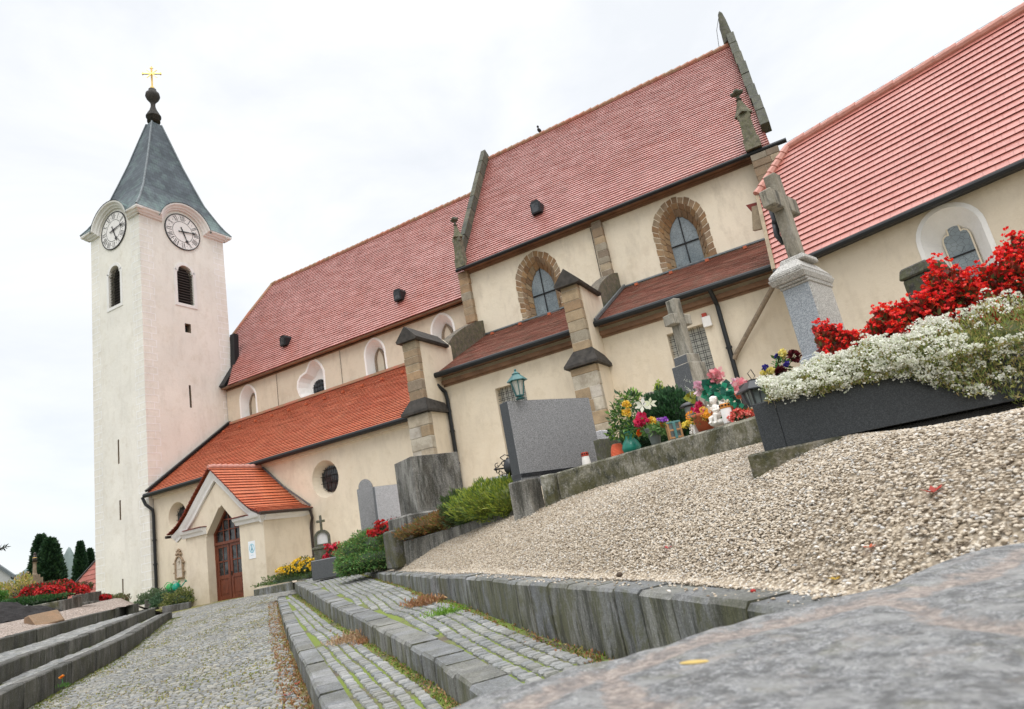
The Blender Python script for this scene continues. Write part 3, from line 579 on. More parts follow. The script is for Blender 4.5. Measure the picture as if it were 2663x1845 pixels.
# foreground coping -----------------------------------------------------
def foreground():
    edge=[PP(700,1760),PP(970,1596),PP(1100,1552),PP(1220,1512),PP(1310,1482),PP(1400,1463),PP(1500,1436),PP(1600,1404),PP(1700,1377),PP(1830,1345),PP(1960,1311),PP(2060,1282),PP(2130,1258),PP(2200,1236),PP(2304,1215),PP(2500,1185),PP(2900,1130)]
    E=[onZ(p,-.285) for p in edge]; b=MB(); K=60; vs=[]
    Q=[];
    for i in range(len(E)-1):
        for k in range(10): t=k/10; Q.append(E[i]*(1-t)+E[i+1]*t)
    Q.append(E[-1]); nn=len(Q)
    from mathutils import noise as mn
    mort=[]
    for i,e in enumerate(Q):
        d=np.array([.45,-1.0,0]); d/=np.linalg.norm(d)
        for k in range(K+1):
            s=(k/K)**1.3*1.6; p=e+d*s; h=mn.noise(Vector((p[0]*3,p[1]*3,3)))*.02+mn.noise(Vector((p[0]*14,p[1]*14,1)))*.006
            r=.02*math.exp(-s/.03); 
            f1=mn.noise(Vector((p[0]*1.7+4,p[1]*1.7,8)))
            band=abs((s-.17-.05*math.sin(i*.07)-.03*mn.noise(Vector((i*.06,2,0)))))
            mv=max(0,min(1,1.2-band/(.05+.03*mn.noise(Vector((p[0]*6,p[1]*6,0))))*.7))
            cx_=abs(((p@np.array([.8,.6,0]))+.1*mn.noise(Vector((p[0]*4,p[1]*4,5))))%.62-.31)
            if s>.17: mv=max(mv,min(1,max(0,1.1-cx_/.05)))
            mort.append(mv); vs.append((p[0],p[1],p[2]+h-r-.008*mv))
    fs=[(i*(K+1)+k,(i+1)*(K+1)+k,(i+1)*(K+1)+k+1,i*(K+1)+k+1) for i in range(nn-1) for k in range(K)]
    b.add(vs,fs); base=len(vs)
    b.add([ (e[0]-.01,e[1]+.0,e[2]-.03) for e in Q]+[(e[0],e[1],e[2]-1.0) for e in Q],[(i,i+1,nn+i+1,nn+i) for i in range(nn-1)])
    for i in range(nn-1): b.add([vs[i*(K+1)],vs[(i+1)*(K+1)],(Q[i+1][0]-.01,Q[i+1][1],Q[i+1][2]-.03),(Q[i][0]-.01,Q[i][1],Q[i][2]-.03)],[(0,1,2,3)])
    o=b.build('coping_stone','foreground_granite',smooth=True); at_=o.data.attributes.new('Mortar','FLOAT','POINT'); arr=np.zeros(len(o.data.vertices),np.float32); arr[:len(mort)]=mort; at_.data.foreach_set('value',arr)
    tag(o,'broad grey granite wall top with pinkish mortar close in front of the camera','wall')
foreground()
# ================================================================ CHURCH
YW=19.75; YG=19.42; YN=24.2; YC=23.8
church=thing('church','long cream rendered gothic church with steep red tiled roofs','church',(-12,24,-1))
def wallbox(name,x0,x1,y0,y1,z0,z1,mat,par):
    b=MB(); b.box(x0,x1,y0,y1,z0,z1); return b.build(name,mat,par)
fW=FS(YW)
wa=wallbox('aisle_wall',-29.25,-13.0,YW,YW+1.2,-2,4.72,'plaster_yellow',church)
wa2=wallbox('choir_aisle_wall',-13.0,-.1,YW,YW+1.2,-2,5.9,'plaster_yellow',church)
oc1=(-18.42,3.23); oc2=(-27.35,3.27)
cuts=[]
def oculus_cut(cx,cz,ro,ri,sh): return (cutter(fW,circ(cx,cz,ro,ro*1.05),circ(cx+sh,cz,ri,ri*1.05),.42),'plaster_yellow')
cuts=[oculus_cut(-18.62,3.28,.70,.50,.0),oculus_cut(-27.62,3.33,.62,.46,.0)]
cutsb=[]
rw=[(-10.44,2.3,4.82,1.15),(-4.20,1.4,4.92,1.15)]   # rectangular barred windows x0,zb,zt,w
for x0,zb,zt,w in rw:
    P_=[(x0,zb),(x0+w,zb),(x0+w,zt),(x0,zt)]; cutsb.append((cutter(fW,P_,offs(P_,-.02),.35),'plaster_yellow'))
boolcut(wa,cuts); boolcut(wa2,cutsb)
# the western half of the aisle wall only reaches to its lower eave
def grille(b,F,cx,cz,w,h,d,nx,nz,r=.012,shape=None):
    for k in range(nx):
        a=cx-w/2+w*(k+.5)/nx; hh=h/2
        if shape: hh=h/2*math.sqrt(max(0,1-((a-cx)/(w/2))**2))
        b.tube([F.p(a,cz-hh,d),F.p(a,cz+hh,d)],r,6)
    for k in range(nz):
        z=cz-h/2+h*(k+.5)/nz; ww=w/2
        if shape: ww=w/2*math.sqrt(max(0,1-((z-cz)/(h/2))**2))
        b.tube([F.p(cx-ww,z,d+.02),F.p(cx+ww,z,d+.02)],r,6)
for cx_,cz_,r_ in ((-18.62,3.28,.50),(-27.62,3.33,.46)):
    b=MB(); panel(b,fW,circ(cx_,cz_,r_*1.02),-.36,.03); o=b.build('window','dark_glass',church)
    b=MB(); grille(b,fW,cx_,cz_,r_*2,r_*2.1,-.30,5,4,.015,True); b.build('window_grille','black_iron',o)
for x0,zb,zt,w in rw:
    b=MB(); panel(b,fW,[(x0+.02,zb),(x0+w-.02,zb),(x0+w-.02,zt),(x0+.02,zt)],-.30,.03); o=b.build('window','frosted',church)
    b=MB()
    for k in range(5):
        for e in (-.03,.03): a=x0+.1+(w-.2)*(k+.5)/5+e; b.bar(fW.p(a,zb,-.12),fW.p(a,zt,-.12),.014)
    for k in range(int((zt-zb)/.2)):
        for e in (-.03,.03): z=zb+.1+k*.2+e; b.bar(fW.p(x0+.02,z,-.10),fW.p(x0+w-.02,z,-.10),.014)
    b.build('window_grille','black_iron',o)
# --- clerestory walls
fN=FS(YN); fC=FS(YC)
wn=wallbox('nave_wall',-29.25,-13.1,YN,YN+.8,4,10.3,'plaster_grey_yellow',church)
cuts=[]; wins=[]
for cx_,kind in ((-27.62,'blind'),(-18.87,'blind'),(-14.9,'blind')):
    out=ogive(cx_,7.9,1.12,9.25,9.98); inn=ogive(cx_+.02,7.9,.66,8.95,9.6)
    cuts.append((cutter(fN,out,inn,.38),'trim_white')); wins.append((out,inn,kind))
# merged oculus + pointed niche
out=[(-23.95,8.9),(-23.85,8.55),(-23.6,8.22),(-23.2,8.0),(-22.5,8.0),(-22.25,8.0),(-22.2,9.3),(-22.35,9.65),(-22.55,9.9),(-22.8,10.05),(-23.02,9.9),(-23.2,9.65),(-23.32,9.5),(-23.7,9.4),(-23.88,9.2)]
inn=[(x*.72+(-22.98)*.28+.12,z*.72+8.75*.28-.05) for x,z in out]
cuts.append((cutter(fN,out,inn,.36),'trim_white'))
boolcut(wn,cuts)
b=MB(); ring(b,fN,out,offs(out,.11),0,.02); b.build('window_surround','quoin_line',church)
b=MB(); panel(b,fN,circ(-22.82,8.62,.46,.46),-.32,.03); o=b.build('window','dark_glass',church); b=MB(); grille(b,fN,-22.82,8.62,.9,.9,-.28,5,4,.014,True); b.build('window_grille','black_iron',o)
for out,inn,kind in wins:
    b=MB(); ring(b,fN,out,offs(out,.10),0,.02); b.build('window_surround','quoin_line',church)
    cx_=(inn[0][0]+inn[1][0])/2
    b=MB(); ring(b,fN,ogive(cx_,7.9,.42,8.95,9.5),inn,-.37,-.30); b.build('window_jamb','cross_brown',church)
    b=MB(); panel(b,fN,ogive(cx_,7.9,.44,8.95,9.52),-.345,.02); b.build('window','plaster_grey_yellow',church)
wc=wallbox('choir_wall',-13.1,.15,YC,YC+1.0,4,11.4,'plaster_cream',church)
cw=[(-9.68,8.0,10.98),(-3.60,8.0,10.95)]
cuts=[]
for cx_,zb,za in cw:
    out=ogive(cx_,zb,1.62,9.72,za-.12); inn=ogive(cx_,zb,1.06,9.45,10.42); cuts.append((cutter(fC,out,inn,.42),'mortar'))
boolcut(wc,cuts)
def voussoirs(b,F,path_in,path_out,d_in,d_out,back,pal,ln=.26,jag=.0):
    """path_in/out: equal length open polylines from lower right up over apex to lower left"""
    n=len(path_in); Ls=[0]
    for i in range(1,n): Ls.append(Ls[-1]+math.dist(path_out[i],path_out[i-1]))
    def ip(path,s):
        for i in range(n-1):
            if s<=Ls[i+1]+1e-9: t=(s-Ls[i])/(Ls[i+1]-Ls[i]); return (path[i][0]*(1-t)+path[i+1][0]*t,path[i][1]*(1-t)+path[i+1][1]*t)
        return path[-1]
    s=0;k=0
    while s<Ls[-1]-.02:
        e=min(Ls[-1],s+ln*random.uniform(.85,1.2)); g_=.014; a,c=s+g_,e-g_
        if c>a:
            ex=jag*(k%2)*random.uniform(.7,1.2)
            def o2(s_):
                i=np.array(ip(path_in,s_)); o=np.array(ip(path_out,s_)); d=o-i; return tuple(o+d/np.linalg.norm(d)*ex)
            P0,P1,P2,P3=ip(path_in,a),ip(path_in,c),o2(c),o2(a)
            vs=[F.p(*P0,d_in),F.p(*P1,d_in),F.p(*P2,d_out),F.p(*P3,d_out),F.p(*P0,back),F.p(*P1,back),F.p(*P2,back),F.p(*P3,back)]
            b.add(vs,[(0,1,2,3),(7,6,5,4),(0,4,5,1),(1,5,6,2),(2,6,7,3),(3,7,4,0)],col=rc(pal,.15))
        s=e;k+=1
for cx_,zb,za in cw:
    def pth(w,zs,za_): return ogive(cx_,zb,w,zs,za_,12)[1:]+[ogive(cx_,zb,w,zs,za_,12)[0]]
    p0=pth(1.06,9.45,10.42); p1=pth(1.34,9.6,10.66); p2=pth(1.62,9.72,za-.12); p3=pth(2.05,9.85,za+.08)
    b=MB()
    voussoirs(b,fC,p2,p3,.012,.012,-.06,OC+SC[:3],.24,.03); voussoirs(b,fC,p1,p2,-.15,-.0,-.30,OC,.25); voussoirs(b,fC,p0,p1,-.36,-.16,-.44,OC+[(.40,.29,.17)],.28)
    o=b.build('window_surround','sandstone',church,bevel=.008); fixn(o)
    b=MB(); panel(b,fC,ogive(cx_,zb,1.08,9.45,10.44),-.40,.02); o=b.build('window','window_glass',church)
    b=MB(); b.bar(fC.p(cx_,zb,-.37),fC.p(cx_,10.4,-.37),.035,.04); b.bar(fC.p(cx_-.52,9.25,-.365),fC.p(cx_+.52,9.25,-.365),.035,.04); b.build('glazing_bar','black_iron',o)
# pilaster strips of stone blocks
def blocks_col(b,x0,x1,y0,y1,z0,z1,pal,h=.26,jit=.01,split=False,mort=.014):
    z=z0
    while z<z1-.03:
        hh=min(h*random.uniform(.85,1.25),z1-z)
        if split and random.random()<.6:
            xm=x0+(x1-x0)*random.uniform(.35,.65); j=random.uniform(-jit,jit); b.box(x0+j,xm-mort/2,y0+random.uniform(-jit,jit),y1,z+mort/2,z+hh-mort/2,col=rc(pal,.14)); b.box(xm+mort/2,x1+j,y0+random.uniform(-jit,jit),y1,z+mort/2,z+hh-mort/2,col=rc(pal,.14))
        else: b.box(x0+random.uniform(-jit,jit),x1+random.uniform(-jit,jit),y0+random.uniform(-jit,jit),y1,z+mort/2,z+hh-mort/2,col=rc(pal,.14))
        z+=hh
MORT=(.55,.48,.38)
def pilaster(x0,x1,z0,z1,y):
    b=MB(); blocks_col(b,x0,x1,y-.22,y+.05,z0,z1,SC,.30,.012); b.box(x0+.015,x1-.015,y-.205,y+.05,z0,z1,col=MORT); b.build('pilaster','sandstone',church,bevel=.01)
pilaster(-6.88,-6.46,8.7,11.2,YC); pilaster(-13.3,-12.82,8.9,11.3,YC)
# SE corner buttress (partly behind chapel)
b=MB(); blocks_col(b,-.5,.45,YC-.55,YC+.6,3,11.2,SC,.30,.015,True); b.box(-.48,.43,YC-.53,YC+.6,3,11.2,col=MORT); b.build('corner_buttress','sandstone',church,bevel=.01)
# cornices under eaves
def cornice(x0,x1,y,z,mat='soffit',h=.14,d=.16): b=MB(); b.box(x0,x1,y-d,y+.02,z-h,z); b.box(x0,x1,y-d*.3,y+.02,z-h*1.5,z-h-.003); b.build('cornice',mat,church)
cornice(-29.2,-13.3,YN,10.27); cornice(-12.9,0.3,YC,11.35); cornice(-12.8,-.2,YW,5.62); cornice(-29.2,-13.4,YW,4.55,'plaster_yellow',.12,.12)
for x0,x1,y0,y1,z in ((-29.2,-13.1,23.82,24.4,10.13),(-12.9,.2,23.44,24.0,11.27),(-29.2,-13.35,19.46,20.0,4.57),(-12.8,-7.0,19.36,20.0,5.775),(-6.2,-.15,19.36,20.0,5.775)):
    b=MB(); b.box(x0,x1,y0,y1,z,z+.09); b.build('soffit_board','soffit',church)
# west part of aisle wall is lower: hide upper part by roof (roof passes in front), so trim wall
# --- roofs
def plane_roof(name,mat,x0,y0,z0,y1,z1,lo,hi,rows,em='tile_edge',**k):
    b=MB(); roof(b,(0,y0,z0),(1,0,0),(0,y1-y0,z1-z0),rows,lo,hi,**k); return b.build(name,[mat,em],church)
cst=lambda v:(lambda t:v)
plane_roof('nave_roof','tile_pink',0,23.78,10.22,28.35,17.6,lambda t:-29.3-max(0,min(1.5,(1-t)*3.2)) if t>.32 else (-28.55-(t/.32)*.9),cst(-13.1),50)
plane_roof('choir_roof','tile_pink',0,23.4,11.35,28.4,19.15,cst(-13.02),lambda t:.22-.25*t,56)
plane_roof('aisle_roof','tile_orange',0,19.4,4.66,24.22,8.2,cst(-29.3),cst(-13.3),36)
plane_roof('choir_aisle_roof','tile_brown',0,19.3,5.86,23.82,8.2,cst(-12.8),lambda t:-7.0,34,th=.022,em='tile_edge_brown')
plane_roof('choir_aisle_roof','tile_brown',0,19.3,5.86,23.82,8.2,cst(-6.2),lambda t:-.1,34,th=.022,em='tile_edge_brown')
# north slopes + backs so the building is solid
b=MB()
b.add([(-29.4,28.33,17.5),(-13,28.35,17.58),(-13,33,10.2),(-31.2,33,10.2)],[(0,1,2,3)]); b.add([(-13,28.4,19.12),(0,28.4,19.12),(.2,33.3,11.3),(-13,33.3,11.3)],[(0,1,2,3)]); b.add([(-29.4,28.3,17.4),(-30.75,25.35,12.5),(-30.75,31.3,12.5)],[(0,1,2)])
b.build('north_roof','tile_pink',church)
b=MB(); b.box(-32,.1,33,33.4,-2,11.2); b.box(-32,-31.6,24.9,33,-2,10.2); b.add([(-.05,YC+.3,3),(-.05,33,3),(-.05,33,11.3),(-.05,28.4,19.0),(-.05,YC+.3,11.3)],[(0,1,2,3,4)]); b.add([(-13.0,YC+.3,10),(-13.0,33,10),(-13.0,28.4,19.0)],[(0,1,2)]); b.build('rear_wall','plaster_cream',church)
# ridge tiles
def ridge(x0,x1,y,z,name='ridge'):
    b=MB(); x=x0
    while x<x1:
        b.tube([(x,y,z+random.uniform(-.01,.01)),(min(x1,x+.42),y,z+.02+random.uniform(-.01,.01))],[.11,.135],8); x+=.38
    b.build(name,'ridge_tile',church)
ridge(-29.5,-13.1,28.35,17.62); ridge(-13,-.1,28.4,19.18)
b=MB(); b.tube([(-29.4,28.35,17.62),(-30.3,27.1,15.6),(-30.95,26.0,13.8)],.12,8); b.build('hip_ridge','ridge_tile',church)
# west flashing by the tower
b=MB(); b.bar((-29.15,24.9,13.5),(-29.1,24.75,11.5),.35,.3); b.bar((-29.1,24.75,11.6),(-29.0,23.75,10.25),.38,.16); b.build('flashing','gutter',church)
b=MB(); b.bar((-29.2,24.22,8.36),(-29.2,19.38,4.80),.22,.10); b.build('flashing','gutter',church)
# aisle top flashing strips
b=MB(); b.bar((-29.3,24.16,8.25),(-13.3,24.16,8.25),.1,.12); b.build('ridge','ridge_tile',church)
b=MB(); b.bar((-12.8,YC-.04,8.24),(-.2,YC-.04,8.24),.06,.06); b.build('flashing','lead',church)
for x in (-12.82,-6.18): b=MB(); b.bar((x,19.25,5.93),(x,YC,8.30),.07,.1); b.build('flashing','lead',church)
# snow guards on aisle roof
for x,z in [(-28.6+k*1.18,4.66+3.95*3.54/4.82+.05) for k in range(13)]+[(-12+k*1.35,5.86+4*.5177+.04) for k in range(4)]+[(-5.6+k*1.35,5.86+4*.5177+.04) for k in range(4)]:
    b=MB(); b.obox((x,23.33,z),(1,0),.12,.10,.10); b.build('snow_guard','terracotta',church)
# gutters
def gut(x0,x1,y,z,r=.085): b=MB(); b.tube([(x0,y,z),(x1,y,z)],r,10); b.bar((x0,y+.1,z+.03),(x1,y+.1,z+.03),.16,.05); return b.build('gutter','gutter',church)
gut(-29.35,-13.3,19.36,4.60,.1); gut(-12.95,-7.05,19.25,5.80,.1); gut(-6.25,-.45,19.25,5.80,.1); gut(-13.2,.75,23.33,11.30)
# nave & choir coping gables
def coping(name,x,w,p0,p1,h,mat,th=.16):
    b=MB(); p0=np.array(p0);p1=np.array(p1); n_=8; d=(p1-p0)/n_; L_=np.linalg.norm(d); nn=np.array([-(p1-p0)[1],(p1-p0)[0]]); nn/=np.linalg.norm(nn); 
    for k in range(n_):
        a=p0+d*k+d*.01; c=p0+d*(k+1)-d*.01; xx=x(k/n_); j=random.uniform(-.015,.015)
        vs=[(X,*(q+nn*o)) for q in (a,c) for X,o in ((xx-w/2+j,-.1),(xx+w/2+j,-.1),(xx+w/2+j,h+j),(xx-w/2+j,h+j))]
        b.add(vs,[(0,1,2,3),(7,6,5,4),(0,4,5,1),(1,5,6,2),(2,6,7,3),(3,7,4,0)],col=rc(PC,.1))
    o=b.build(name,mat,church,bevel=.01); fixn(o)
PC=[(.10,.098,.082),(.14,.13,.10),(.075,.075,.07)]
coping('gable_coping',lambda t:-13.05,.26,(23.9,12.2),(28.4,19.45),.34,'dark_moss_stone')
coping('gable_coping',lambda t:.27-.22*t,.32,(23.9,12.2),(28.4,19.4),.33,'dark_moss_stone')
b=MB(); b.lathe((-.05,28.4,19.3),[(.24,0),(.22,.5),(.16,1.2),(.10,1.6),(.02,1.75)],7,col=(.14,.13,.11)); b.build('pinnacle','dark_moss_stone',church)
b=MB()
for e in (-.18,.1,.2): b.tube([(-.35+e,28.4,19.2),(-.3+e*.5,28.4,20.2),(-.1,28.4,20.9)],.012,5)
b.build('lightning_rod','black_iron',church)
# corner pinnacles with finials
def finial(x,y,z0,h,sc,par=church):
    b=MB(); u=(1,0); cc=(.23,.21,.15)
    b.obox((x,y,z0),u,.55*sc,h*.16,.5*sc,col=cc); b.obox((x,y,z0+h*.16),u,.46*sc,h*.42,.42*sc,col=cc,top=.82); b.lathe((x,y,z0+h*.58),[(.34*sc,0),(.2*sc,h*.1),(.08*sc,h*.24)],4,col=(.2,.18,.12))
    for s_ in (-1,1): b.obox((x+s_*.18*sc,y-.12,z0+h*.5),u,.12*sc,h*.12,.12*sc,col=cc,top=.2)
    b.lathe((x,y,z0+h*.78),[(.06*sc,0),(.06*sc,h*.05),(.12*sc,h*.06),(.06*sc,h*.08),(.06*sc,h*.12),(.16*sc,h*.14),(.20*sc,h*.165),(.14*sc,h*.19),(.1*sc,h*.22)],8,col=(.10,.10,.08))
    for s_ in ((1,0),(-1,0),(0,1),(0,-1)): b.ell((x+s_[0]*.16*sc,y+s_[1]*.16*sc,z0+h*.95),.08*sc,5,col=(.1,.1,.08))
    return b.build('pinnacle','dark_moss_stone',par)
finial(-12.95,23.5,11.4,2.5,.85); finial(-.32,23.4,11.4,2.55,1.0)
# piers (buttresses) with caps
def pier(x0,x1,yf,low_bottom,label=None):
    xm=(x0+x1)/2; ux0,ux1=x0+.22,x1
    b=MB(); b.box(x0+.12,x1-.005,yf+.22,YW+.05,-1,4.45); b.box(ux0+.06,ux1-.02,yf+.2,YW+.9,4.45,7.15); b.add([(ux0+.06,yf+.2,7.15),(ux1-.02,yf+.2,7.15),(ux1-.02,YW+.9,7.15),(ux0+.06,YW+.9,7.15),((ux0+ux1)/2,yf+.2,7.5),((ux0+ux1)/2,YW+.9,7.5)],[(0,1,4),(3,5,2),(0,4,5,3),(1,2,5,4)]); b.build('buttress','plaster_yellow',church)
    b=MB(); pal=SC+[(.5,.45,.36),(.46,.40,.32),(.42,.36,.3)]
    blocks_col(b,x0,x1,yf,yf+.24,low_bottom,4.4,[(.52,.47,.38),(.47,.40,.30),(.44,.38,.29),(.38,.28,.17),(.50,.46,.4)],.36,.012,True,.02); b.box(x0+.014,x1-.014,yf+.012,yf+.24,low_bottom,4.4,col=(.56,.51,.42))
    blocks_col(b,ux0,ux1-.04,yf-.02,yf+.22,4.9,7.05,SC,.30,.012,False,.016); b.box(ux0+.014,ux1-.054,yf-.005,yf+.22,4.9,7.05,col=MORT); o=b.build('buttress_stonework','sandstone',church,bevel=.012)
    # lower cap: dark weathered sloping stone
    b=MB(); z=4.42; e=.14
    b.add([(x0-e,yf-.16,z),(x1+e,yf-.16,z),(x1+e*.8,YW,z+.02),(x0-e,YW,z),(x0-e,yf-.16,z+.08),(x1+e,yf-.16,z+.08),(x1+e*.8,YW,z+.12),(x0-e,YW,z+.1),(ux0,yf-.02,z+.5),(ux1,yf-.02,z+.5),(ux1-.01,YW-.2,z+.4),(ux0,YW-.2,z+.4)],
          [(3,2,1,0),(0,1,5,4),(1,2,6,5),(3,0,4,7),(4,5,9,8),(5,6,10,9),(7,4,8,11),(6,7,11,10),(8,9,10,11)]); b.build('buttress_cap','cap_black',church)
    b=MB(); z=7.05; xm=(ux0+ux1)/2
    prof=[(ux0-.13,z+.04),(ux0-.10,z-.04),(ux1+.10,z-.04),(ux1+.13,z+.04),(xm,z+.52)]
    b.prism(prof,lambda a,c:(a,yf-.2,c),lambda a,c:(a,YW+.55,c+.0)); o=b.build('buttress_cap','cap_black',church); fixn(o)
    b=MB()
    P_=[(20.62,6.55),(20.60,7.22),(20.78,7.42),(21.1,7.68),(21.5,7.92),(22.1,8.24),(22.8,8.56),(23.3,8.74),(23.78,8.88),(23.78,8.1),(22.5,7.4),(21,6.5)]; fx0=(ux0+ux1)/2-.20; fx1=fx0+.42
    n0=len(P_); k=0
    b.prism(P_,lambda a,c:(fx0,a,c),lambda a,c:(fx1,a,c),col=(.17,.135,.10)); o=b.build('flying_buttress','dark_moss_stone',church); fixn(o)
pier(-13.31,-12.45,18.39,-.6); pier(-7.06,-6.22,18.48,-.6)
b=MB(); b.box(-6.98,-6.3,18.36,18.5,2.05,2.3); b.box(-6.9,-6.38,18.3,18.5,1.88,2.05); b.build('drip_ledge','cap_black',church)
# downpipes
def pipe(pts,r=.06,name='downpipe',mat='gutter',par=None,clips=True):
    b=MB(); b.tube(pts,r,8)
    if clips:
        a=np.array(pts[-2]);c=np.array(pts[-1]); 
        for k in range(1,4): q=a+(c-a)*k/4; b.tube([q-(c-a)/np.linalg.norm(c-a)*.03,q+(c-a)/np.linalg.norm(c-a)*.03],r*1.35,8)
    b.build(name,mat,par or church,smooth=False)
pipe([(-29.5,19.36,4.55),(-29.36,19.42,4.2),(-29.12,19.6,3.9),(-29.12,19.62,3.6),(-29.1,19.62,-.7)],.07)
pipe([(-12.75,19.25,5.75),(-12.5,19.35,5.45),(-12.38,19.6,5.2),(-12.35,19.62,4.9),(-12.35,19.62,.3)],.07)
pipe([(-2.55,19.27,5.75),(-2.52,19.45,5.5),(-2.5,19.6,5.3),(-2.5,19.62,5.1),(-2.5,19.62,.6)],.07)
pipe([(-.75,19.35,5.40),(-2.36,19.6,3.72),(-2.45,19.62,3.6)],.075,'drain_pipe','cross_brown',clips=False)
# dormers (tiny hooded vents)
def dormer(x,y,z,w,h):
    b=MB(); d=.55
    poly=[(x-w/2,z),(x+w/2,z),(x+w/2,z+h*.75),(x+w*.3,z+h),(x-w*.3,z+h),(x-w/2,z+h*.75)]
    b.prism(poly,lambda a,c:(a,y-.28,c),lambda a,c:(a,y+d,c)); o=b.build('dormer','gutter',church); fixn(o)
    b=MB(); q=[(x-w*.36,z+.05),(x+w*.36,z+.05),(x+w*.36,z+h*.75),(x-w*.36,z+h*.75)]; b.prism(q,lambda a,c:(a,y-.30,c),lambda a,c:(a,y-.285,c)); w_=b.build('dormer_window','dark_glass',o); fixn(w_)
dormer(-24.9,24.62,11.5,.42,.55); dormer(-17.2,24.6,11.5,.42,.58); dormer(-9.25,24.4,12.85,.46,.6)
o=thing('siren_box','small white wall box with red light above the barred window','alarm box',onY((1838,832),19.7))
q=onY((1838,834),19.70); b=MB(); b.box(q[0]-.13,q[0]+.13,19.63,19.748,q[2]-.20,q[2]+.12); b.build('housing','plastic_white',o,bevel=.01); b=MB(); b.box(q[0]-.10,q[0]+.04,19.65,19.748,q[2]+.122,q[2]+.24); b.build('lamp','lid_red',o,bevel=.01)
# lightning cables on walls
b=MB()

for x,y,z0,z1_ in ((-21.0,YN,10.1,8.3),(-6.98,YC,11.1,8.6),(-25.4,YN,10.1,8.3)): b=MB(); b.tube([(x,y-.02,z0),(x-.03,y-.02,z1_)],.012,4); b.build('lightning_cable','copper_brown',church)
b=MB(); bx,by,bz=-9.8,28.4,19.28; b.ell((bx,by,bz+.16),(.09,.2,.1),6); b.ell((bx,by-.12,bz+.32),(.06,.07,.07),6); b.bar((bx,by,bz),(bx,by,bz+.1),.02); b.bar((bx,by+.15,bz+.14),(bx,by+.36,bz+.08),.05,.02)
tag(b.build('bird','bird_dark'),'small dark bird perched on the tallest red roof ridge','bird')
# ================================================================ PORCH
porch=thing('porch','small gabled church porch with white cornice, orange tiled roof and brown door','porch',(-21.8,17.6,-.6))
fP=FS(17.44)
pts=[(-23.95,-1.2),(-19.66,-1.2),(-19.62,2.2),(-19.8,2.35),(-21.86,4.0),(-23.8,2.3),(-23.95,2.2)]
b=MB(); b.prism(pts,lambda a,c:(a,17.44,c),lambda a,c:(a,17.9,c)); front=b.build('wall','plaster_yellow',porch); fixn(front)
op=[(-22.76,-1.5),(-20.91,-1.5),(-20.89,2.0),(-21.25,2.35),(-21.80,2.95),(-22.35,2.3),(-22.76,1.85)]
inn=[(-22.74,-1.5),(-21.14,-1.5),(-21.14,1.95),(-21.5,2.4),(-21.93,2.9),(-22.35,2.4),(-22.74,1.95)]
boolcut(front,[(cutter(fP,op,inn,.34),'plaster_yellow'),(cutter(fP,inn,inn,.6),'plaster_yellow')])
b=MB(); b.add([(-19.64,17.9,-1.2),(-19.5,19.7,-1.2),(-19.5,19.7,2.3),(-19.64,17.9,2.3)],[(0,1,2,3)]); b.build('side_wall','plaster_yellow',porch); b=MB(); b.add([(-23.93,17.9,-1.2),(-23.93,19.7,-1.2),(-23.93,19.7,2.3),(-23.93,17.9,2.3)],[(0,3,2,1)]); b.build('side_wall','plaster_yellow',porch)
# cornice & raking mouldings
b=MB(); prof=[(-.0,0),(0,.06),(-.0,.10),(.10,.14),(.16,.22),(.26,.26),(.26,0)]
for path in ([(-24.02,2.0),(-22.72,2.0)],[(-20.98,2.02),(-19.62,2.0)]): sweep(b,fP,path,prof)
Fs=Frame((-19.62,0,0),(0,1,0),(1,0,0)); sweep(b,Fs,[(17.44-.0,2.0),(19.7,2.0)],[(o_,d*.9) for o_,d in prof]) 
_kk=[(2.52,2.20),(2.05,2.44),(1.55,2.85),(1.0,3.40),(.5,3.87),(0,4.34)]; rk=[(-22-x,z) for x,z in _kk]; rk2=[(-22+x,z) for x,z in _kk[::-1]]
pr2=[(-.30,0),(-.30,.10),(-.22,.12),(-.14,.18),(-.02,.24),(-.02,0)]
sweep(b,fP,rk,pr2); sweep(b,fP,rk2,pr2); o=b.build('cornice','trim_white',porch); fixn(o)
b=MB(); b.box(-23.75,-22.7,17.14,17.44,2.268,2.30); b.build('cornice_tiles','tile_edge',porch); b=MB(); b.box(-21.15,-20.25,17.14,17.44,2.288,2.32); b.build('cornice_tiles','tile_edge',porch)
# porch roof: bell-cast slopes
def pprof(side):
    xs=[2.62,2.35,1.9,1.2,.6,0]; 
    def P(t):
        K=[(2.60,2.28),(2.05,2.52),(1.55,2.93),(1.0,3.48),(.5,3.95),(0,4.42)]; s=t*5; i=min(4,int(s)); f=s-i
        x=K[i][0]*(1-f)+K[i+1][0]*f; z=K[i][1]*(1-f)+K[i+1][1]*f; return np.array([-22.0+side*x,17.1,z])
    return P
for side in (1,-1):
    b=MB(); roof(b,(-22+side*2.6,17.1,2.28),(0,1,0),(-side*2.6,0,2.14),19,cst(0),cst(2.62),prof=pprof(side),seg=.7); b.build('roof_slope',['tile_orange','tile_edge'],porch)
b=MB(); y=17.12
while y<19.6: b.tube([(-22.0,y,4.44),(-22.0,y+.3,4.47)],[.09,.11],8); y+=.27
b.build('ridge','verge_pink',porch)
b=MB(); b.tube([(-19.32,17.05,2.24),(-19.32,19.55,2.24)],.055,8); b.tube([(-19.32,19.5,2.2),(-19.30,19.55,1.9),(-19.44,19.62,1.7),(-19.48,19.62,1.5),(-19.5,19.62,-.3)],.055,8); b.build('gutter','copper_brown',porch); b=MB(); b.tube([(-24.68,17.1,2.2),(-24.68,19.5,2.2)],.055,8); b.build('gutter','copper_brown',porch)
b=MB()
for x in (-19.46,): b.bar((-22,19.66,4.5),(-20.8,19.66,3.4),.05,.06); b.bar((-20.8,19.66,3.4),(-19.45,19.66,2.4),.05,.06)
b.build('flashing','lead',porch)
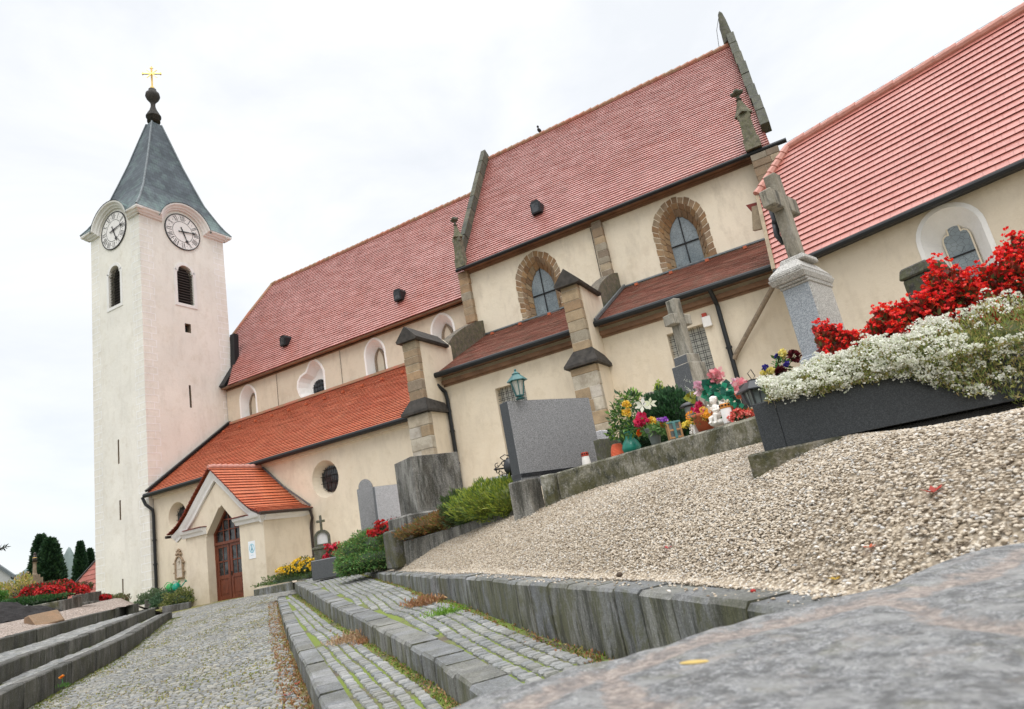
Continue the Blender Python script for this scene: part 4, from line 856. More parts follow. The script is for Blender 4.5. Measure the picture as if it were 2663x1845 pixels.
# door
fD=FS(17.80); door=None
dp=[(-22.74,-.58),(-21.14,-.58),(-21.14,1.95),(-21.5,2.4),(-21.93,2.9),(-22.35,2.4),(-22.74,1.95)]
b=MB(); ring(b,fD,offs(dp,-.08),dp,-.08,.03); b.bar(fD.p(-22.7,1.55,0),fD.p(-21.17,1.55,0),.14,.1,up=(0,0,1)); b.build('door_frame','wood_door',porch)
b=MB(); panel(b,fD,offs(dp,-.02),-.06,.02); fl=b.build('fanlight','dark_glass',porch)
b=MB()
for x in (-22.25,-21.93,-21.6): b.bar(fD.p(x,1.6,-.03),fD.p(x,2.45 if x!=-21.93 else 2.8,-.03),.035,.03)
for z in (2.02,2.42): b.bar(fD.p(-22.7,z,-.03),fD.p(-21.17,z,-.03),.035,.03)
b.build('glazing_bar','wood_door',fl)
for k,(x0,x1) in enumerate(((-22.68,-21.96),(-21.92,-21.2))):
    b=MB()
    for a,c in (((x0,-.56),(x0+.11,1.5)),((x1-.11,-.56),(x1,1.5)),((x0+.11,-.56),(x1-.11,-.40)),((x0+.11,1.38),(x1-.11,1.5)),((x0+.11,.22),(x1-.11,.36))): b.box(a[0],c[0],17.785,17.83,a[1],c[1])
    b.box(x0+.11,x1-.11,17.81,17.83,-.4,.22); b.box(x0+.18,x1-.18,17.795,17.81,-.32,.14)
    xm=(x0+x1)/2
    b.box(xm-.02,xm+.02,17.80,17.82,.36,1.38); b.box(x0+.11,x1-.11,17.80,17.82,.84,.89)
    d=b.build('door','wood_door',porch,bevel=.006)
    b=MB(); b.box(x0+.11,x1-.11,17.822,17.835,.36,1.38); b.build('pane','dark_glass',d)
    if k: b=MB(); b.bar((x0+.05,17.77,.30),(x0+.05,17.77,.46),.03); b.tube([(x0+.05,17.75,.42),(x0+.17,17.74,.42)],.012,6); b.build('door_handle','copper_brown',d)
b=MB(); b.box(-22.85,-20.95,17.2,17.85,-.75,-.565); b.build('threshold','cobble',porch)
# poster
po=thing('poster','white poster with a pale blue round picture taped beside the porch door','poster',(-20.28,17.42,.8)); 
b=MB(); b.box(-20.47,-20.12,17.425,17.438,.74,1.36); b.build('sheet','paper',po)
b=MB(); ring(b,FS(17.425),circ(-20.29,1.10,.105,.13),circ(-20.29,1.10,.14,.17),0,.003)
for p,q in (((-20.35,1.0),(-20.29,1.22)),((-20.29,1.22),(-20.23,1.0)),((-20.34,1.06),(-20.24,1.06)),((-20.29,.98),(-20.29,1.12))): b.bar((p[0],17.423,p[1]),(q[0],17.423,q[1]),.03,.004,up=(0,1,0))
b.build('picture','print_blue',po); b=MB(); b.bar((-20.36,17.423,.86),(-20.24,17.423,.86),.012,.003,up=(0,1,0)); b.build('caption','print_blue',po)
# ================================================================ TOWER
tower=thing('bell_tower','tall white church tower with slate helm, two clocks and gold cross','tower',(-31.4,22.1,-1))
TX0,TX1,TY0,TY1=-33.53,-29.3,19.55,24.7
b=MB(); b.box(TX0,TX1,TY0,TY1,-2,19.9); tw=b.build('wall','plaster_white',tower)
fTS=FS(TY0); fTE=FE(TX1)
def lou(cx,zb,zs,w): # louvred opening shape with shouldered arch head
    h=w/2; pts=[(cx-h,zb),(cx+h,zb),(cx+h,zs)]; k=h*.86; pts.append((cx+k,zs)); 
    for i in range(0,9): a=math.pi*i/8; pts.append((cx+k*math.cos(a),zs+.06+k*.92*math.sin(a)))
    pts+=[(cx-k,zs),(cx-h,zs)]; return pts
lS=lou(-31.49,14.84,16.66,.98); lE=lou(22.06,14.78,16.6,.98)
slits=[(fTE,22.0,9.02,10.22,.12),(fTS,-31.51,6.55,7.75,.12),(fTS,-31.49,3.84,4.78,.12),(fTS,-31.43,.44,1.12,.10)]
cuts=[(cutter(fTS,lS,offs(lS,-.01),.3),'plaster_white'),(cutter(fTE,lE,offs(lE,-.01),.3),'plaster_white')]
for F_,c_,z0,z1_,w in slits:
    P_=[(c_-w/2,z0),(c_+w/2,z0),(c_+w/2,z1_),(c_-w/2,z1_)]; cuts.append((cutter(F_,P_,offs(P_,-.02),.4),'cross_brown'))
sq=[(21.9,13.15),(22.26,13.15),(22.26,13.66),(21.9,13.66)]; cuts.append((cutter(fTE,sq,offs(sq,-.01),.35),'cross_brown'))
boolcut(tw,cuts)
b=MB(); panel(b,fTE,sq,-.3,.02); b.build('window','dark_glass',tower)
for F_,P_ in ((fTS,lS),(fTE,lE)):
    b=MB(); ring(b,F_,P_,offs(P_,.17),0,.03); b.build('window_surround','trim_white',tower)
    b=MB(); panel(b,F_,offs(P_,-.005),-.27,.02); lo_=b.build('louver_window','louver',tower)
    b=MB(); xs=[p[0] for p in P_]; c_=(min(xs)+max(xs))/2; z=P_[0][1]+.06
    while z<max(p[1] for p in P_)-.08:
        hw=.47 if z<16.6 else .47*math.sqrt(max(.05,1-((z-16.62)/.45)**2)); b.bar(F_.p(c_-hw,z,-.10),F_.p(c_+hw,z,-.10),.13,.018,up=F_.n*.7+np.array([0,0,.72])); z+=.155
    b.build('slats','louver_slat',lo_)
# quoins outlines
def quoin(F_,a0,sgn,z0,z1_):
    b=MB(); z=z0;k=0
    while z<z1_:
        w=(.72 if k%2 else .48); zt=min(z+.36,z1_); t=.045
        A0,A1=sorted((a0,a0+sgn*w))
        b.add([F_.p(A0,z,.004),F_.p(A1,z,.004),F_.p(A1,z+t,.004),F_.p(A0,z+t,.004)],[(0,1,2,3)]); 
        wmax=.72; e=a0+sgn*w; E0,E1=sorted((e,e-sgn*t)); b.add([F_.p(E0,z,.006),F_.p(E1,z,.006),F_.p(E1,zt+t,.006),F_.p(E0,zt+t,.006)],[(0,1,2,3)])
        if k%2: b.add([F_.p(A0,zt,.005),F_.p(A1,zt,.005),F_.p(A1,zt+t,.005),F_.p(A0,zt+t,.005)],[(0,1,2,3)])
        z=zt;k+=1
    b.build('quoins','quoin_line',tower)
for F_,a,s_ in ((fTS,TX0,1),(fTS,TX1,-1),(fTE,TY0,1),(fTE,TY1,-1)): quoin(F_,a,s_,-.6,19.3)
# thin white quoin colour band handled by outlines; cornice with eyebrow arches
def cpath(c,zc,r,a0,a1,zl):
    th=math.asin((zl-zc)/r); pts=[(a0,zl)]; K=18
    for k in range(K+1): a=math.pi-th-(math.pi-2*th)*k/K; pts.append((c+r*math.cos(a),zc+r*math.sin(a)))
    pts.append((a1,zl)); return pts
cp=[(-.02,0),(0,.10),(.06,.12),(.10,.20),(.18,.24),(.24,.34),(.32,.36),(.32,0)]
b=MB(); sweep(b,fTS,cpath(-31.42,19.12,1.28,TX0-.0,TX1+.0,19.3),cp); sweep(b,fTE,cpath(22.08,19.08,1.28,TY0,TY1,19.3),cp)
for x,y in ((TX1,TY0),(TX0,TY0),(TX1,TY1)): 
    for (o_,d),(o2,d2) in zip(cp,cp[1:]):
        if o2>o_: b.box(x-(d2 if x<-31 else 0),x+(d2 if x>-31 else 0),y-(d2 if y<22 else 0),y+(d2 if y>22 else 0),19.3+max(0,o_),19.3+o2)
o=b.build('cornice','trim_white',tower); fixn(o)
for F_,c_,zc in ((fTS,-31.42,19.15),(fTE,22.05,19.08)):
    b=MB(); panel(b,F_,circ(c_,zc,1.05,1.05,48),.04,.05); ck=b.build('clock_face','clock_white',tower)
    b=MB(); ring(b,F_,circ(c_,zc,1.03,1.03,48),circ(c_,zc,1.08,1.08,48),0,.06); ring(b,F_,circ(c_,zc,.60,.60,48),circ(c_,zc,.625,.625,48),0,.045)
    num=['XII','I','II','III','IIII','V','VI','VII','VIII','IX','X','XI']
    for k,s_ in enumerate(num):
        th=math.radians(90-30*k); cr=np.array([math.cos(th),math.sin(th)]); tg=np.array([math.sin(th),-math.cos(th)])   # reading direction clockwise
        ws={'I':.075,'V':.16,'X':.16}; tot=sum(ws[q] for q in s_); x=-tot/2
        for q in s_:
            w=ws[q]; xc=x+w/2; r0,r1=.67,.99
            def seg(xa,ra,xb,rb,t):
                A=np.array([c_,zc])+tg*xa+cr*ra; B=np.array([c_,zc])+tg*xb+cr*rb; d=(B-A)/np.linalg.norm(B-A); nn=np.array([-d[1],d[0]])*t/2
                b.add([F_.p(*(A-nn),.045),F_.p(*(A+nn),.045),F_.p(*(B+nn),.045),F_.p(*(B-nn),.045)],[(0,1,2,3)])
            if q=='I': seg(xc,r0,xc,r1,.035)
            elif q=='V': seg(xc-.055,r1,xc,r0,.035); seg(xc+.055,r1,xc,r0,.015)
            else: seg(xc-.055,r1,xc+.055,r0,.035); seg(xc+.055,r1,xc-.055,r0,.015)
            x+=w
        th2=th-math.radians(15); A=np.array([c_,zc])+.83*np.array([math.cos(th2),math.sin(th2)]); b.add([F_.p(A[0]+dx,A[1]+dz,.045) for dx,dz in ((-.02,-.02),(.02,-.02),(.02,.02),(-.02,.02))],[(0,1,2,3)])
    b.build('numerals','clock_black',ck)
    for nm,ang,ln,wd in (('minute_hand',90-13.5*6,.92,.06),('hour_hand',90-5.23*30,.78,.09)):
        b=MB(); th=math.radians(ang); d=np.array([math.cos(th),math.sin(th)]); nn=np.array([-d[1],d[0]]); c0=np.array([c_,zc])
        def Q(s_,w): return c0+d*s_+nn*w
        dd=.09 if nm[0]=='m' else .075
        poly=[Q(-.28,-.05),Q(-.2,-.02),Q(0,-.045),Q(ln*.62,-.02),Q(ln*.70,-wd*1.2),Q(ln*.8,-wd*.5),Q(ln,0),Q(ln*.8,wd*.5),Q(ln*.70,wd*1.2),Q(ln*.62,.02),Q(0,.045),Q(-.2,.02),Q(-.28,.05)]
        b.prism([tuple(p) for p in poly],lambda a,z:F_.p(a,z,dd),lambda a,z:F_.p(a,z,dd-.012)); b.build(nm,'clock_black',ck)
# helm
hc=np.array([-31.42,22.12]); HX,HY=2.47,2.93
prof=[(1.0,19.64),(.91,20.02),(.82,20.5),(.64,21.65),(.50,22.95),(.37,24.2),(.23,25.75),(.105,27.1)]
b=MB()
for side in range(4):
    for (s0,z0),(s1,z1_) in zip(prof,prof[1:]):
        def cor(s_,z,k): 
            cs=[(-1,-1),(1,-1),(1,1),(-1,1)][k%4]; return (hc[0]+cs[0]*HX*s_,hc[1]+cs[1]*HY*s_,z)
        A,B_2,C_,D_=cor(s0,z0,side),cor(s0,z0,side+1),cor(s1,z1_,side+1),cor(s1,z1_,side); L0=math.dist(A,B_2)/2;L1=math.dist(C_,D_)/2
        v0=z0*1.05; v1=z1_*1.05
        b.add([A,B_2,C_,D_],[(0,1,2,3)],uv=[(-L0,v0),(L0,v0),(L1,v1),(-L1,v1)])
b.add([(hc[0]+x*HX,hc[1]+y*HY,19.64) for x,y in ((-1,-1),(1,-1),(1,1),(-1,1))],[(0,3,2,1)]); b.add([(hc[0]+x*HX*.105,hc[1]+y*HY*.105,27.1) for x,y in ((-1,-1),(1,-1),(1,1),(-1,1))],[(0,1,2,3)])
hm=b.build('helm','slate',tower); import bmesh
bm=bmesh.new(); bm.from_mesh(hm.data); bmesh.ops.remove_doubles(bm,verts=bm.verts,dist=.001); bmesh.ops.recalc_face_normals(bm,faces=bm.faces); bm.to_mesh(hm.data); bm.free()
cs2=[]
for F_,c_,zc in ((fTS,-31.42,19.12),(fTE,22.08,19.08)):
    cb=MB(); pp=circ(c_,zc,1.60,1.60,40); cb.prism(pp,lambda a,z:F_.p(a,z,.9),lambda a,z:F_.p(a,z,-.06)); cs2.append((cb,'slate'))
boolcut(hm,cs2)
b=MB()
for F_,c_,zc in ((fTS,-31.42,19.12),(fTE,22.08,19.08)): panel(b,F_,[(c_+1.34*math.cos(math.pi*k/20),zc+1.34*math.sin(math.pi*k/20)) for k in range(21)],.003,.25); lun=b.build('lunette','plaster_white',tower); fixn(lun); b=MB()
b=MB()
# eyebrow barrels
for F_,c_,zc,dep in ((Frame((0,TY0,0),(1,0,0),(0,-1,0)),-31.42,19.12,1.4),(Frame((TX1,0,0),(0,1,0),(1,0,0)),22.08,19.08,1.3)):
    K=16; r=1.63; vs=[]
    for k in range(K+1): a=.22+(math.pi-.44)*k/K; vs.append(F_.p(c_+r*math.cos(a),zc+.0+r*math.sin(a),.38)); vs.append(F_.p(c_+r*math.cos(a)*.9,zc+r*math.sin(a)+.25,-dep))
    b.add(vs,[(2*k,2*k+2,2*k+3,2*k+1) for k in range(K)],uv=[(k*.15,j*1.) for k in range(K+1) for j in (0,1)])
b.build('eyebrow_roof','slate',tower)
b=MB()
for sx,sy in ((1,-1),(-1,-1),(1,1),(-1,1)): b.tube([(hc[0]+sx*HX*s_,hc[1]+sy*HY*s_,z+.02) for s_,z in prof],.05,5)
b.build('hip_flashing','lead',tower)
b=MB(); b.lathe((hc[0],hc[1],27.3),[(.36,0),(.36,.3),(.42,.32),(.42,.42),(.34,.45),(.34,.58),(.22,.8),(.13,1.1),(.13,1.3),(.20,1.45),(.33,1.62),(.41,1.82),(.38,2.02),(.26,2.15),(.22,2.2),(.22,2.32),(.08,2.36)],20); b.build('spire_knob','cap_black',tower,smooth=True)
b=MB(); c0=np.array([hc[0],hc[1],29.6]); cu=np.array([.62,.78,0]); cu=np.array([.75,.66,0.]); cu/=np.linalg.norm(cu)
b.lathe(c0,[(.03,0),(.12,.1),(.12,.2),(.03,.3)],8); b.bar(c0,c0+[0,0,1.7],.10,.06)
b.bar(c0+[0,0,1.2]-cu*.55,c0+[0,0,1.2]+cu*.55,.10,.06)
for s_ in (-1,1): b.bar(c0+[0,0,1.2]+cu*s_*.5+[0,0,-.09],c0+[0,0,1.2]+cu*s_*.5+[0,0,.09],.07,.05); b.bar(c0+[0,0,1.2]-cu*s_*.28+[0,0,.28],c0+[0,0,1.2]+cu*s_*.28-[0,0,.28],.055,.04)
b.bar(c0+[0,0,1.62]-cu*.1,c0+[0,0,1.62]+cu*.1,.07,.05); b.build('cross','gold',tower)
# ================================================================ CHAPEL (rotated)
u=np.array([.924,-.382,0]); nb=np.array([.382,.924,0]); eL=onY(zX(465,1130),17.9)
pe=zX(465,1130)
fK=Frame((eL[0],eL[1],0),u,-nb); ze=eL[2]
chapel=thing('side_chapel','rendered chapel with large pale red roof tiles and half hipped end, at the right edge','chapel',(eL[0]+3,eL[1]+2,0))
# ridge: solve perpendicular distance w with pitch
def ridge_solve():
    lo,hi=1,9
    for _ in range(60):
        w=(lo+hi)/2; d=ray(z7(300,372)); o=np.array([eL[0],eL[1],0])+nb*w; t=(o@nb)/(d@nb); z=(d*t)[2]
        if z-ze>w*1.75: lo=w
        else: hi=w
    return w,d*t
wr,rp=ridge_solve(); zr=ze+wr*1.75; aR=float((rp-fK.o)@u)
aHip,zHip=None,None
# half hip lower end in the gable plane: measured point
ph=ray(zX(290,365)); 
def solve_slope(d): # intersect with south roof plane
    nrm=np.cross(u,nb*wr+np.array([0,0,zr-ze])); p0=np.array([eL[0],eL[1],ze]); t=(p0@nrm)/(d@nrm); return d*t
hp=solve_slope(ph); aH=float((hp-fK.o)@u); tH=(hp[2]-ze)/(zr-ze)
def lo_f(t):
    if t<tH: return 0+ (aH-0)*(t/tH)*1.0
    return aH+(aR-aH)*(t-tH)/(1-tH)
b=MB(); roof(b,(eL[0],eL[1],ze),u,nb*wr+np.array([0,0,zr-ze]),int(math.hypot(wr,zr-ze)/.20),lo_f,cst(9.5),th=.045,seg=.47,jit=.004); b.build('roof_slope',['tile_chapel','tile_edge'],chapel)
b=MB(); a=aR
K=0
while a<9.5:
    p=fK.p(a,zr+.05,-wr); q=fK.p(min(9.5,a+.55),zr+.07,-wr); b.tube([p,q],[.11,.13],10); a+=.5
b.build('ridge','verge_pink',chapel)
b=MB(); R1=fK.p(aR,zr+.05,-wr); R0=hp+np.array([0,0,.08]); 
for k in range(7): A=R1+(R0-R1)*k/7; B2=R1+(R0-R1)*(k+1.08)/7; b.tube([A,B2],[.12,.15],9)
b.build('hip_ridge','verge_pink',chapel)
# west half hip slope (seen edge on) + back slope + walls
b=MB(); back=nb*wr*2
Hn=hp+nb*2*(1-tH)*wr; b.add([hp,Hn,R1],[(0,1,2)]); b.build('half_hip','tile_chapel',chapel)
b=MB(); e0=np.array([eL[0],eL[1],ze]); b.add([R1,fK.p(9.5,zr,-wr),fK.p(9.5,ze,-2*wr),e0+back],[(0,1,2,3)]); b.build('north_slope','tile_chapel',chapel)
b=MB(); b.add([fK.p(.05,-1,-.28),fK.p(9.4,-1,-.28),fK.p(9.4,ze-.06,-.28),fK.p(.05,ze-.06,-.28),fK.p(.05,-1,-.9),fK.p(9.4,-1,-.9),fK.p(9.4,ze-.06,-.9),fK.p(.05,ze-.06,-.9)],[(0,1,2,3),(7,6,5,4),(0,4,5,1),(1,5,6,2),(2,6,7,3),(3,7,4,0)]); cwall=b.build('wall','plaster_grey_yellow',chapel); fixn(cwall)
fKw=Frame(fK.p(0,0,-.28),u,-nb)
ca,cz=fKw.loc(z7(1160,760)); wt=fKw.loc(z7(1140,670)); wl=fKw.loc(z7(985,850)); wrr=fKw.loc(z7(1372,935)); 
W_=abs(wrr[0]-wl[0])*1.0; cxw=(wl[0]+wrr[0])/2+.0; top=wt[1]
it=fKw.loc(z7(1140,742)); il=fKw.loc(z7(1100,820)); ir=fKw.loc(z7(1285,960)); 
oo=[(cxw-W_/2,2.2),(cxw+W_/2,2.2)]+[(cxw+W_/2*math.cos(a),top-W_*.52+W_*.52*math.sin(a)) for a in [math.pi*k/14 for k in range(15)]]
iw=W_*.46; ii=[(cxw-iw/2,2.2),(cxw+iw/2,2.2)]+[(cxw+iw/2*math.cos(a),it[1]-iw*.9+iw*.62*math.sin(a)) for a in [math.pi*k/14 for k in range(15)]]
boolcut(cwall,[(cutter(fKw,oo,ii,.42),'trim_white')])
b=MB(); ring(b,fKw,oo,offs(oo,.10),0,.02); b.build('window_surround','trim_white',chapel)
b=MB(); zt=it[1]; h=iw*.40
h=iw*.47
tre=[(cxw-h,2.2),(cxw+h,2.2),(cxw+h,zt-.36),(cxw+h*.92,zt-.27),(cxw+h*.7,zt-.23),(cxw+h*.45,zt-.24),(cxw+h*.42,zt-.18)]+[(cxw+h*.42*math.cos(a),zt-.12+.13*math.sin(a)) for a in [math.pi*k/8 for k in range(9)]]+[(cxw-h*.42,zt-.18),(cxw-h*.45,zt-.24),(cxw-h*.7,zt-.23),(cxw-h*.92,zt-.27),(cxw-h,zt-.36)]
panel(b,fKw,tre,-.34,.03); wo=b.build('window','window_glass',chapel)
b=MB(); b.bar(fKw.p(cxw-h,zt-.75,-.325),fKw.p(cxw+h,zt-.75,-.325),.035,.03); b.build('glazing_bar','black_iron',wo)
b=MB(); ring(b,fKw,tre,offs(tre,.03),-.42,-.33); b.build('tracery','plaster_cream',chapel)
# gable west wall & verge
b=MB(); g0=fK.p(.0,-1,-.3); P_=[fK.p(.02,-1,-.3),fK.p(.02,ze,-.3),hp-nb*.0+u*.1-np.array([0,0,.15]),Hn+u*.1-np.array([0,0,.15]),fK.p(.02,ze,-2*wr+.3),fK.p(.02,-1,-2*wr+.3)]; b.add(P_,[(0,1,2,3,4,5)]); b.build('gable_wall','plaster_cream',chapel)
b=MB(); E0_=np.array([eL[0],eL[1],ze])-u*.03; b.bar(E0_,hp-u*.03,.10,.16); b.bar(hp-np.array([0,0,.25])-u*.12,hp-np.array([0,0,.95])-u*.30,.12,.3); b.build('verge','sandstone',chapel)
b=MB(); b.prism([(0,0),(.42,-.1),(.5,-.95),(.28,-.7)],lambda a,z:hp-u*(.45-a)+np.array([0,0,z-.05]),lambda a,z:hp-u*(.45-a)+np.array([0,0,z-.05])+nb*.5); o=b.build('verge_board','tile_edge',chapel); fixn(o)
b=MB(); b.tube([fK.p(-.02,ze-.07,.06),fK.p(9.5,ze-.07,.06)],.075,10); b.bar(fK.p(0,ze-.08,-.12),fK.p(9.5,ze-.08,-.12),.2,.06); b.build('gutter','gutter',chapel)
b=MB()
for k in range(6): q=fK.p(aR+.8+k*1.5,zr+.12,-wr); b.tube([q,q+np.array([0,0,.08])],.01,5)
b.tube([fK.p(aR,zr+.2,-wr),fK.p(9.5,zr+.2,-wr)],.005,4); b.build('lightning_cable','black_iron',chapel)
# ================================================================ FOLIAGE HELPERS
def qmesh(name,V,Cq,parent,mat='foliage',loc=None):
    """V (N,4,3) quads, Cq (N,3) colours"""
    V=np.asarray(V,np.float32); n=len(V); off=np.array(worldloc(parent) if parent is not None else (loc or (0,0,0)),np.float32)
    me=bpy.data.meshes.new(name); me.vertices.add(n*4); me.vertices.foreach_set('co',(V.reshape(-1,3)-off).ravel())
    me.loops.add(n*4); me.loops.foreach_set('vertex_index',np.arange(n*4,dtype=np.int32)); me.polygons.add(n)
    me.polygons.foreach_set('loop_start',np.arange(0,n*4,4,dtype=np.int32)); me.polygons.foreach_set('loop_total',np.full(n,4,np.int32))
    me.materials.append(M_[mat]); me.update(calc_edges=True)
    ca=me.color_attributes.new('Col','FLOAT_COLOR','CORNER'); arr=np.ones((n*4,4),np.float32); arr[:,:3]=np.repeat(np.asarray(Cq,np.float32),4,axis=0); ca.data.foreach_set('color',arr.ravel())
    o=bpy.data.objects.new(name,me); C.objects.link(o)
    if parent is not None: o.parent=parent
    else: o.location=off.tolist()
    return o
def unit(v): return v/np.maximum(np.linalg.norm(v,axis=-1,keepdims=True),1e-9)
def quads(P,D,size,asp=.5,jit=.35):
    """diamond leaves starting at P along D"""
    n=len(P); D=unit(D+rng.normal(0,jit,(n,3))); s=unit(np.cross(D,rng.normal(0,1,(n,3)))); L_=(size*rng.uniform(.6,1.3,n))[:,None]; w=L_*asp*.5
    return np.stack([P,P+D*L_*.5+s*w,P+D*L_,P+D*L_*.5-s*w],1)
def pick(pal,n,var=.2):
    pal=np.array(pal); c=pal[rng.integers(0,len(pal),n)]; return np.clip(c*rng.uniform(1-var,1+var,(n,1)),0,1)
def ellpts(c,r,n,shell=.35,upper=False,lump=.18,freq=3.):
    d=unit(rng.normal(0,1,(n,3))); 
    if upper: d[:,2]=np.abs(d[:,2])
    ph=rng.uniform(0,6,3); l=1+lump*(np.sin(d[:,0]*freq*2+ph[0])*np.sin(d[:,1]*freq*2+ph[1])+.7*np.sin(d[:,2]*freq*3+ph[2]+d[:,0]*4))
    rad=(1-shell*rng.random(n)**1.5)*l
    return np.array(c)+d*rad[:,None]*np.array(r),d
GREEN=[(.06,.13,.025),(.09,.18,.035),(.045,.10,.02)]
def flowers(P,Nn,size,petals=4,pal=((.6,.02,.015),)):
    out=[];cs=[]
    for k in range(petals):
        a=2*math.pi*k/petals; t=unit(np.cross(Nn,np.array([.3,.2,1.]))); bb=np.cross(Nn,t); d=t*math.cos(a)+bb*math.sin(a)+Nn*.45
        out.append(quads(P,d,size,1.1,.25))
    V=np.concatenate(out); return V,pick(pal,len(V),.22)
def vh(base,px):
    d=ray(px); base=np.array(base); t=(d[:2]@base[:2])/(d[:2]@d[:2]); return float(t*d[2]-base[2])
def stand(px,t,top=None):
    b_=at(px,t); return b_,(vh(b_,top) if top else None)
HOR=np.array([R[0,0],R[1,0],0]); HOR/=np.linalg.norm(HOR)   # roughly along the picture, horizontal
TOC=lambda p:-np.array([p[0],p[1],0])/math.hypot(p[0],p[1])   # towards camera
# ================================================================ LEFT BACKGROUND
def ramp_obj(): pass
hb=MB(); K=40
def hill(cx_px,t,w,h,base_px):
    c=at(base_px,t); vs=[];fs=[]
    for i in range(K+1):
        for j in range(K//2+1):
            a=(i/K-.5)*2; q=j/(K//2); x=c+HOR*a*w; x=x-TOC(c)*q*w*1.1
            z=h*math.cos(min(1,abs(a))*math.pi/2)**.7*math.sin(min(1,q+.05)*math.pi*.9)**.8*(1+.10*math.sin(a*9+1)+.05*math.sin(a*23))+random.uniform(-.012,.012)*h
            vs.append((x[0],x[1],c[2]-6+max(0,z)))
    b=MB(); b.add(vs,[(i*(K//2+1)+j,(i+1)*(K//2+1)+j,(i+1)*(K//2+1)+j+1,i*(K//2+1)+j+1) for i in range(K) for j in range(K//2)]); o=b.build('hill','hill_wood',smooth=True); return tag(o,kind='structure')
hill(0,380,22,25,zA(925,1190)); hill(0,460,40,17,zA(330,1200))
def cedar(base_px,top_px,t,w,label):
    c=at(base_px,t); h=vh(c,top_px); c=c-np.array([0,0,1.2]); h+=1.2
    o=thing('cedar_tree',label,'tree',c,'clipped columnar cedars behind the graves')
    n=5200; z=rng.random(n)**.85; a=rng.uniform(0,2*math.pi,n); prof=np.clip(np.minimum(1,(1-z)**.62*1.45),0,1)*(.86+.14*np.sin(z*2.2))
    lump=1+.09*np.sin(a*5+z*17)+.07*np.sin(a*3-z*31); r=w/2*prof*lump*(1-.25*rng.random(n)**2)
    P=np.stack([c[0]+r*np.cos(a),c[1]+r*np.sin(a),c[2]+z*h],1); D=np.stack([np.cos(a)*.8,np.sin(a)*.8,np.full(n,.8)],1)
    qmesh('crown',quads(P,D,.26,.55,.4),pick([(.022,.06,.025),(.035,.085,.03),(.015,.045,.02)],n),o)
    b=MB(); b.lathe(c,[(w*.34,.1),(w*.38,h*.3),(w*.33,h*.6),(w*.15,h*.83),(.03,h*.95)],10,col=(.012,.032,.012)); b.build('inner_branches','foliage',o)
    b=MB(); b.lathe(c-np.array([0,0,.8]),[(.14,0),(.11,1.2)],8); b.build('trunk','bark',o)
cedar(zA(560,1180),zA(545,528),34,.80,'dark columnar cedar with flattened top, left of the joined pair at the left')
cedar(zA(690,1180),zA(715,572),33.5,1.16,'broad dark columnar cedar right of the joined pair, before the wooded hill')
cedar(zA(1115,1170),zA(1165,588),58,.95,'pointed narrow cedar just left of the tower behind the red roof')
cedar(zA(1250,1160),zA(1268,695),60,.72,'short cedar half hidden behind the left edge of the tower')
def house():
    c=at(zA(1120,1262),44); ux=np.array([HOR[0],HOR[1],0]); 
    o=thing('house','low yellow house with hipped red tiled roof beside the tower foot','house',c-np.array([0,0,2.5]))
    fr=Frame((c[0],c[1],0),ux,TOC(c)); z=c[2]-.02
    b=MB(); P=[fr.p(0,z-3.2,0),fr.p(7,z-3.2,0),fr.p(7,z,0),fr.p(0,z,0),fr.p(0,z-3.2,-6),fr.p(7,z-3.2,-6),fr.p(7,z,-6),fr.p(0,z,-6)]
    b.add(P,[(0,1,2,3),(5,4,7,6),(4,0,3,7),(1,5,6,2)]); b.build('wall','house_yellow',o)
    b=MB(); n_=13; ap=fr.p(3.4,z+4.1,-3.2)
    def tri(A,B,rows):
        for i in range(rows):
            t0=i/rows;t1=(i+1.1)/rows; q=lambda P_,t:P_+(ap-P_)*min(1,t); j=.05
            b.add([q(A,t0)+[0,0,j],q(B,t0)+[0,0,j],q(B,t1),q(A,t1)],[(0,1,2,3)],uv=[(0,i),(np.linalg.norm(B-A)*(1-t0),i),(np.linalg.norm(B-A)*(1-t1),i+1),(0,i+1)],m=0)
    a0=fr.p(-1.6,z-.55,.5);a1=fr.p(7.6,z+.1,.5);a2=fr.p(-.9,z-.35,-6.5)
    tri(a0,a1,n_); tri(a2,a0,n_); b.build('roof',['tile_house','tile_edge'],o)
    b=MB(); b.bar(a0,ap,.16,.12); b.bar(a0-[0,0,.1],a1-[0,0,.1],.2,.14); b.build('ridge','copper_brown',o)
house()
c=at(zA(10,1150),60); o=thing('house','pale gabled house cut off by the left edge of the picture','house',c-np.array([0,0,3]))
b=MB(); fr=Frame((c[0],c[1],0),HOR,TOC(c)); z=c[2]; P_=[(-7,z-5),(.9,z-5),(.9,z+.6),(-3,z+3.6),(-7,z+.5)]; b.prism(P_,lambda a,q:fr.p(a,q,0),lambda a,q:fr.p(a,q,-6)); q=b.build('wall','house_grey',o); fixn(q)
b=MB(); b.add([fr.p(1.25,z+.3,.3),fr.p(-3,z+3.85,.3),fr.p(-3,z+3.85,-6),fr.p(1.25,z+.3,-6)],[(0,1,2,3)]); b.bar(fr.p(1.25,z+.3,.3),fr.p(-3,z+3.85,.3),.2,.25); b.build('roof','lead',o)
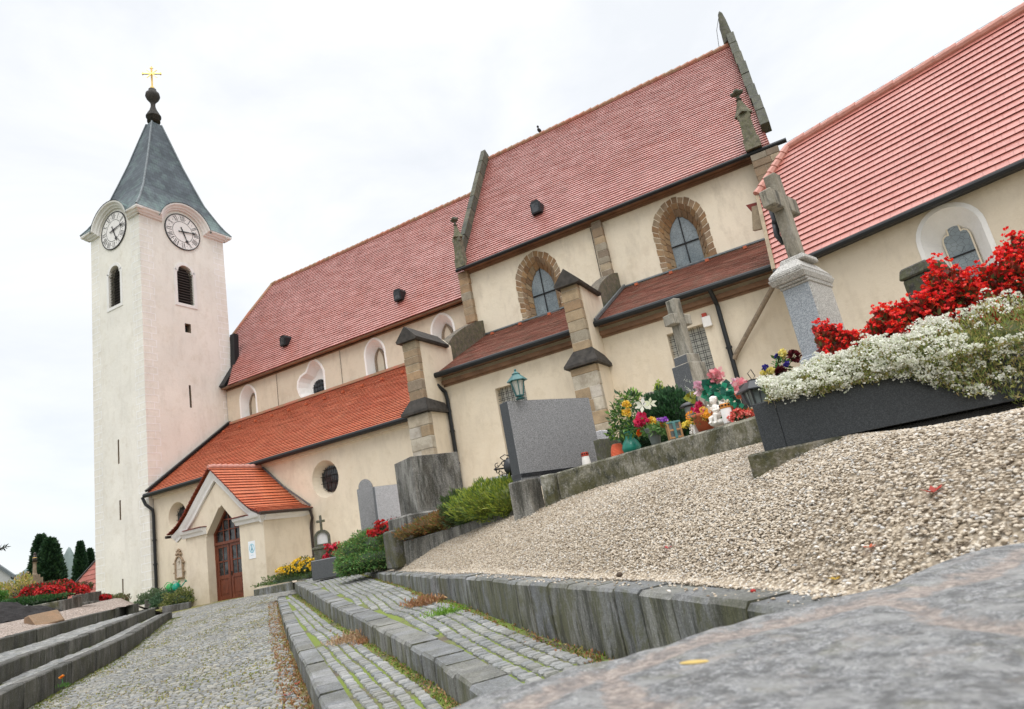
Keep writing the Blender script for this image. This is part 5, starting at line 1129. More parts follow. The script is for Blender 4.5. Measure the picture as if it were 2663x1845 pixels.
# conifer branch entering at left edge
c=at(zA(-60,690),12); o=thing('spruce_tree','tip of a dark spruce bough poking in at the left edge','tree',c-np.array([0,0,2.0]))
b=MB(); trunk=c-HOR*.9; b.tube([trunk-np.array([0,0,2.4]),trunk+np.array([0,0,1.2])],[.12,.05],8); b.build('trunk','bark',o)
V=[];Cc=[]
for k in range(16):
    z=-1.0+k*.12; L_=.95-k*.02; a=HOR*math.cos(k*.5)*.9+TOC(c)*math.sin(k*.5*1.3)*.5; e=trunk+np.array([0,0,z]); 
    n=160; t=rng.random(n); P=e+np.outer(t,a*L_*1.0)+np.outer(t*t,[0,0,.10]); V.append(quads(P,np.tile(a+[0,0,.2],(n,1)),.07,.25,.7)); Cc.append(pick([(.02,.035,.02),(.03,.05,.03)],n))
e=at(zA(20,650),12); P=trunk+np.outer(rng.random(300),(at(zA(80,655),12)-trunk)); V.append(quads(P,np.tile(HOR+[0,0,.3],(300,1)),.09,.25,.8)); Cc.append(pick([(.02,.03,.02)],300))
qmesh('boughs',np.concatenate(V),np.concatenate(Cc),o)
# statue column + small dark marker
c,h=stand(zA(478,1135),30,zA(505,775)); o=thing('statue_column','slim weathered grave column with a small gilded figure in front of the cedars','monument',c-np.array([0,0,.8]))
b=MB(); b.obox(c-[0,0,.8],(1,0),.52,.95,.45); b.obox(c+[0,0,.15],(1,0),.34,.14,.3); b.lathe(c+[0,0,.29],[(.13,0),(.085,.1),(.07,h*.45),(.11,h*.5)],8); b.build('column','cross_brown',o)
b=MB(); b.lathe(c+[0,0,.29+h*.5],[(.08,0),(.10,.15),(.06,.32),(.02,.36)],8); b.ell(c+[0,0,.29+h*.5+.38],(.055,.055,.07),6); b.build('figure','copper_brown',o,smooth=True)
b=MB(); b.lathe(c+[0,0,h-.28],[(.05,0),(.09,.08),(.09,.2),(.03,.28)],8); b.build('gilded_top','gold',o)
c,h=stand(zA(338,1135),30,zA(338,1025)); b=MB(); b.lathe(c-[0,0,.5],[(.14,0),(.10,.5),(.14,.55),(.15,h*.8+.5),(.08,h+.5)],8); T1(b.build('grave_lamp_post','wood_dark',loc=c),'small dark post beyond the yellow shrub at the left','post')
# ---- left graves
def mound(name,c,ux,l,w,h,n,pal,size,label,cat,fl=None,flpal=None,flsize=.03,nfl=0,group=None,asp=.5,lump=.2,core=(.02,.045,.012),fhigh=.0,part='leaves',flpart='flowers',up=.7):
    ux=np.array([ux[0],ux[1],0.]);ux/=np.linalg.norm(ux); vx=np.array([-ux[1],ux[0],0]); c=np.array(c,float)
    o=thing(name,label,cat,c,group); B3=np.stack([ux,vx,np.array([0,0,1.])],1)
    P,d=ellpts((0,0,0),(l/2,w/2,h),n,.4,True,lump); D=(d+np.array([0,0,up]))@B3.T; P=P@B3.T+c
    qmesh(part,quads(P,D,size,asp,.5),pick(pal,n),o)
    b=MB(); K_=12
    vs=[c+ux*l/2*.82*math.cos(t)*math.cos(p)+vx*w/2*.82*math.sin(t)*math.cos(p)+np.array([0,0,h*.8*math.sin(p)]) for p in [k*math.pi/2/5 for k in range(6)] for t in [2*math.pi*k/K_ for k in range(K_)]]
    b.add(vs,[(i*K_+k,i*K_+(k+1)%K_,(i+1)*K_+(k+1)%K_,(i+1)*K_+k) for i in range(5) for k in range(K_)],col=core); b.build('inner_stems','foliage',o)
    if nfl:
        P,d=ellpts((0,0,0),(l/2*1.02,w/2*1.02,h*1.04),nfl,.10,True,lump); keep=d[:,2]>fhigh; P,d=P[keep],d[keep]; P=P@B3.T+c; D=unit((d+np.array([0,0,.3]))@B3.T)
        V,cc=flowers(P,D,flsize,4,flpal); qmesh(flpart,V,cc,o)
    return o
RED=[(.55,.012,.012),(.42,.008,.012),(.62,.03,.02),(.5,.02,.03)]
tL=20
c0=at(zK(600,620),tL); c1=at(zK(1000,560),tL)
gdir=np.array([.447,.894,0])
# concrete grave surround left
def kerbbox(name,p0,p1,w,h,mat,pal,label,cat='grave kerb',group=None,down=.3,bevel=.012):
    p0=np.array(p0,float);p1=np.array(p1,float); b=MB(); d=p1-p0; L_=np.linalg.norm(d[:2]); n_=max(1,int(L_/1.2)); u_=d/np.linalg.norm(d); sd_=np.cross(u_,[0,0,1.])*w/2
    for k in range(n_):
        A=p0+d*k/n_+u_*.004; B=p0+d*(k+1)/n_-u_*.004; vs=[q+s_+np.array([0,0,z]) for q in (A,B) for s_,z in ((-sd_,-down),(sd_,-down),(sd_,h),(-sd_,h))]
        b.add(vs,[(0,1,2,3),(7,6,5,4),(0,4,5,1),(1,5,6,2),(2,6,7,3),(3,7,4,0)],col=rc(pal,.1))
    o=b.build(name,mat,loc=tuple((p0+p1)/2),bevel=bevel); fixn(o); return T1(o,label,cat,group)
PW=[(.30,.28,.22),(.34,.32,.26)]
A=at(zK(120,720),19.6); B=at(zK(700,800),19.3); E_=at(zK(850,805),19.2); F_=at(zK(1135,640),21.2)
hA=.60
def up_(p,z): q=np.array(p); q[2]=z; return q
zb=min(A[2],E_[2]); 
kerbbox('grave_kerb',up_(A,zb),up_(E_,zb),.16,vh(up_(E_,zb),zK(850,615)),'mossy_concrete',PW,'stained pale concrete kerb below the red begonias at the left')
kerbbox('grave_kerb',up_(E_,zb),up_(F_,zb+.05),.16,vh(up_(E_,zb),zK(850,615)),'weathered_concrete',[(.42,.41,.38)],'light granite kerb slab right of the red begonias at the left')
g1=up_(at(zK(700,600),20.6),zb+.50)
mound('begonia_bed',g1,HOR,2.35,1.3,.50,3200,[(.10,.03,.02),(.05,.09,.02)],.09,'large mound of red begonias on a concrete grave bed at the left','flower bed',nfl=1500,flpal=RED,flsize=.055,lump=.12)
mound('begonia_bed',up_(at(zK(300,560),20.9),zb+.50),HOR,1.9,1.0,.16,1200,[(.10,.03,.02),(.05,.09,.02)],.08,'low strip of red begonias trailing left of the large red mound','flower bed',nfl=480,flpal=RED,flsize=.05)
mound('yellow_shrub',up_(at(zK(230,500),21.5),zb+.55),HOR,1.55,1.1,.78,3600,[(.42,.36,.08),(.52,.44,.14),(.25,.30,.06),(.5,.38,.25)],.09,'yellow green variegated shrub behind the left begonias','shrub')
mound('juniper',up_(at(zK(300,640),19.9),zb+.44),HOR,2.6,.8,.20,4200,[(.05,.14,.04),(.08,.19,.05),(.035,.10,.03)],.07,'low green creeping juniper spilling over the left concrete kerb','ground cover plant')
mound('green_shrub',up_(at(zK(-10,560),20),zb+.2),HOR,.5,.5,.75,1500,[(.08,.22,.03),(.06,.17,.03)],.08,'bright green shrub cut by the left edge','shrub')
# soil heap and sandstone block
cs_=onP(zK(60,900),-.40,.031)
def heap():
    b=MB(); K_=26; c=at(zK(-60,900),19.2); 
    from mathutils import noise as mn
    vs=[]
    for i in range(K_+1):
        for j in range(K_+1):
            a,q=(i/K_-.5)*2,(j/K_-.5)*2; r=math.hypot(a,q); p=c+HOR*a*2.0+TOC(c)*q*1.0; z=max(-.15,.62*(1-r**1.3))+mn.noise(Vector((p[0]*4,p[1]*4,0)))*.10+random.uniform(-.02,.02); vs.append((p[0],p[1],c[2]-.1+z*.95))
    b.add(vs,[(i*(K_+1)+j,(i+1)*(K_+1)+j,(i+1)*(K_+1)+j+1,i*(K_+1)+j+1) for i in range(K_) for j in range(K_)]); T1(b.build('soil_heap','soil',loc=tuple(c),smooth=False),'heap of black soil beside the sandstone block at the left','soil heap')
heap()
def block():
    c=at(zK(640,905),16.9); b=MB(); 
    A=at(zK(530,993),16.2);B=at(zK(925,880),16.9);Cc=at(zK(820,742),17.2);D=at(zK(400,830),16.5);E2=at(zK(338,865),16.7);F2=at(zK(400,935),16.4); dn=np.array([0,0,-.30]); bk=-TOC(A)*.30
    b.add([A,B,Cc,D,E2,E2+dn*.5,A+bk+dn,B+bk+dn,Cc+bk],[(0,1,2,3),(0,3,4,5),(3,2,8,4),(0,6,7,1),(1,7,8,2),(0,5,6),(4,8,7,6,5)],col=(.27,.16,.085)); o=b.build('sandstone_block','sandstone',loc=tuple(c),bevel=.02); fixn(o); T1(o,'broken brown sandstone block lying tilted on the top left step','stone block')
block()
# grey kerbs + small red flowers at far left by tower
kerbbox('grave_kerb',at(zK(1140,700),23.5),at(zK(1345,660),25),.5,.42,'weathered_concrete',[(.20,.19,.17)],'dark grey grave slab behind the light kerb, under the yellow house wall')
kerbbox('grave_kerb',at(zK(1200,712),22.8),at(zK(1480,690),25),.35,.16,'weathered_concrete',[(.33,.32,.30)],'low grey kerb in front of the tower foot')
mound('red_flowers',at(zK(1395,640),25),HOR,.9,.5,.22,300,[(.05,.1,.03)],.08,'small patch of red flowers by the tower foot','flowers',nfl=260,flpal=RED,flsize=.07)
mound('low_shrub',at(zK(1590,700),25.5),HOR,1.35,.7,.36,1500,[(.12,.17,.06),(.18,.2,.08),(.2,.12,.07)],.10,'low olive green shrub at the foot of the tower','shrub')
# shrubs left of porch
mound('low_shrub',at(zB(60,1420),26.5),HOR,1.3,.8,.45,1700,[(.10,.16,.07),(.16,.22,.12)],.09,'grey green shrub at the tower corner downpipe','shrub')
mound('low_shrub',at(zB(180,1440),25.5),HOR,1.3,.9,.47,2500,[(.06,.13,.06),(.10,.19,.10),(.04,.09,.04)],.08,'blue green shrub between downpipe and porch','shrub')
mound('low_shrub',at(zB(300,1430),25.0),HOR,1.35,.8,.50,2500,[(.20,.24,.06),(.28,.28,.10),(.12,.17,.05)],.08,'yellow green variegated shrub against the porch corner','shrub')
kerbbox('bed_kerb',at(zB(150,1492),24.3),at(zB(392,1452),24.2),.14,.16,'weathered_concrete',[(.20,.205,.21)],'dark grey kerb edging the shrub bed left of the porch','kerb')
# watering cans
def can(px,t,mat,label):
    c=at(px,t)+np.array([0,0,.12]); o=thing('watering_can',label,'watering can',c); b=MB(); b.lathe(c,[(.13,0),(.16,.08),(.15,.24),(.09,.30),(.085,.31)],14); b.tube([c+HOR*.13+[0,0,.08],c+HOR*.34+[0,0,.30]],[.03,.02],8); b.build('body',mat,o,smooth=True)
    b=MB(); b.tube([c-HOR*.14+[0,0,.12],c-HOR*.24+[0,0,.25],c-HOR*.1+[0,0,.38],c+HOR*.05+[0,0,.32]],.016,6); b.build('handle',mat,o); b=MB(); b.lathe(c+HOR*.34+[0,0,.30],[(.02,0),(.06,.05),(.06,.06)],10,axis=(HOR[0],HOR[1],.8)); b.build('rose',mat,o)
can(zB(215,1350),26.2,'can_green','bright green watering can on the ledge behind the shrubs'); can(zB(272,1345),26.0,'can_teal','teal green watering can standing right of the bright green one')
b=MB(); c=at(zB(190,1355),26.4); b.obox(c-[0,0,.35],HOR,1.7,.35,.35,col=(.33,.32,.30)); T1(b.build('stone_ledge','weathered_concrete',loc=tuple(c),bevel=.02),'low grey stone ledge carrying the watering cans','ledge')
# wall memorial tablet
c=at(zB(300,1200),26.3); fr=FS(19.70); o=thing('memorial_tablet','carved stone memorial tablet with crown ornament fixed to the wall left of the porch','memorial',(-27.5,19.7,.6))
b=MB(); P_=[(-27.86,.62),(-27.28,.62),(-27.30,1.42),(-27.42,1.58),(-27.58,1.64),(-27.72,1.58),(-27.84,1.42)]; panel(b,fr,P_,.0,.06); b.build('slab','tablet_stone',o)
b=MB(); ring(b,fr,offs(P_,-.07),P_,-.02,.05); 
for x,z,r in ((-27.57,1.72,.12),(-27.70,1.68,.08),(-27.44,1.68,.08),(-27.57,1.86,.08),(-27.66,1.80,.06),(-27.48,1.80,.06),(-27.9,1.3,.05),(-27.25,1.3,.05),(-27.9,.9,.04),(-27.24,.9,.04)): b.ell(fr.p(x,z,.02),(r,.06,r*.8),5)
b.build('ornament','tablet_frame',o,smooth=True)
b=MB(); b.bar(fr.p(-27.57,1.25,.03),fr.p(-27.57,1.45,.03),.03,.02); b.bar(fr.p(-27.64,1.38,.03),fr.p(-27.50,1.38,.03),.03,.02); b.bar(fr.p(-27.72,1.05,.01),fr.p(-27.42,1.05,.01),.02,.012,up=(0,1,0)); b.build('relief','tablet_stone',o)
# ================================================================ RIGHT OF PORCH
_p=onP(zB(965,1345),-1.45,.052);_q=onP(zB(1310,1275),-1.45,.052);print('pk',_p,_q)
print('vh',vh(_p,zB(965,1303)),zpath(_p[0],_p[1]),gz(_p[0],_p[1]),gz(_q[0],_q[1]))
_p=_p*.962;_q=_q*.925
kerbbox('bed_kerb',_p,_q,.14,vh(_p,zB(965,1303)),'step_stone',[(.26,.27,.28)],'grey granite kerb at the foot of the porch side','kerb')
kerbbox('bed_kerb',at(zB(1345,1228),19.8),at(zB(1510,1195),19.2),.12,.05,'step_stone',[(.26,.27,.28)],'thin grey kerb edging the bed with yellow chrysanthemums','kerb')
mound('ground_cover',at(zB(1400,1205),18.9),HOR,2.6,1.1,.24,3600,[(.07,.13,.03),(.11,.17,.04),(.09,.10,.04)],.06,'low green ground cover around the yellow chrysanthemums','ground cover plant')
mound('chrysanthemum',at(zB(1420,1135),18.9),HOR*.9+np.array([.0,.2,0]),1.55,.6,.32,900,[(.08,.12,.03)],.06,'cushion of bright yellow chrysanthemums by the porch downpipe','flowers',nfl=650,flpal=[(.80,.55,.02),(.85,.62,.05),(.7,.42,.01)],flsize=.04)
# small neogothic gravestone
def gothic_stone():
    c,h=stand(z9(420,935),18.6,z9(388,548)); o=thing('gravestone','slim dark neo-gothic gravestone with cross and white inset panel by the church wall','gravestone',c); ux=np.array([.85,.53,0]); ux=HOR*.92+TOC(c)*-.2; ux/=np.linalg.norm(ux); out=np.cross(ux,[0,0,1.]); out=out if out@TOC(c)>0 else -out
    F_=Frame((c[0],c[1],0),ux,out); z=c[2]
    b=MB(); P0=lambda a0,a1,z0,z1_,d:b.prism([(a0,z+z0),(a1,z+z0),(a1,z+z1_),(a0,z+z1_)],lambda a,q:F_.p(a,q,d),lambda a,q:F_.p(a,q,-d))
    P0(-.32,.32,-.3,.22,.22); P0(-.26,.26,.22,.50,.18); P0(-.30,.30,.50,.57,.21); o1=b.build('plinth','dark_moss_stone',o,bevel=.015); fixn(o1)
    hb_=h-.42; b=MB(); og=ogive(0,z+.57,.44,z+hb_*.80,z+hb_,8); ii_=ogive(0,z+.64,.30,z+hb_*.78,z+hb_*.94,8); b.prism(og,lambda a,q:F_.p(a,q,.06),lambda a,q:F_.p(a,q,-.12)); ring(b,F_,ii_,og,.06,.14); o1=b.build('body','dark_moss_stone',o); fixn(o1)
    b=MB(); panel(b,F_,ii_,.085,.02); b.build('inset_panel','tablet_white',o)
    b=MB(); b.bar(F_.p(0,z+hb_-.02,0),F_.p(0,z+h,0),.06,.06); b.bar(F_.p(-.12,z+h-.17,0),F_.p(.12,z+h-.17,0),.06,.07); b.build('cross','dark_moss_stone',o,bevel=.01)
gothic_stone()
mound('red_flowers',at(zQ(395,1200),17.2),HOR,.5,.4,.42,300,[(.05,.1,.03)],.06,'small clump of red pink flowers beside the neo-gothic gravestone','flowers',nfl=220,flpal=[(.6,.04,.09),(.6,.02,.04)],flsize=.05)
b=MB(); c=at(zQ(375,1385),16.6); b.obox(c-[0,0,.1],HOR,.9,.48,.5,col=(.12,.125,.13)); T1(b.build('grave_block','granite_side',loc=tuple(c),bevel=.02),'dark granite box holding red flowers, left of the big juniper','grave planter')
# big juniper
def juniper():
    c=at(zQ(830,1330),14.6); o=thing('juniper_bush','large rounded green juniper spilling over the gravel at the head of the granite wall','bush',c)
    n=52000
    cs=[(zQ(770,1130),14.3,(.60,.6,.52)),(zQ(960,1060),14.4,(.80,.65,.60)),(zQ(1130,990),14.6,(.72,.6,.52)),(zQ(1300,890),14.4,(.66,.5,.32)),(zQ(700,1260),14.0,(.50,.5,.30)),(zQ(950,1200),13.9,(.85,.5,.32))]
    V=[];CC=[];b=MB()
    for px,t,r in cs:
        r=(r[0]*.84,r[1]*.84,r[2]*.74); q=at(px,t); m_=int(n*r[0]*r[2]/1.6); P,d=ellpts(q,r,m_,.3,False,.15,4.); keep=(P[:,2]>q[2]-r[2]*.9); P=P[keep];d=d[keep]
        D=d*.8+np.array([-.1,-.3,.35]); V.append(quads(P,D,.05,.42,.45)); pal=[(.12,.27,.07),(.17,.34,.09),(.07,.17,.05),(.22,.24,.07)] if px[0]<1000 else [(.13,.20,.05),(.17,.20,.05),(.09,.15,.04)]
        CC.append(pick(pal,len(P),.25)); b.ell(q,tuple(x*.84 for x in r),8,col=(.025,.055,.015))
    qmesh('foliage',np.concatenate(V),np.concatenate(CC),o); b.build('inner_branches','foliage',o)
juniper()
# arched gravestone & pale slab (faces seen obliquely: rows run along gdir)
def slabstone(name,TLpx,TRpx,t,botpx,th,mat,label,arch=0,side=None,cat='gravestone',low=.15):
    TL=at(TLpx,t); TR=onZ(TRpx,TL[2]); u_=(TR-TL); W_=np.linalg.norm(u_); u_/=W_; h=-vh(TL,botpx) ; out=np.cross(u_,[0,0,1.]); out=out if out@TOC(TL)>0 else -out; F_=Frame((TL[0],TL[1],0),u_,out); z=TL[2]
    o=thing(name,label,cat,TL-np.array([0,0,h]))
    top=[(W_,z),(0,z)]
    if arch: 
        r=W_*.40; top=[(W_,z),(W_*.86,z+.02)]+[(W_/2+r*math.cos(a),z+.02+arch*math.sin(a)) for a in [math.pi*k/12 for k in range(13)]]+[(W_*.14,z+.02),(0,z)]
    P_=[(0,z-h-low),(W_,z-h-low)]+top; b=MB(); b.prism(P_,lambda a,q:F_.p(a,q,0),lambda a,q:F_.p(a,q,-th)); q=b.build('slab',mat if not side else [mat,side],o,bevel=.006); fixn(q)
    if side:
        for p in q.data.polygons:
            if abs(p.normal.dot(Vector(out)))<.7: p.material_index=1
    return o,F_,W_,h,z
slabstone('gravestone',zQ(735,140),zQ(1000,95),15.6,zQ(770,840),.20,'granite_grey','grey gravestone with rounded shoulders and arched top by the church wall',arch=.20,side='cross_brown')
slabstone('gravestone',zQ(1003,92),zQ(1590,28),15.2,zQ(1075,750),.12,'granite_pale','wide pale lilac granite slab right of the arched gravestone',side='granite_side')
o,F_,W_,h,z=slabstone('gravestone',z9(1060,108),z9(1412,72),12.6,z9(1100,540),.85,'weathered_concrete','massive dark streaked concrete gravestone pedestal in front of the buttress')
c=at(z9(1225,655),12.6); b=MB(); F2=Frame(F_.o,F_.u,F_.n); zb_=z-h; b.prism([(-.26,zb_-.42),(W_+.10,zb_-.42),(W_+.10,zb_+.02),(-.26,zb_+.02)],lambda a,q:F_.p(a,q,.12),lambda a,q:F_.p(a,q,-.95)); q=b.build('base','weathered_concrete',o,bevel=.03); fixn(q)
# grave lantern + red begonias + yellow roses by slab
def lantern(name,base_px,top_px,t,w,label,capm='lantern_black',glass='glass_smoky',cat='grave lantern',hang=False):
    c,h=stand(base_px,t,top_px); o=thing(name,label,cat,c); b=MB(); b.obox(c,HOR,w*.8,.03*w/.15,w*.8); 
    hb=h*.72; e=w*.36
    for i in (-1,1):
        for j in (-1,1): b.bar(c+HOR*i*e*.8+TOC(c)*j*e*.8,c+HOR*i*e*1.1+TOC(c)*j*e*1.1+[0,0,hb],w*.07)
    b.build('frame',capm,o); b=MB(); b.obox(c+[0,0,.02],HOR,w*.60,hb*.95,w*.60,top=1.3); b.build('glass',glass,o)
    b=MB(); b.obox(c+[0,0,hb],HOR,w*1.15,h*.04,w*1.15); b.obox(c+[0,0,hb+h*.04],HOR,w*1.1,h*.20,w*1.1,top=.3); b.lathe(c+[0,0,hb+h*.23],[(w*.12,0),(w*.12,h*.04)],8); b.build('roof',capm,o); return o,c,h
lantern('grave_lantern',zQ(965,830),zQ(965,712),15.0,.36,'small lantern with white cap in front of the arched gravestone','lantern_black','glass_smoky')
c=at(zQ(1270,760),13.6); mound('begonia_bed',at(zQ(1290,775),13.6),HOR*.93+np.array([.0,.0,0]),.95,.45,.26,700,[(.12,.03,.02),(.06,.1,.03)],.04,'strip of red begonias between the pale slab and the concrete pedestal base','flower bed',nfl=520,flpal=RED,flsize=.04)
def rosebunch(c,items,o,stem=None):
    for nm,p,r,pal,mat in items: pass
def rose(b_list,p,r,pal,n=90):
    P,d=ellpts(p,(r*.72,r*.72,r*.66),n,.75,False,.05); D=d+np.array([0,0,.25])+TOC(p)*.35
    V=quads(P,D,r*.55,1.15,.55); b_list.append((V,pick(pal,len(V),.2)))
def bouquet(name,label,cat,basep,flowers_,leavesP,vase=None,vmat='vase_green',pal=None,nleaf=500,lsize=.07,asp=.45):
    o=thing(name,label,cat,basep)
    if vase:
        b=MB(); b.lathe(basep,vase,18); b.build('vase',vmat,o,smooth=True)
    L_=[]
    for p,r,pl_ in flowers_:
        rose(L_,p,r,pl_)
    for (V,cc) in L_: qmesh('flower',V,cc,o)
    top=np.array(basep)+np.array([0,0,(vase[-1][1] if vase else .05)])
    V=[];CC=[]
    for p,r in leavesP:
        P,d=ellpts(p,r,int(nleaf),.7,False,.1); V.append(quads(P,d+np.array([0,0,.3]),lsize,asp,.5)); CC.append(pick(pal or GREEN,len(P),.3))
    if V: qmesh('leaves',np.concatenate(V),np.concatenate(CC),o)
    b=MB()
    for p,r,pl_ in flowers_: b.tube([top-[0,0,.05],(top+np.array(p))/2+[0,0,.02],p],.003,5)
    if flowers_: b.build('stems','foliage',o) if False else b.build('stems','can_green',o)
    return o
YEL=[(.85,.60,.06),(.8,.5,.04),(.88,.7,.2)]; MAG=[(.62,.02,.10),(.75,.06,.2),(.5,.01,.06)]; ORA=[(.85,.22,.02),(.8,.35,.03),(.7,.05,.02)]; PNK=[(.78,.33,.36),(.72,.25,.30),(.82,.50,.5)]; LPK=[(.78,.48,.58),(.72,.40,.52),(.82,.62,.68)]; WHT=[(.85,.85,.80),(.78,.8,.68)]
bq=at(zQ(1605,540),12.9); bouquet('roses','thin spray of yellow roses leaning on the left side of the concrete pedestal','flowers',bq,[(at(zQ(1608,325),12.8),.075,YEL),(at(zQ(1625,415),12.8),.05,YEL),(at(zQ(1585,455),12.8),.05,YEL),(at(zQ(1580,495),12.8),.06,RED)],[(at(zQ(1600,480),12.8),(.08,.08,.25))],nleaf=60,lsize=.05)
# heather/brown shrub & lime shrub on the low kerb
def heath(name,pts,label,pal,n,size,asp,cat='shrub'):
    o=thing(name,label,cat,at(pts[0][0],pts[0][1])); V=[];CC=[];b=MB()
    for px,t,r in pts:
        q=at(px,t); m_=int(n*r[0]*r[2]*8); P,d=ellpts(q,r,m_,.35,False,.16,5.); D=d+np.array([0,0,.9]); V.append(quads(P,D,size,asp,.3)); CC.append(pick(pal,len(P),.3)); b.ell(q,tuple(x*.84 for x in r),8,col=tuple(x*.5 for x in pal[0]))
    qmesh('foliage',np.concatenate(V),np.concatenate(CC),o); b.build('inner_branches','foliage',o)
heath('lime_shrub',[(z9(1700,425),9.9,(.58,.46,.29)),(z9(1570,470),10.4,(.48,.42,.24)),(z9(1815,425),9.5,(.33,.36,.27))],'bright lime green heath shrub overhanging the low kerb, left of the big grey gravestone',[(.24,.30,.03),(.32,.36,.05),(.14,.22,.03),(.09,.15,.03)],4200,.07,.22)
heath('heather',[(z9(1120,665),12.2,(.5,.3,.14)),(z9(1250,610),11.8,(.55,.3,.16)),(z9(1380,560),11.3,(.42,.3,.18))],'low rust and olive coloured heather behind the low kerb',[(.22,.12,.03),(.16,.15,.03),(.28,.10,.03),(.12,.14,.04)],4200,.055,.25)
heath('dark_shrub',[(z9(1440,500),11.1,(.36,.3,.28)),(z9(1550,560),10.8,(.32,.3,.13))],'dark green feathery shrub between heather and lime shrub',[(.05,.09,.02),(.08,.13,.03),(.035,.06,.02)],4200,.09,.15)
# low kerb
kb=[at(p,t) for p,t in ((z9(1020,855),12.2),(z9(1330,765),11.2),(z9(1600,670),10.1),(z9(1900,520),9.0),(z9(1985,490),8.8))]
for k,(p,q) in enumerate(zip(kb,kb[1:])):
    pass
kh=[vh(kb[0],z9(1020,742)),vh(kb[1],z9(1300,660)),vh(kb[2],z9(1600,570)),vh(kb[3],z9(1870,500))]
print('kerb heights',kh,[tuple(x.round(2)) for x in kb])
def profkerb(name,P,Hh,w,mat,pal,label,cat='grave kerb',seg=3,down=.35,inner=None):
    b=MB(); n=len(P)
    for k in range(n-1):
        for j in range(seg):
            A=P[k]+(P[k+1]-P[k])*j/seg; B=P[k]+(P[k+1]-P[k])*(j+1)/seg; hA_=Hh[k]+(Hh[k+1]-Hh[k])*j/seg; hB_=Hh[k]+(Hh[k+1]-Hh[k])*(j+1)/seg
            u_=(B-A)/np.linalg.norm(B-A); nn=np.array([-u_[1],u_[0],0]); nn/=np.linalg.norm(nn); nn*= -1 if nn@TOC(A)>0 else 1
            jt=lambda:random.uniform(-.006,.006)
            vs=[A+nn*0-[0,0,down],B-[0,0,down],B+[0,0,hB_-.02+jt()],A+[0,0,hA_-.02+jt()],B+nn*.02+[0,0,hB_],A+nn*.02+[0,0,hA_],B+nn*w+[0,0,hB_+jt()],A+nn*w+[0,0,hA_+jt()],B+nn*w-[0,0,down],A+nn*w-[0,0,down]]
            b.add(vs,[(0,1,2,3),(3,2,4,5),(5,4,6,7),(7,6,8,9),(0,3,5,7,9),(1,8,6,4,2)],col=rc(pal,.05))
    o=b.build(name,mat,loc=tuple(P[0])); fixn(o); return T1(o,label,cat)
profkerb('grave_kerb',kb,[kh[0],kh[1],kh[2],.13,.13],.14,'weathered_concrete',[(.30,.285,.25)],'weathered granite kerb running along the gravel under the heather and lime shrub')
q=kb[0]; b=MB(); b.obox(q+np.array([-.45,.35,-.2]),(-.8,.6),.75,.72,.3,col=(.14,.135,.12)); T1(b.build('grave_kerb','mossy_concrete',loc=tuple(q),bevel=.03),'short dark mossy kerb return between the big juniper and the heather','grave kerb')
# ---- mossy border wall with tall end stone
bb=[at(z,t) for z,t in ((zH(1000,1350),8.35),(z8(160,1335),8.05),(z8(600,1200),7.05),(z8(1000,1090),6.3),(z8(1380,1000),5.6))]; print('gz at border',[(round(float(q[2]),2),round(gz(q[0],q[1]),2)) for q in bb])
bt=[zH(950,1045),z8(180,1115),z8(560,1000),z8(960,892),z8(1330,785)]
bh=[vh(p,q) for p,q in zip(bb,bt)]
e_=(bb[-1]-bb[-2]); bb.append(bb[-1]+e_/np.linalg.norm(e_)*1.6); bh.append(bh[-1])
print('border',bh,[tuple(x.round(2)) for x in bb])
bhm=sum(bh)/len(bh)
profkerb('border_wall',bb,bh,.16,'mossy_concrete',[(.34,.32,.25)],'long mossy concrete border wall in front of the bouquets and statuettes','border wall')
e0=at(zH(880,1388),8.45); h0=vh(e0,zH(800,1083)); ud=(bb[1]-bb[0]); ud[2]=0; ud/=np.linalg.norm(ud)
b=MB(); b.obox(e0+ud*.06-[0,0,.3],ud,.17,h0+.3,.24,col=(.40,.39,.33)); T1(b.build('border_post','mossy_concrete',loc=tuple(e0),bevel=.015),'narrow concrete end post of the mossy border wall','post')
e1=at(zH(570,1450),8.75); h1=vh(e1,zH(500,1140)); b=MB(); L_=float(np.linalg.norm((e0-e1)[:2])); ud1=(e0-e1);ud1[2]=0;ud1/=np.linalg.norm(ud1); b.obox((e1+e0)/2-ud1*.06-[0,0,.3]-np.array([ud1[1],-ud1[0],0])*-.12,ud1,L_-.1,h1+.28,.26,col=(.44,.42,.37)); T1(b.build('border_block','weathered_concrete',loc=tuple(e1),bevel=.02),'pale rough concrete block under the corner of the big grey gravestone','stone block')
# ---- big grey gravestone
o,F_,W_,h,z=slabstone('gravestone',zH(360,196),zH(1330,156),8.85,zH(540,1085),.20,'granite_grey','big plain grey granite gravestone with dark polished side carrying a green lantern',side='granite_dark')
print('big stone',W_,h)
b=MB(); b.prism([(.0,z-h-.02),(W_,z-h-.02),(W_,z-h+.03),(.0,z-h+.03)],lambda a,q:F_.p(a,q,.012),lambda a,q:F_.p(a,q,-.21)); q=b.build('base','granite_black',o); fixn(q)
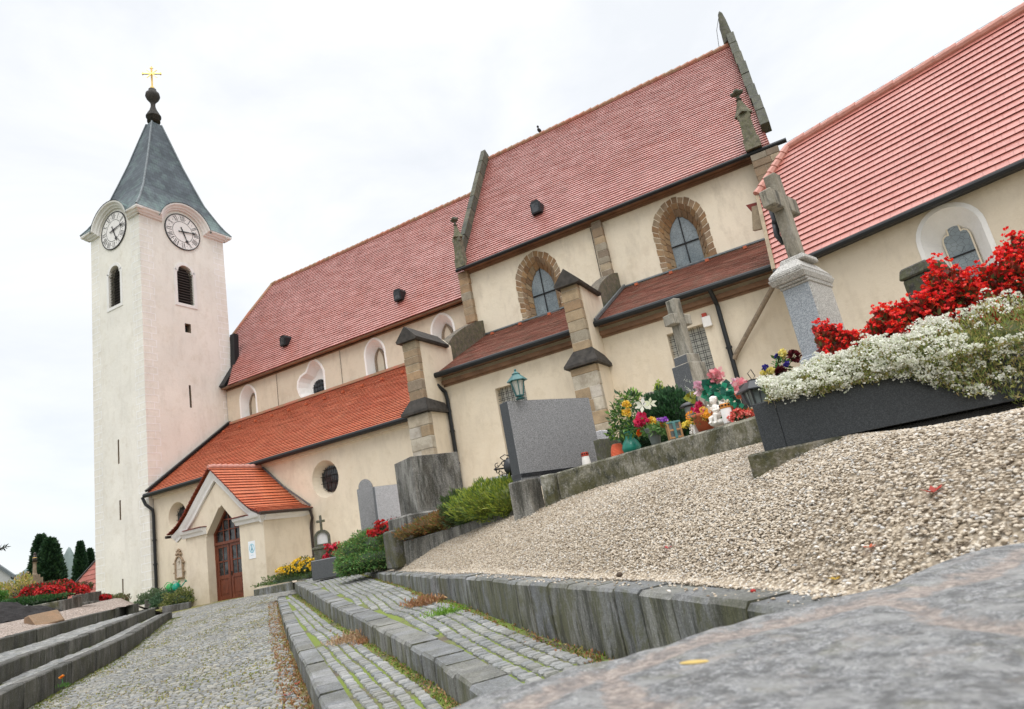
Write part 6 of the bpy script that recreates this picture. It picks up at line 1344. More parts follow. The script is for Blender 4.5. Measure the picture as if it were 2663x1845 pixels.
# green street style lantern standing on it
c=F_.p(.33,z,-.12); c=at(zH(520,188),8.9); c[2]=z
hL=vh(c,z5(548,1048)); o=thing('grave_lantern','green metal lantern with frosted panes standing on the big grey gravestone','lantern',c)
b=MB(); b.lathe(c,[(.06,0),(.07,.01),(.025,.025),(.025,.04)],6); wb,wt_=.095,.19; zb0,zt0=.04,hL*.60
for i in range(6):
    a=2*math.pi*i/6; d=np.array([math.cos(a),math.sin(a),0]); b.bar(c+d*wb/2*1.15+[0,0,zb0],c+d*wt_/2*1.1+[0,0,zt0],.012)
b.lathe(c,[(wb/2*1.2,zb0),(wb/2*1.2,zb0+.015)],6); b.lathe(c,[(wt_/2*1.2,zt0-.01),(wt_/2*1.2,zt0)],6); b.build('frame','lantern_green',o)
b=MB(); b.lathe(c,[(wb/2,zb0+.01),(wt_/2,zt0-.005)],6); b.build('glass','frosted',o)
b=MB(); b.lathe(c,[(wt_/2*1.55,zt0-.005),(wt_/2*1.45,zt0+.01),(wt_/2*.6,zt0+hL*.20),(wt_/2*.55,zt0+hL*.22),(wt_/2*.65,zt0+hL*.23),(wt_/2*.2,zt0+hL*.30),(.012,zt0+hL*.32),(.018,hL*.97),(.004,hL)],6); b.build('roof','lantern_green',o)
# wrought iron ornament and pale slab behind big stone on its left
o,F2,W2_,h2,z2_=slabstone('gravestone',zH(5,1150),zH(440,1042),10.6,zH(30,1230),.5,'granite_pale','pale flat grave slab just left of the big grey gravestone',side='granite_side')
c=at(zH(360,1060),9.7); o=thing('iron_cross','black wrought iron grave cross with scrolls, left of the big grey gravestone','grave cross',c)
def spiral(c0,r,turn,ph,dirx=1):
    return [c0+HOR*dirx*rr*math.cos(a)+np.array([0,0,1])*rr*math.sin(a) for rr,a in [(r*(1-k/26*.8),ph+turn*k/26*4.2*math.pi/2) for k in range(27)]]
P0=lambda x,y:at(zH(x,y),9.7)
b=MB(); b.bar(P0(230,1008),P0(420,985),.035,.02); b.lathe(P0(225,1008),[(.0,-.03),(.035,0),(0,.03)],6); b.bar(P0(395,1100),P0(395,860),.03,.02); b.build('bars','black_iron',o)
b=MB()
for x,y,r,t_,ph in ((325,945,.055,1,0),(370,885,.06,-1,1.5),(320,1040,.0,1,0),(285,1045,.05,-1,0),(335,1070,.05,1,2),(240,965,.04,1,1),(245,1035,.04,-1,2)):
    if r: b.tube(spiral(P0(x,y),r,t_,ph),.006,5)
b.tube([P0(275,870),P0(330,835),P0(380,850),P0(400,880)],.007,5); b.tube([P0(275,870),P0(310,900),P0(350,900)],.007,5); b.tube([P0(250,990),P0(300,920),P0(340,915)],.006,5); b.build('scrolls','black_iron',o)
b=MB(); b.ell(P0(395,975),(.10,.10,.13),8); b.build('shield','lantern_black',o,smooth=True)
# ---- objects standing behind the border wall
_f=R@np.array([0,0,-1.]); TBD=[float(bb[0]@_f)]+[float(q@_f) for q in bb[1:5]]; print('TBD',TBD)
def tb(x): # border depth at z8 x
    return float(np.interp(x,[0,160,600,1000,1380],TBD))+.28
def B8(x,y,dt=0): return at(z8(x,y),tb(x)+dt)
SP=lambda x,dt=0:(tb(x)+dt)/FPX/3.191   # metres per z8 px
def candle(base_px,t,h,r,label,body='plastic_white',lid='candle_lid',taper=1.0,dn=.05):
    c=at(base_px,t)-np.array([0,0,dn]); h+=dn; o=thing('grave_candle',label,'grave candle',c); b=MB(); b.lathe(c,[(r,0),(r,.01),(r*taper,h*.76),(r*taper*.97,h*.78)],18); b.build('cup',body,o,smooth=True)
    b=MB(); rt=r*taper*1.06; b.lathe(c,[(rt,h*.76),(rt,h*.82),(rt*.96,h*.83),(rt*.96,h*.95),(rt*.90,h),(rt*.3,h*1.01)],18); l=b.build('lid',lid,o)
    b=MB()
    for k in range(10): a=2*math.pi*k/10; d=np.array([math.cos(a),math.sin(a),0]); b.obox(c+d*rt*.965+[0,0,h*.86],(-d[1],d[0]),rt*.3,h*.08,.006)
    b.build('vent_holes','black_iron',l)
candle(z8(85,1150),8.55,.17,.066,'small candle in a flared white glass with red perforated lid before the big grey stone','white_ceramic','lid_red',.72)
# coral ribbed shell/vase
c=B8(350,1075); b=MB(); K_=16
for k in range(9):
    zq=.008+k*.0165; rr=.082*math.sqrt(max(.02,1-(zq/.17)**2)); ring_=[c+np.array([math.cos(2*math.pi*i/40)*rr*(1+.03*math.sin(i*2.5)),math.sin(2*math.pi*i/40)*rr,zq]) for i in range(40)]; b.tube(ring_,.010,6,closed=True)
b.ell(c,(.078,.078,.155),8); T1(b.build('woven_pot','coral',loc=tuple(c),smooth=True),'coral coloured ribbed dome pot beside the green vase','grave ornament')
slabstone('gravestone',z8(190,930),z8(412,918),8.9,z8(230,1090),.12,'dark_moss_stone','low dark stained stone slab between the big grey gravestone and green vase')
c,h_=stand(z8(210,925),10.2,z8(200,850)); b=MB(); fr=Frame((c[0],c[1],0),HOR,TOC(c)); b.prism([(-.2,c[2]-.3)]+[(.2*math.cos(a),c[2]-.02+h_*1.0*math.sin(a)) for a in [math.pi-math.pi*k/10 for k in range(11)]]+[(.2,c[2]-.3)],lambda a,q:fr.p(a,q,.04),lambda a,q:fr.p(a,q,-.08)); q=b.build('gravestone','granite_pale',loc=tuple(c),bevel=.01); fixn(q); T1(q,'small white arched stone peeping out right of the big grey gravestone','gravestone')
b=MB(); b.bar(at(z8(285,900),10),at(z8(262,870),10),.05); b.bar(at(z8(240,900),10),at(z8(290,895),10),.04); b.bar(at(z8(285,930),10),at(z8(285,870),10),.03); T1(b.build('iron_ornament','black_iron',loc=tuple(at(z8(285,900),10))),'small dark iron ornament right of the white arched stone','ornament')
# green vase bouquet
vb=B8(465,1050); s_=SP(465); vbH=160*s_
bouquet('vase_bouquet','green bulbous vase with yellow roses, white lily and magenta peony','bouquet',vb,
 [(B8(410,645,-.2),.05,YEL),(B8(415,712,-.2),.052,YEL),(B8(545,775,-.12),.088,MAG),(B8(505,812,-.12),.045,MAG),(B8(522,880,-.08),.045,ORA)],
 [(B8(395,660),(.16,.12,.16)),(B8(380,790),(.16,.14,.16)),(B8(350,880),(.13,.1,.06)),(B8(470,830),(.14,.12,.12)),(B8(350,730),(.1,.1,.14)),(B8(455,600),(.10,.1,.08))],
 [(.055,0),(.10,.02),(.115,.07),(.09,.13),(.05,.18),(.042,.22),(.05,.25),(.04,.255)],'vase_green',[(.10,.22,.04),(.20,.34,.06),(.05,.12,.03),(.03,.09,.03)],150,.065,.4)
o=C.objects.get('vase_bouquet')
# lily: six long petals
def lily(px_c,o,size,pal=WHT,name='lily',tilt=(0,0,.5)):
    c=B8(*px_c,-.08); V=[]
    for k in range(6):
        a=2*math.pi*k/6+.3; d=HOR*math.cos(a)+np.array([0,0,1])*math.sin(a)*.75+TOC(c)*.5; d/=np.linalg.norm(d); t=np.cross(d,TOC(c)); t/=np.linalg.norm(t); w=size*.20
        A=c;M1=c+d*size*.5+TOC(c)*.01;E=c+d*size-TOC(c)*.03
        V+= [[A,M1+t*w,E,M1-t*w]]
    V=np.array(V); qmesh(name,V,pick(pal,len(V),.05),o)
lily((545,655),o,.115); lily((608,640),o,.085,[(.75,.8,.55),(.8,.82,.65)],'lily_bud')
c=B8(455,590); P=[];
V=[]
for x0,y0,x1,y1 in ((395,640,350,535),(370,700,305,580),(470,600,475,545),(400,700,330,640)):
    A=B8(x0,y0);B=B8(x1,y1); t=rng.random(60)[:,None]; V.append(quads(A+(B-A)*t,np.tile((B-A)+[0,0,.02],(60,1)),.035,.2,.8))
qmesh('grass_sprays',np.concatenate(V),pick([(.10,.14,.05),(.07,.10,.04)],240),o)
# grey vase with small bouquet
gb=B8(665,995); bouquet('vase_bouquet','flared grey grave vase with small yellow and violet flowers','bouquet',gb,[(B8(622,780),.045,YEL),(B8(655,800),.04,YEL),(B8(730,775),.035,[(.30,.06,.5),(.4,.15,.6)]),(B8(690,775),.035,[(.35,.1,.5),(.5,.3,.65)]),(B8(705,815),.03,ORA),(B8(750,810),.028,YEL)],
 [(B8(640,850),(.12,.09,.06)),(B8(700,845),(.12,.09,.05)),(B8(600,865),(.08,.08,.05))],[(.05,0),(.055,.05),(.07,.13),(.095,.20),(.10,.21),(.08,.212)],'vase_grey',[(.10,.22,.06),(.16,.30,.08),(.2,.33,.12)],260,.05,.45)
# dark green bush with wooden cross behind
heath('box_bush',[(z8(770,790),8.6,(.40,.32,.40)),(z8(840,760),8.5,(.24,.28,.34)),(z8(570,930),8.2,(.28,.2,.22)),(z8(730,720),8.8,(.26,.28,.28))],'dense dark green leafy bush behind the grey vase and the small cross',[(.025,.085,.03),(.04,.11,.035),(.015,.055,.02),(.05,.13,.05)],5200,.055,.5)
c=at(z8(740,800),9.4); o=thing('stone_cross','brown weathered stone cross rising behind the dark green bush','grave cross',c)
b=MB(); ud2=np.array([.447,.894,0]); b.bar(at(z8(745,760),9.4),at(z8(697,508),9.4),.17,.14,up=ud2); cx2=at(z8(715,590),9.4); b.bar(cx2-ud2*.30,cx2+ud2*.30,.14,.17); b.build('body','old_cross_stone',o,bevel=.012)
mound('ivy_sprig',at(z8(690,540),9.3),HOR,.14,.1,.14,160,[(.35,.45,.04),(.25,.35,.05)],.035,'tuft of lime green ivy on the left of the brown stone cross','plant')
# lantern with cross shaped openings
def cross_lantern():
    c=B8(832,925); s=SP(832); w=115*s; h=135*s; o=thing('cross_lantern','square tan lantern with teal cross front next to the grey vase','grave lantern',c); ux=HOR*.95+TOC(c)*.1; ux/=np.linalg.norm(ux); out=np.cross(ux,[0,0,1.]); out=out if out@TOC(c)>0 else -out; F_=Frame((c[0],c[1],0),ux,out); z=c[2]
    b=MB(); t=w*.13
    for a in (-w/2+t/2,w/2-t/2): b.bar(F_.p(a,z,0),F_.p(a,z+h,0),t,t); b.bar(F_.p(a,z,-w*.8),F_.p(a,z+h,-w*.8),t,t)
    for q in (z+h*.52,z+t/2): b.bar(F_.p(-w/2,q,0),F_.p(w/2,q,0),t,t)
    b.build('frame','wood_tan',o,bevel=.003); b=MB(); b.bar(F_.p(0,z,.012),F_.p(0,z+h,.012),t*1.5,t*.6,up=out); b.bar(F_.p(-w/2,z+h,.0),F_.p(w/2,z+h,.0),t*1.2,t*1.1); b.build('cross','teal_metal',o,bevel=.003)
    b=MB(); b.prism([(-w*.4,z),(w*.4,z),(w*.4,z+h*.95),(-w*.4,z+h*.95)],lambda a,q:F_.p(a,q,-.03),lambda a,q:F_.p(a,q,-w*.75)); q=b.build('glass','glass_smoky',o); fixn(q)
cross_lantern()
# small white angel with yellow flower pot
def figurine(name,c,h,label,facing,wings=True,kneel=False):
    o=thing(name,label,'angel statue',c); b=MB(); f=facing/np.linalg.norm(facing); s=np.cross(f,[0,0,1.]); Z=np.array([0,0,1.])
    def P(a,q,z): return c+f*a*h+s*q*h+Z*z*h
    b.ell(P(0,0,.84),(.115*h,.115*h,.14*h),8); b.ell(P(-.02,0,.88),(.125*h,.13*h,.125*h),8)   # head, hair
    for k in range(14): 
        a=2*math.pi*k/14; b.ell(P(-.03+.10*math.cos(a),.11*math.sin(a),.90+.04*math.sin(k*2.1)),.035*h,5)
    b.ell(P(.11,0,.82),(.03*h,.025*h,.03*h),5)
    b.tube([P(0,0,.66),P(.0,0,.76)],[.06*h,.05*h],8)
    b.ell(P(-.01,0,.55),(.12*h,.14*h,.19*h),8); b.ell(P(-.02,0,.36),(.15*h,.16*h,.14*h),8)
    for s_ in (-1,1):
        b.tube([P(0,.13*s_,.64),P(.08,.19*s_,.50),P(.2,.08*s_,.50 if s_<0 else .68)],[.055*h,.045*h,.032*h],8); b.ell(P(.22,.07*s_,.50 if s_<0 else .70),.035*h,6)
        b.tube([P(0,.08*s_,.32),P(.24,.10*s_,.34 if s_<0 else .26),P(.26,.10*s_,.10 if s_<0 else .14),P(.36,.10*s_,.07 if s_<0 else .11)],[.10*h,.075*h,.05*h,.03*h],8)
    b.ell(P(.0,0,.10),(.30*h,.24*h,.12*h),8)
    q=b.build('body','white_ceramic',o,smooth=True); r=q.modifiers.new('r','REMESH'); r.mode='VOXEL'; r.voxel_size=.012*h; r.use_smooth_shade=True; sm=q.modifiers.new('s','SMOOTH'); sm.iterations=3
    if wings:
        for s_ in (-1,1):
            b=MB(); 
            for k in range(6): b.ell(P(-.16-.02*k,.10*s_+.045*s_*k*.8,.62-.015*k+.03),(.03*h,.035*h,(.17-.012*k)*h),6)
            w_=b.build('wing','white_ceramic',o,smooth=True)
    return o
ca_=B8(1185,820); figurine('angel_statue',ca_,252*SP(1185),'white seated cherub statue holding its arm up, behind the white candle',-HOR*.75+TOC(ca_)*.65)
cb_=B8(965,893); figurine('angel_statue',cb_,85*SP(965),'tiny white angel figure left of the terracotta pot',-HOR*.7+TOC(cb_)*.7)
b=MB(); qd=B8(1000,880); b.obox(qd-[0,0,.02],HOR,.07,.135,.05,col=(1,1,1),top=.8); T1(b.build('stone_book','white_ceramic',loc=tuple(qd),bevel=.01),'small white stone block right of the tiny angel','ornament')
mound('chrysanthemum',B8(930,830),HOR,.11,.09,.055,60,GREEN,.02,'little yellow chrysanthemum bunch above the tiny angel','flowers',nfl=110,flpal=[(.85,.72,.15),(.8,.65,.1)],flsize=.018)
candle(z8(1262,785),tb(1262)+.02,150*SP(1262),.050,'tall white grave candle with gold perforated lid beside the cherub','plastic_white','candle_lid',1.0,.02)
# terracotta pot with pompons
c=B8(1075,860,.02); o=bouquet('flower_pot','terracotta pot with orange and yellow pompon flowers behind the border wall','flower pot',c,[],[(B8(1060,760),(.13,.10,.05))],[(.075,0),(.10,.13),(.108,.14),(.108,.165),(.09,.17)],'terracotta',GREEN,160,.04)
for k,(x,y,r,pl_) in enumerate([(950,742,.045,ORA),(980,775,.038,YEL),(1010,765,.04,[(.8,.7,.15),(.85,.75,.3)]),(1035,775,.036,[(.8,.7,.15)]),(1060,750,.036,YEL),(1110,722,.048,[(.85,.42,.03),(.8,.35,.02)]),(1080,735,.03,[(.85,.42,.03)]),(1050,690,.028,YEL)]):
    cp_=B8(x,y,-.06); P,d=ellpts(cp_,(r,r,r*.85),170,.25,False,0); qmesh('pompon_flower',quads(P,d,r*.5,.5,.25),pick([(.85,.38,.02),(.80,.30,.01)] if pl_ is ORA else pl_,170,.15),o)
# pink peony arrangement with emerald leaves
c=B8(1170,700,.3); o=bouquet('pink_bouquet','large artificial bouquet of pink blooms and emerald leaves behind the cherub','bouquet',c-np.array([0,0,.1]),
 [(B8(1165,410,.25),.088,PNK),(B8(1030,510,.2),.085,LPK),(B8(1365,495,.2),.075,PNK),(B8(1320,465,.25),.05,LPK),(B8(1010,670,.15),.07,MAG),(B8(1350,560,.25),.045,[(.7,.2,.1)])],
 [],None)
def bigleaf(px,r,pal,o,n=9):
    c=B8(*px,.22); V=[]
    for k in range(n):
        a=2*math.pi*k/n+random.uniform(-.2,.2); d=HOR*math.cos(a)+np.array([0,0,1])*math.sin(a)+TOC(c)*random.uniform(-.5,.6); d/=np.linalg.norm(d); t=np.cross(d,TOC(c)); t/=np.linalg.norm(t); q=r*random.uniform(.55,1.0); V.append([c+d*q*.1,c+d*q*.55+t*q*.42,c+d*q*.95+TOC(c)*.01,c+d*q*.55-t*q*.42])
    qmesh('leaf',np.array(V),pick(pal,n,.35),o)
EM=[(.01,.20,.11),(.02,.28,.16),(.005,.09,.06)]
for px,r in (((1110,500),.12),((1090,560),.11),((1245,520),.13),((1190,540),.10),((1310,620),.10),((1335,660),.08),((1130,450),.07),((1280,580),.08)): bigleaf(px,r,EM,o)
bigleaf((945,590),.12,[(.30,.28,.02),(.22,.25,.03)],o,6)
V=[]
for x0,y0,x1,y1 in ((1050,560,900,430),(1060,600,960,440),(1100,640,1010,430),(1150,640,1200,480),(1080,680,1040,600),(1070,660,1075,620),(1000,560,860,490),(1260,560,1180,500)):
    A=B8(x0,y0,.2);B=B8(x1,y1,.2); t=rng.random(30)[:,None]; V.append(quads(A+(B-A)*t,np.tile((B-A),(30,1)),.05,.12,.25))
qmesh('grass_sprays',np.concatenate(V),pick([(.40,.45,.38),(.25,.33,.25),(.5,.52,.45)],240),o)
c=B8(1330,760,.25); b=MB(); b.lathe(c,[(.04,0),(.052,.10),(.056,.12),(.045,.122)],14); T1(b.build('flower_pot','terracotta',loc=tuple(c)),'small terracotta pot right of the white candle','flower pot')
mound('pink_flowers',B8(1375,770,.15),HOR,.20,.12,.09,80,GREEN,.03,'low coral pink flowers at the right end of the border wall','flowers',nfl=120,flpal=[(.75,.12,.10),(.8,.25,.2)],flsize=.025)
mound('pink_flowers',B8(1440,750,.3),HOR,.20,.12,.08,80,GREEN,.03,'tuft of orange flowers between the border wall and black planter','flowers',nfl=60,flpal=[(.75,.22,.08)],flsize=.02)
# solar cap lantern behind
c=B8(945,720,.35); o=thing('grave_lantern','small lantern with domed grey cap half hidden behind the pompon pot','grave lantern',c); b=MB(); b.lathe(c,[(.05,-.05),(.055,.07)],10); b.build('glass','glass_smoky',o); b=MB(); b.lathe(c,[(.10,.075),(.10,.085),(.075,.11),(.03,.125),(.005,.13)],14); b.build('roof','lantern_black',o,smooth=True)
# dark/cracked middle cross monument
def midcross():
    t=9.9; D2=gdir; D1=np.array([-.894,.447,0])   # D2 recedes right, D1 to the left
    P=lambda x,y,tt=t:at(z8(x,y),tt)
    c=P(960,655); o=thing('stone_cross','tall cracked granite cross with dark left flank in front of the barred window','grave cross',c-np.array([0,0,.3]))
    F_=Frame((c[0],c[1],0),D2,np.array([.894,-.447,0])); z=c[2]
    def H(px): return vh(c,px)
    hs=[H(z8(900,210)),H(z8(880,-10)),H(z5(975,1500)) if False else 0]
    h1=H(z8(905,215)); htop=vh(c,PP(1520,664)); harm=vh(c,PP(1526,712)); b=MB()
    def bx(a0,a1,z0,z1_,d0,d1,taper=1): 
        m_=(a0+a1)/2; q=[(a0,z+z0),(a1,z+z0),(m_+(a1-m_)*taper,z+z1_),(m_+(a0-m_)*taper,z+z1_)]; b.prism(q,lambda a,w:F_.p(a,w,d1),lambda a,w:F_.p(a,w,d0))
    print('midcross',h1,harm,htop)
    bx(.04,.46,-.4,h1*.82,-.26,.10,.95); bx(.09,.42,h1*.82,h1,-.22,.06,.9)
    q=b.build('pedestal',['old_cross_stone','granite_side'],o,bevel=.012); fixn(q)
    for p in q.data.polygons:
        if p.normal.dot(Vector(D2))<-.7: p.material_index=1
    b=MB(); bx(.18,.33,h1,htop,-.16,.03); bx(.02,.18,harm-.09,harm+.08,-.16,.03); bx(.33,.49,harm-.09,harm+.08,-.16,.03)
    q=b.build('cross',['old_cross_stone','granite_side'],o,bevel=.01); fixn(q)
midcross()
# black lantern near the planter with box behind
def blacklantern():
    t=4.55; c,h=stand(zM(1580,600),t,zM(1600,175)); w=330/5.76*t/FPX; o=thing('grave_lantern','large black lantern with sloping roof behind the corner of the black planter','grave lantern',c)
    ux=HOR*.9-TOC(c)*.1; ux/=np.linalg.norm(ux); b=MB(); hb=h*.56
    b.obox(c,ux,w*.62,.012,w*.62); n_=np.cross([0,0,1.],ux); e=w*.36
    for i in (-1,1):
        for j in (-1,1): b.bar(c+ux*i*e*.82+n_*j*e*.82,c+ux*i*e*1.12+n_*j*e*1.12+[0,0,hb],.012)
    for i in (-1,1): b.bar(c+ux*0+n_*i*e*.9,c+n_*i*e*1.1+[0,0,hb],.005); b.bar(c+ux*i*e*.9,c+ux*i*e*1.1+[0,0,hb],.005)
    b.build('frame','lantern_black',o); b=MB(); b.obox(c+[0,0,.01],ux,w*.56,hb,w*.56,top=1.32); b.build('glass','glass_smoky',o)
    b=MB(); b.obox(c+[0,0,hb],ux,w*1.28,.008,w*1.28); b.obox(c+[0,0,hb+.008],ux,w*1.28,h*.30,w*1.28,top=.42); b.obox(c+[0,0,hb+h*.31],ux,w*.34,h*.10,w*.34); b.build('roof','lantern_black',o)
    b=MB(); p=c+[0,0,hb+h*.40]; q=[p,p+ux*.03+[0,0,.025],p+ux*.012+[0,0,.075],p-ux*.02+[0,0,.05]]; b.tube(q,.0035,5,closed=True); b.build('ring','black_iron',o)
    c2=at(zM(1440,330),4.95); b=MB(); b.obox(c2-[0,0,.12],ux,.12,.15,.12); T1(b.build('grave_box','lantern_black',loc=tuple(c2),bevel=.006),'small dark box just left behind the large black lantern','grave ornament')
blacklantern()
# dark roses bunch
c=at(zM(1800,260),4.7); o=bouquet('rose_bouquet','bunch of yellow, blue and dark maroon artificial roses right of the black lantern','bouquet',c-np.array([0,0,.12]),
 [(at(zM(1760,80),4.7),.030,[(.82,.70,.22)]),(at(zM(1900,100),4.68),.042,[(.07,.008,.012),(.11,.012,.018)]),(at(z8(1808,240),4.7),.050,[(.09,.008,.014),(.14,.012,.02)]),(at(z8(1705,225),4.72),.036,[(.82,.72,.25)]),(at(z8(1660,245),4.74),.022,[(.03,.03,.25)]),(at(z8(1565,340),4.7),.026,[(.04,.03,.3)]),(at(z8(1600,370),4.68),.03,[(.82,.72,.25)]),(at(z8(1545,385),4.7),.022,[(.8,.7,.2)]),(at(z8(1740,315),4.66),.024,[(.05,.03,.28)]),(at(z8(1690,360),4.66),.034,[(.09,.008,.014)])],
 [(at(z8(1700,320),4.75),(.05,.05,.06))],None,nleaf=90,lsize=.04)
# ---- pillar with cross
def pillar():
    c=at(zX(710,1050),6.2); l=onZ(zX(330,1215),c[2]); r=onZ(zX(1060,1170),c[2]); dl=(l-c);wl_=np.linalg.norm(dl);dl/=wl_;dr=(r-c);wr_=np.linalg.norm(dr);dr/=wr_
    # shaft corner is inset from cap corner
    ins=.07; ins=.11; k=c+dr*ins; wl2=.28; wr2=.56; zt=c[2]; base=.28
    o=thing('pillar_cross_monument','tall granite grave pillar with moulded cap carrying a lichen stained stone cross','grave monument',(k[0],k[1],base))
    def bx(b,i,z0,z1_,m=0,tl=0):
        j=i*.04 if i>.015 or i<0 else i; j=i if z1_<zt-.3 else j; i=i*1.5 if z0>zt-.2 and i>0 else i; e=.05 if z0>zt-.13 and i>0 else 0; q=[k+dl*-j+dr*-i,k+dl*-j+dr*(wr2+i),k+dl*(wl2+j+e)+dr*(wr2+i),k+dl*(wl2+j+e)+dr*-i]; ctr=sum(q)/4
        q2=[p+(ctr-p)*tl for p in q]; vs=[up_(p,z0) for p in q]+[up_(p,z1_) for p in q2]; b.add(vs,[(3,2,1,0),(4,5,6,7),(0,1,5,4),(1,2,6,5),(2,3,7,6),(3,0,4,7)],m=m)
    b=MB(); bx(b,0,base,zt-.16); q=b.build('shaft',['granite_pillar_rough','granite_pillar'],o,bevel=.012); fixn(q)
    for p in q.data.polygons:
        if p.normal.dot(Vector(-dr))>.7: p.material_index=1
    zb1=vh(up_(k,0),z7(490,1430)); print('pillar base z',zb1)
    b=MB(); bx(b,.03,base-.2,zb1); bx(b,.018,zb1,zb1+.03,tl=.05); q=b.build('plinth','granite_pillar',o,bevel=.01); fixn(q)
    b=MB(); bx(b,.012,zt-.17,zt-.145); bx(b,.03,zt-.145,zt-.12); bx(b,.045,zt-.12,zt-.06,tl=-.12); bx(b,.07,zt-.06,zt-.02); q=b.build('cap','mossy_concrete' if False else 'granite_pillar_rough',o,bevel=.008); fixn(q)
    b=MB(); bx(b,.07,zt-.02,zt+.10,tl=.42); bx(b,-.10,zt+.10,zt+.16,tl=.1); q=b.build('cap_top','granite_pillar_rough',o,bevel=.012); fixn(q)
    # cross: arms along dr
    ctr=k+dl*wl2/2+dr*wr2/2; F_=Frame((ctr[0],ctr[1],0),dr,dl); t0=vh(up_(ctr,0),zX(500,125)); ta=vh(up_(ctr,0),zX(560,420)); print('cross top',t0,ta,zt)
    s=.07; b=MB()
    def cb(a0,a1,z0,z1_): b.prism([(a0,z0),(a1,z0),(a1,z1_),(a0,z1_)],lambda a,w:F_.p(a,w,.065),lambda a,w:F_.p(a,w,-.065),col=(.36,.325,.26))
    cb(-s,s,zt+.12,t0); cb(-.31,-s,ta-.10,ta+.085); cb(s,.31,ta-.10,ta+.085)
    q=b.build('cross','old_cross_stone',o,bevel=.012); fixn(q)
    b=MB(); p=lambda a,z_,d:F_.p(a,z_,.07+d); zc=ta
    b.ell(p(0,zc+.07,.03),(.035,.035,.045),6); b.tube([p(0,zc+.03,.01),p(0,zc-.14,.02),p(0,zc-.18,.03)],[.05,.04,.045],8); b.tube([p(0,zc-.18,.03),p(.01,zc-.30,.06),p(0,zc-.42,.02)],[.04,.03,.02],8)
    for s_ in (-1,1): b.tube([p(.04*s_,zc+.02,.01),p(.14*s_,zc+.03,.01),p(.25*s_,zc+.07,.0)],[.022,.018,.013],7)
    b.build('crucified_figure','lantern_black',o,smooth=True)
pillar()
# dark stone pillar seen behind begonias
c=at(z7(1030,1090),5.6); o=thing('stone_pillar','dark angular stone pillar top rising behind the red begonias','gravestone',c-np.array([0,0,.6]))
b=MB(); ux=gdir*.8+HOR*.3; ux/=np.linalg.norm(ux); hh=vh(c,z7(985,965)); b.obox(c-[0,0,.7],ux,.29,.7+hh*.45,.24,col=(.06,.056,.05)); b.obox(c+[0,0,hh*.45],ux,.33,hh*.45,.28,col=(.075,.07,.06),top=.85); b.build('body','dark_moss_stone',o,bevel=.015)
# ---- black planter
A=at(zP(370,1530),4.05); Bp=onZ(zP(1640,1270),A[2]); pu=(Bp-A); pu/=np.linalg.norm(pu); pn=np.array([-pu[1],pu[0],0]); pn=pn if pn@TOC(A)<0 else -pn; ph=vh(A,zP(280,1205)); PL=2.7
o=thing('black_planter','long black granite grave planter raised on bricks over the gravel','planter',A)
def pbox(b,a0,a1,d0,d1,z0,z1_): b.add([A+pu*a+pn*d+np.array([0,0,z]) for z in (z0,z1_) for a,d in ((a0,d0),(a1,d0),(a1,d1),(a0,d1))],[(3,2,1,0),(4,5,6,7),(0,1,5,4),(1,2,6,5),(2,3,7,6),(3,0,4,7)])
sx=float((at(zP(520,1478),4.05)-A)@pu)
b=MB(); pbox(b,0,sx-.0006,0,.05,0,ph); q=b.build('end_plate','granite_dark',o,bevel=.002); fixn(q)
b=MB(); pbox(b,sx+.0006,PL,.001,.05,0,ph); q=b.build('front_plate','granite_dark',o,bevel=.002); fixn(q)
b=MB(); pbox(b,0,.05,.051,.62,0,ph); pbox(b,.05,PL,.57,.62,0,ph); pbox(b,.05,PL,.05,.57,.02,ph-.05); pbox(b,.5,PL,.30,.61,-.30,-.001); q=b.build('trough_and_shade_block','granite_black',o); fixn(q)  # includes a dark block added under the rear, in place of the shade there
# bricks
br=onG(z8(1410,1215)); b=MB(); bA=A+pu*.02-pn*.07; zg0=gz(bA[0],bA[1])
def rb(a0,a1,d0,d1,z0,z1_,mat,label,name='concrete_brick'):
    b=MB(); b.add([A+pu*a+pn*d+np.array([0,0,z-A[2]]) for z in (z0,z1_) for a,d in ((a0,d0),(a1,d0),(a1,d1),(a0,d1))],[(3,2,1,0),(4,5,6,7),(0,1,5,4),(1,2,6,5),(2,3,7,6),(3,0,4,7)],col=(.36,.31,.24)); q=b.build(name,mat,loc=tuple(A),bevel=.012); fixn(q); T1(q,label,'brick')
rb(-.10,.44,-.10,.14,zg0-.08,A[2]-.002,'mossy_concrete','worn concrete brick supporting the left end of the black planter')
rb(1.55,1.85,.05,.3,zg0-.12,A[2]-.002,'raw_brick','brick in shadow under the middle of the black planter')
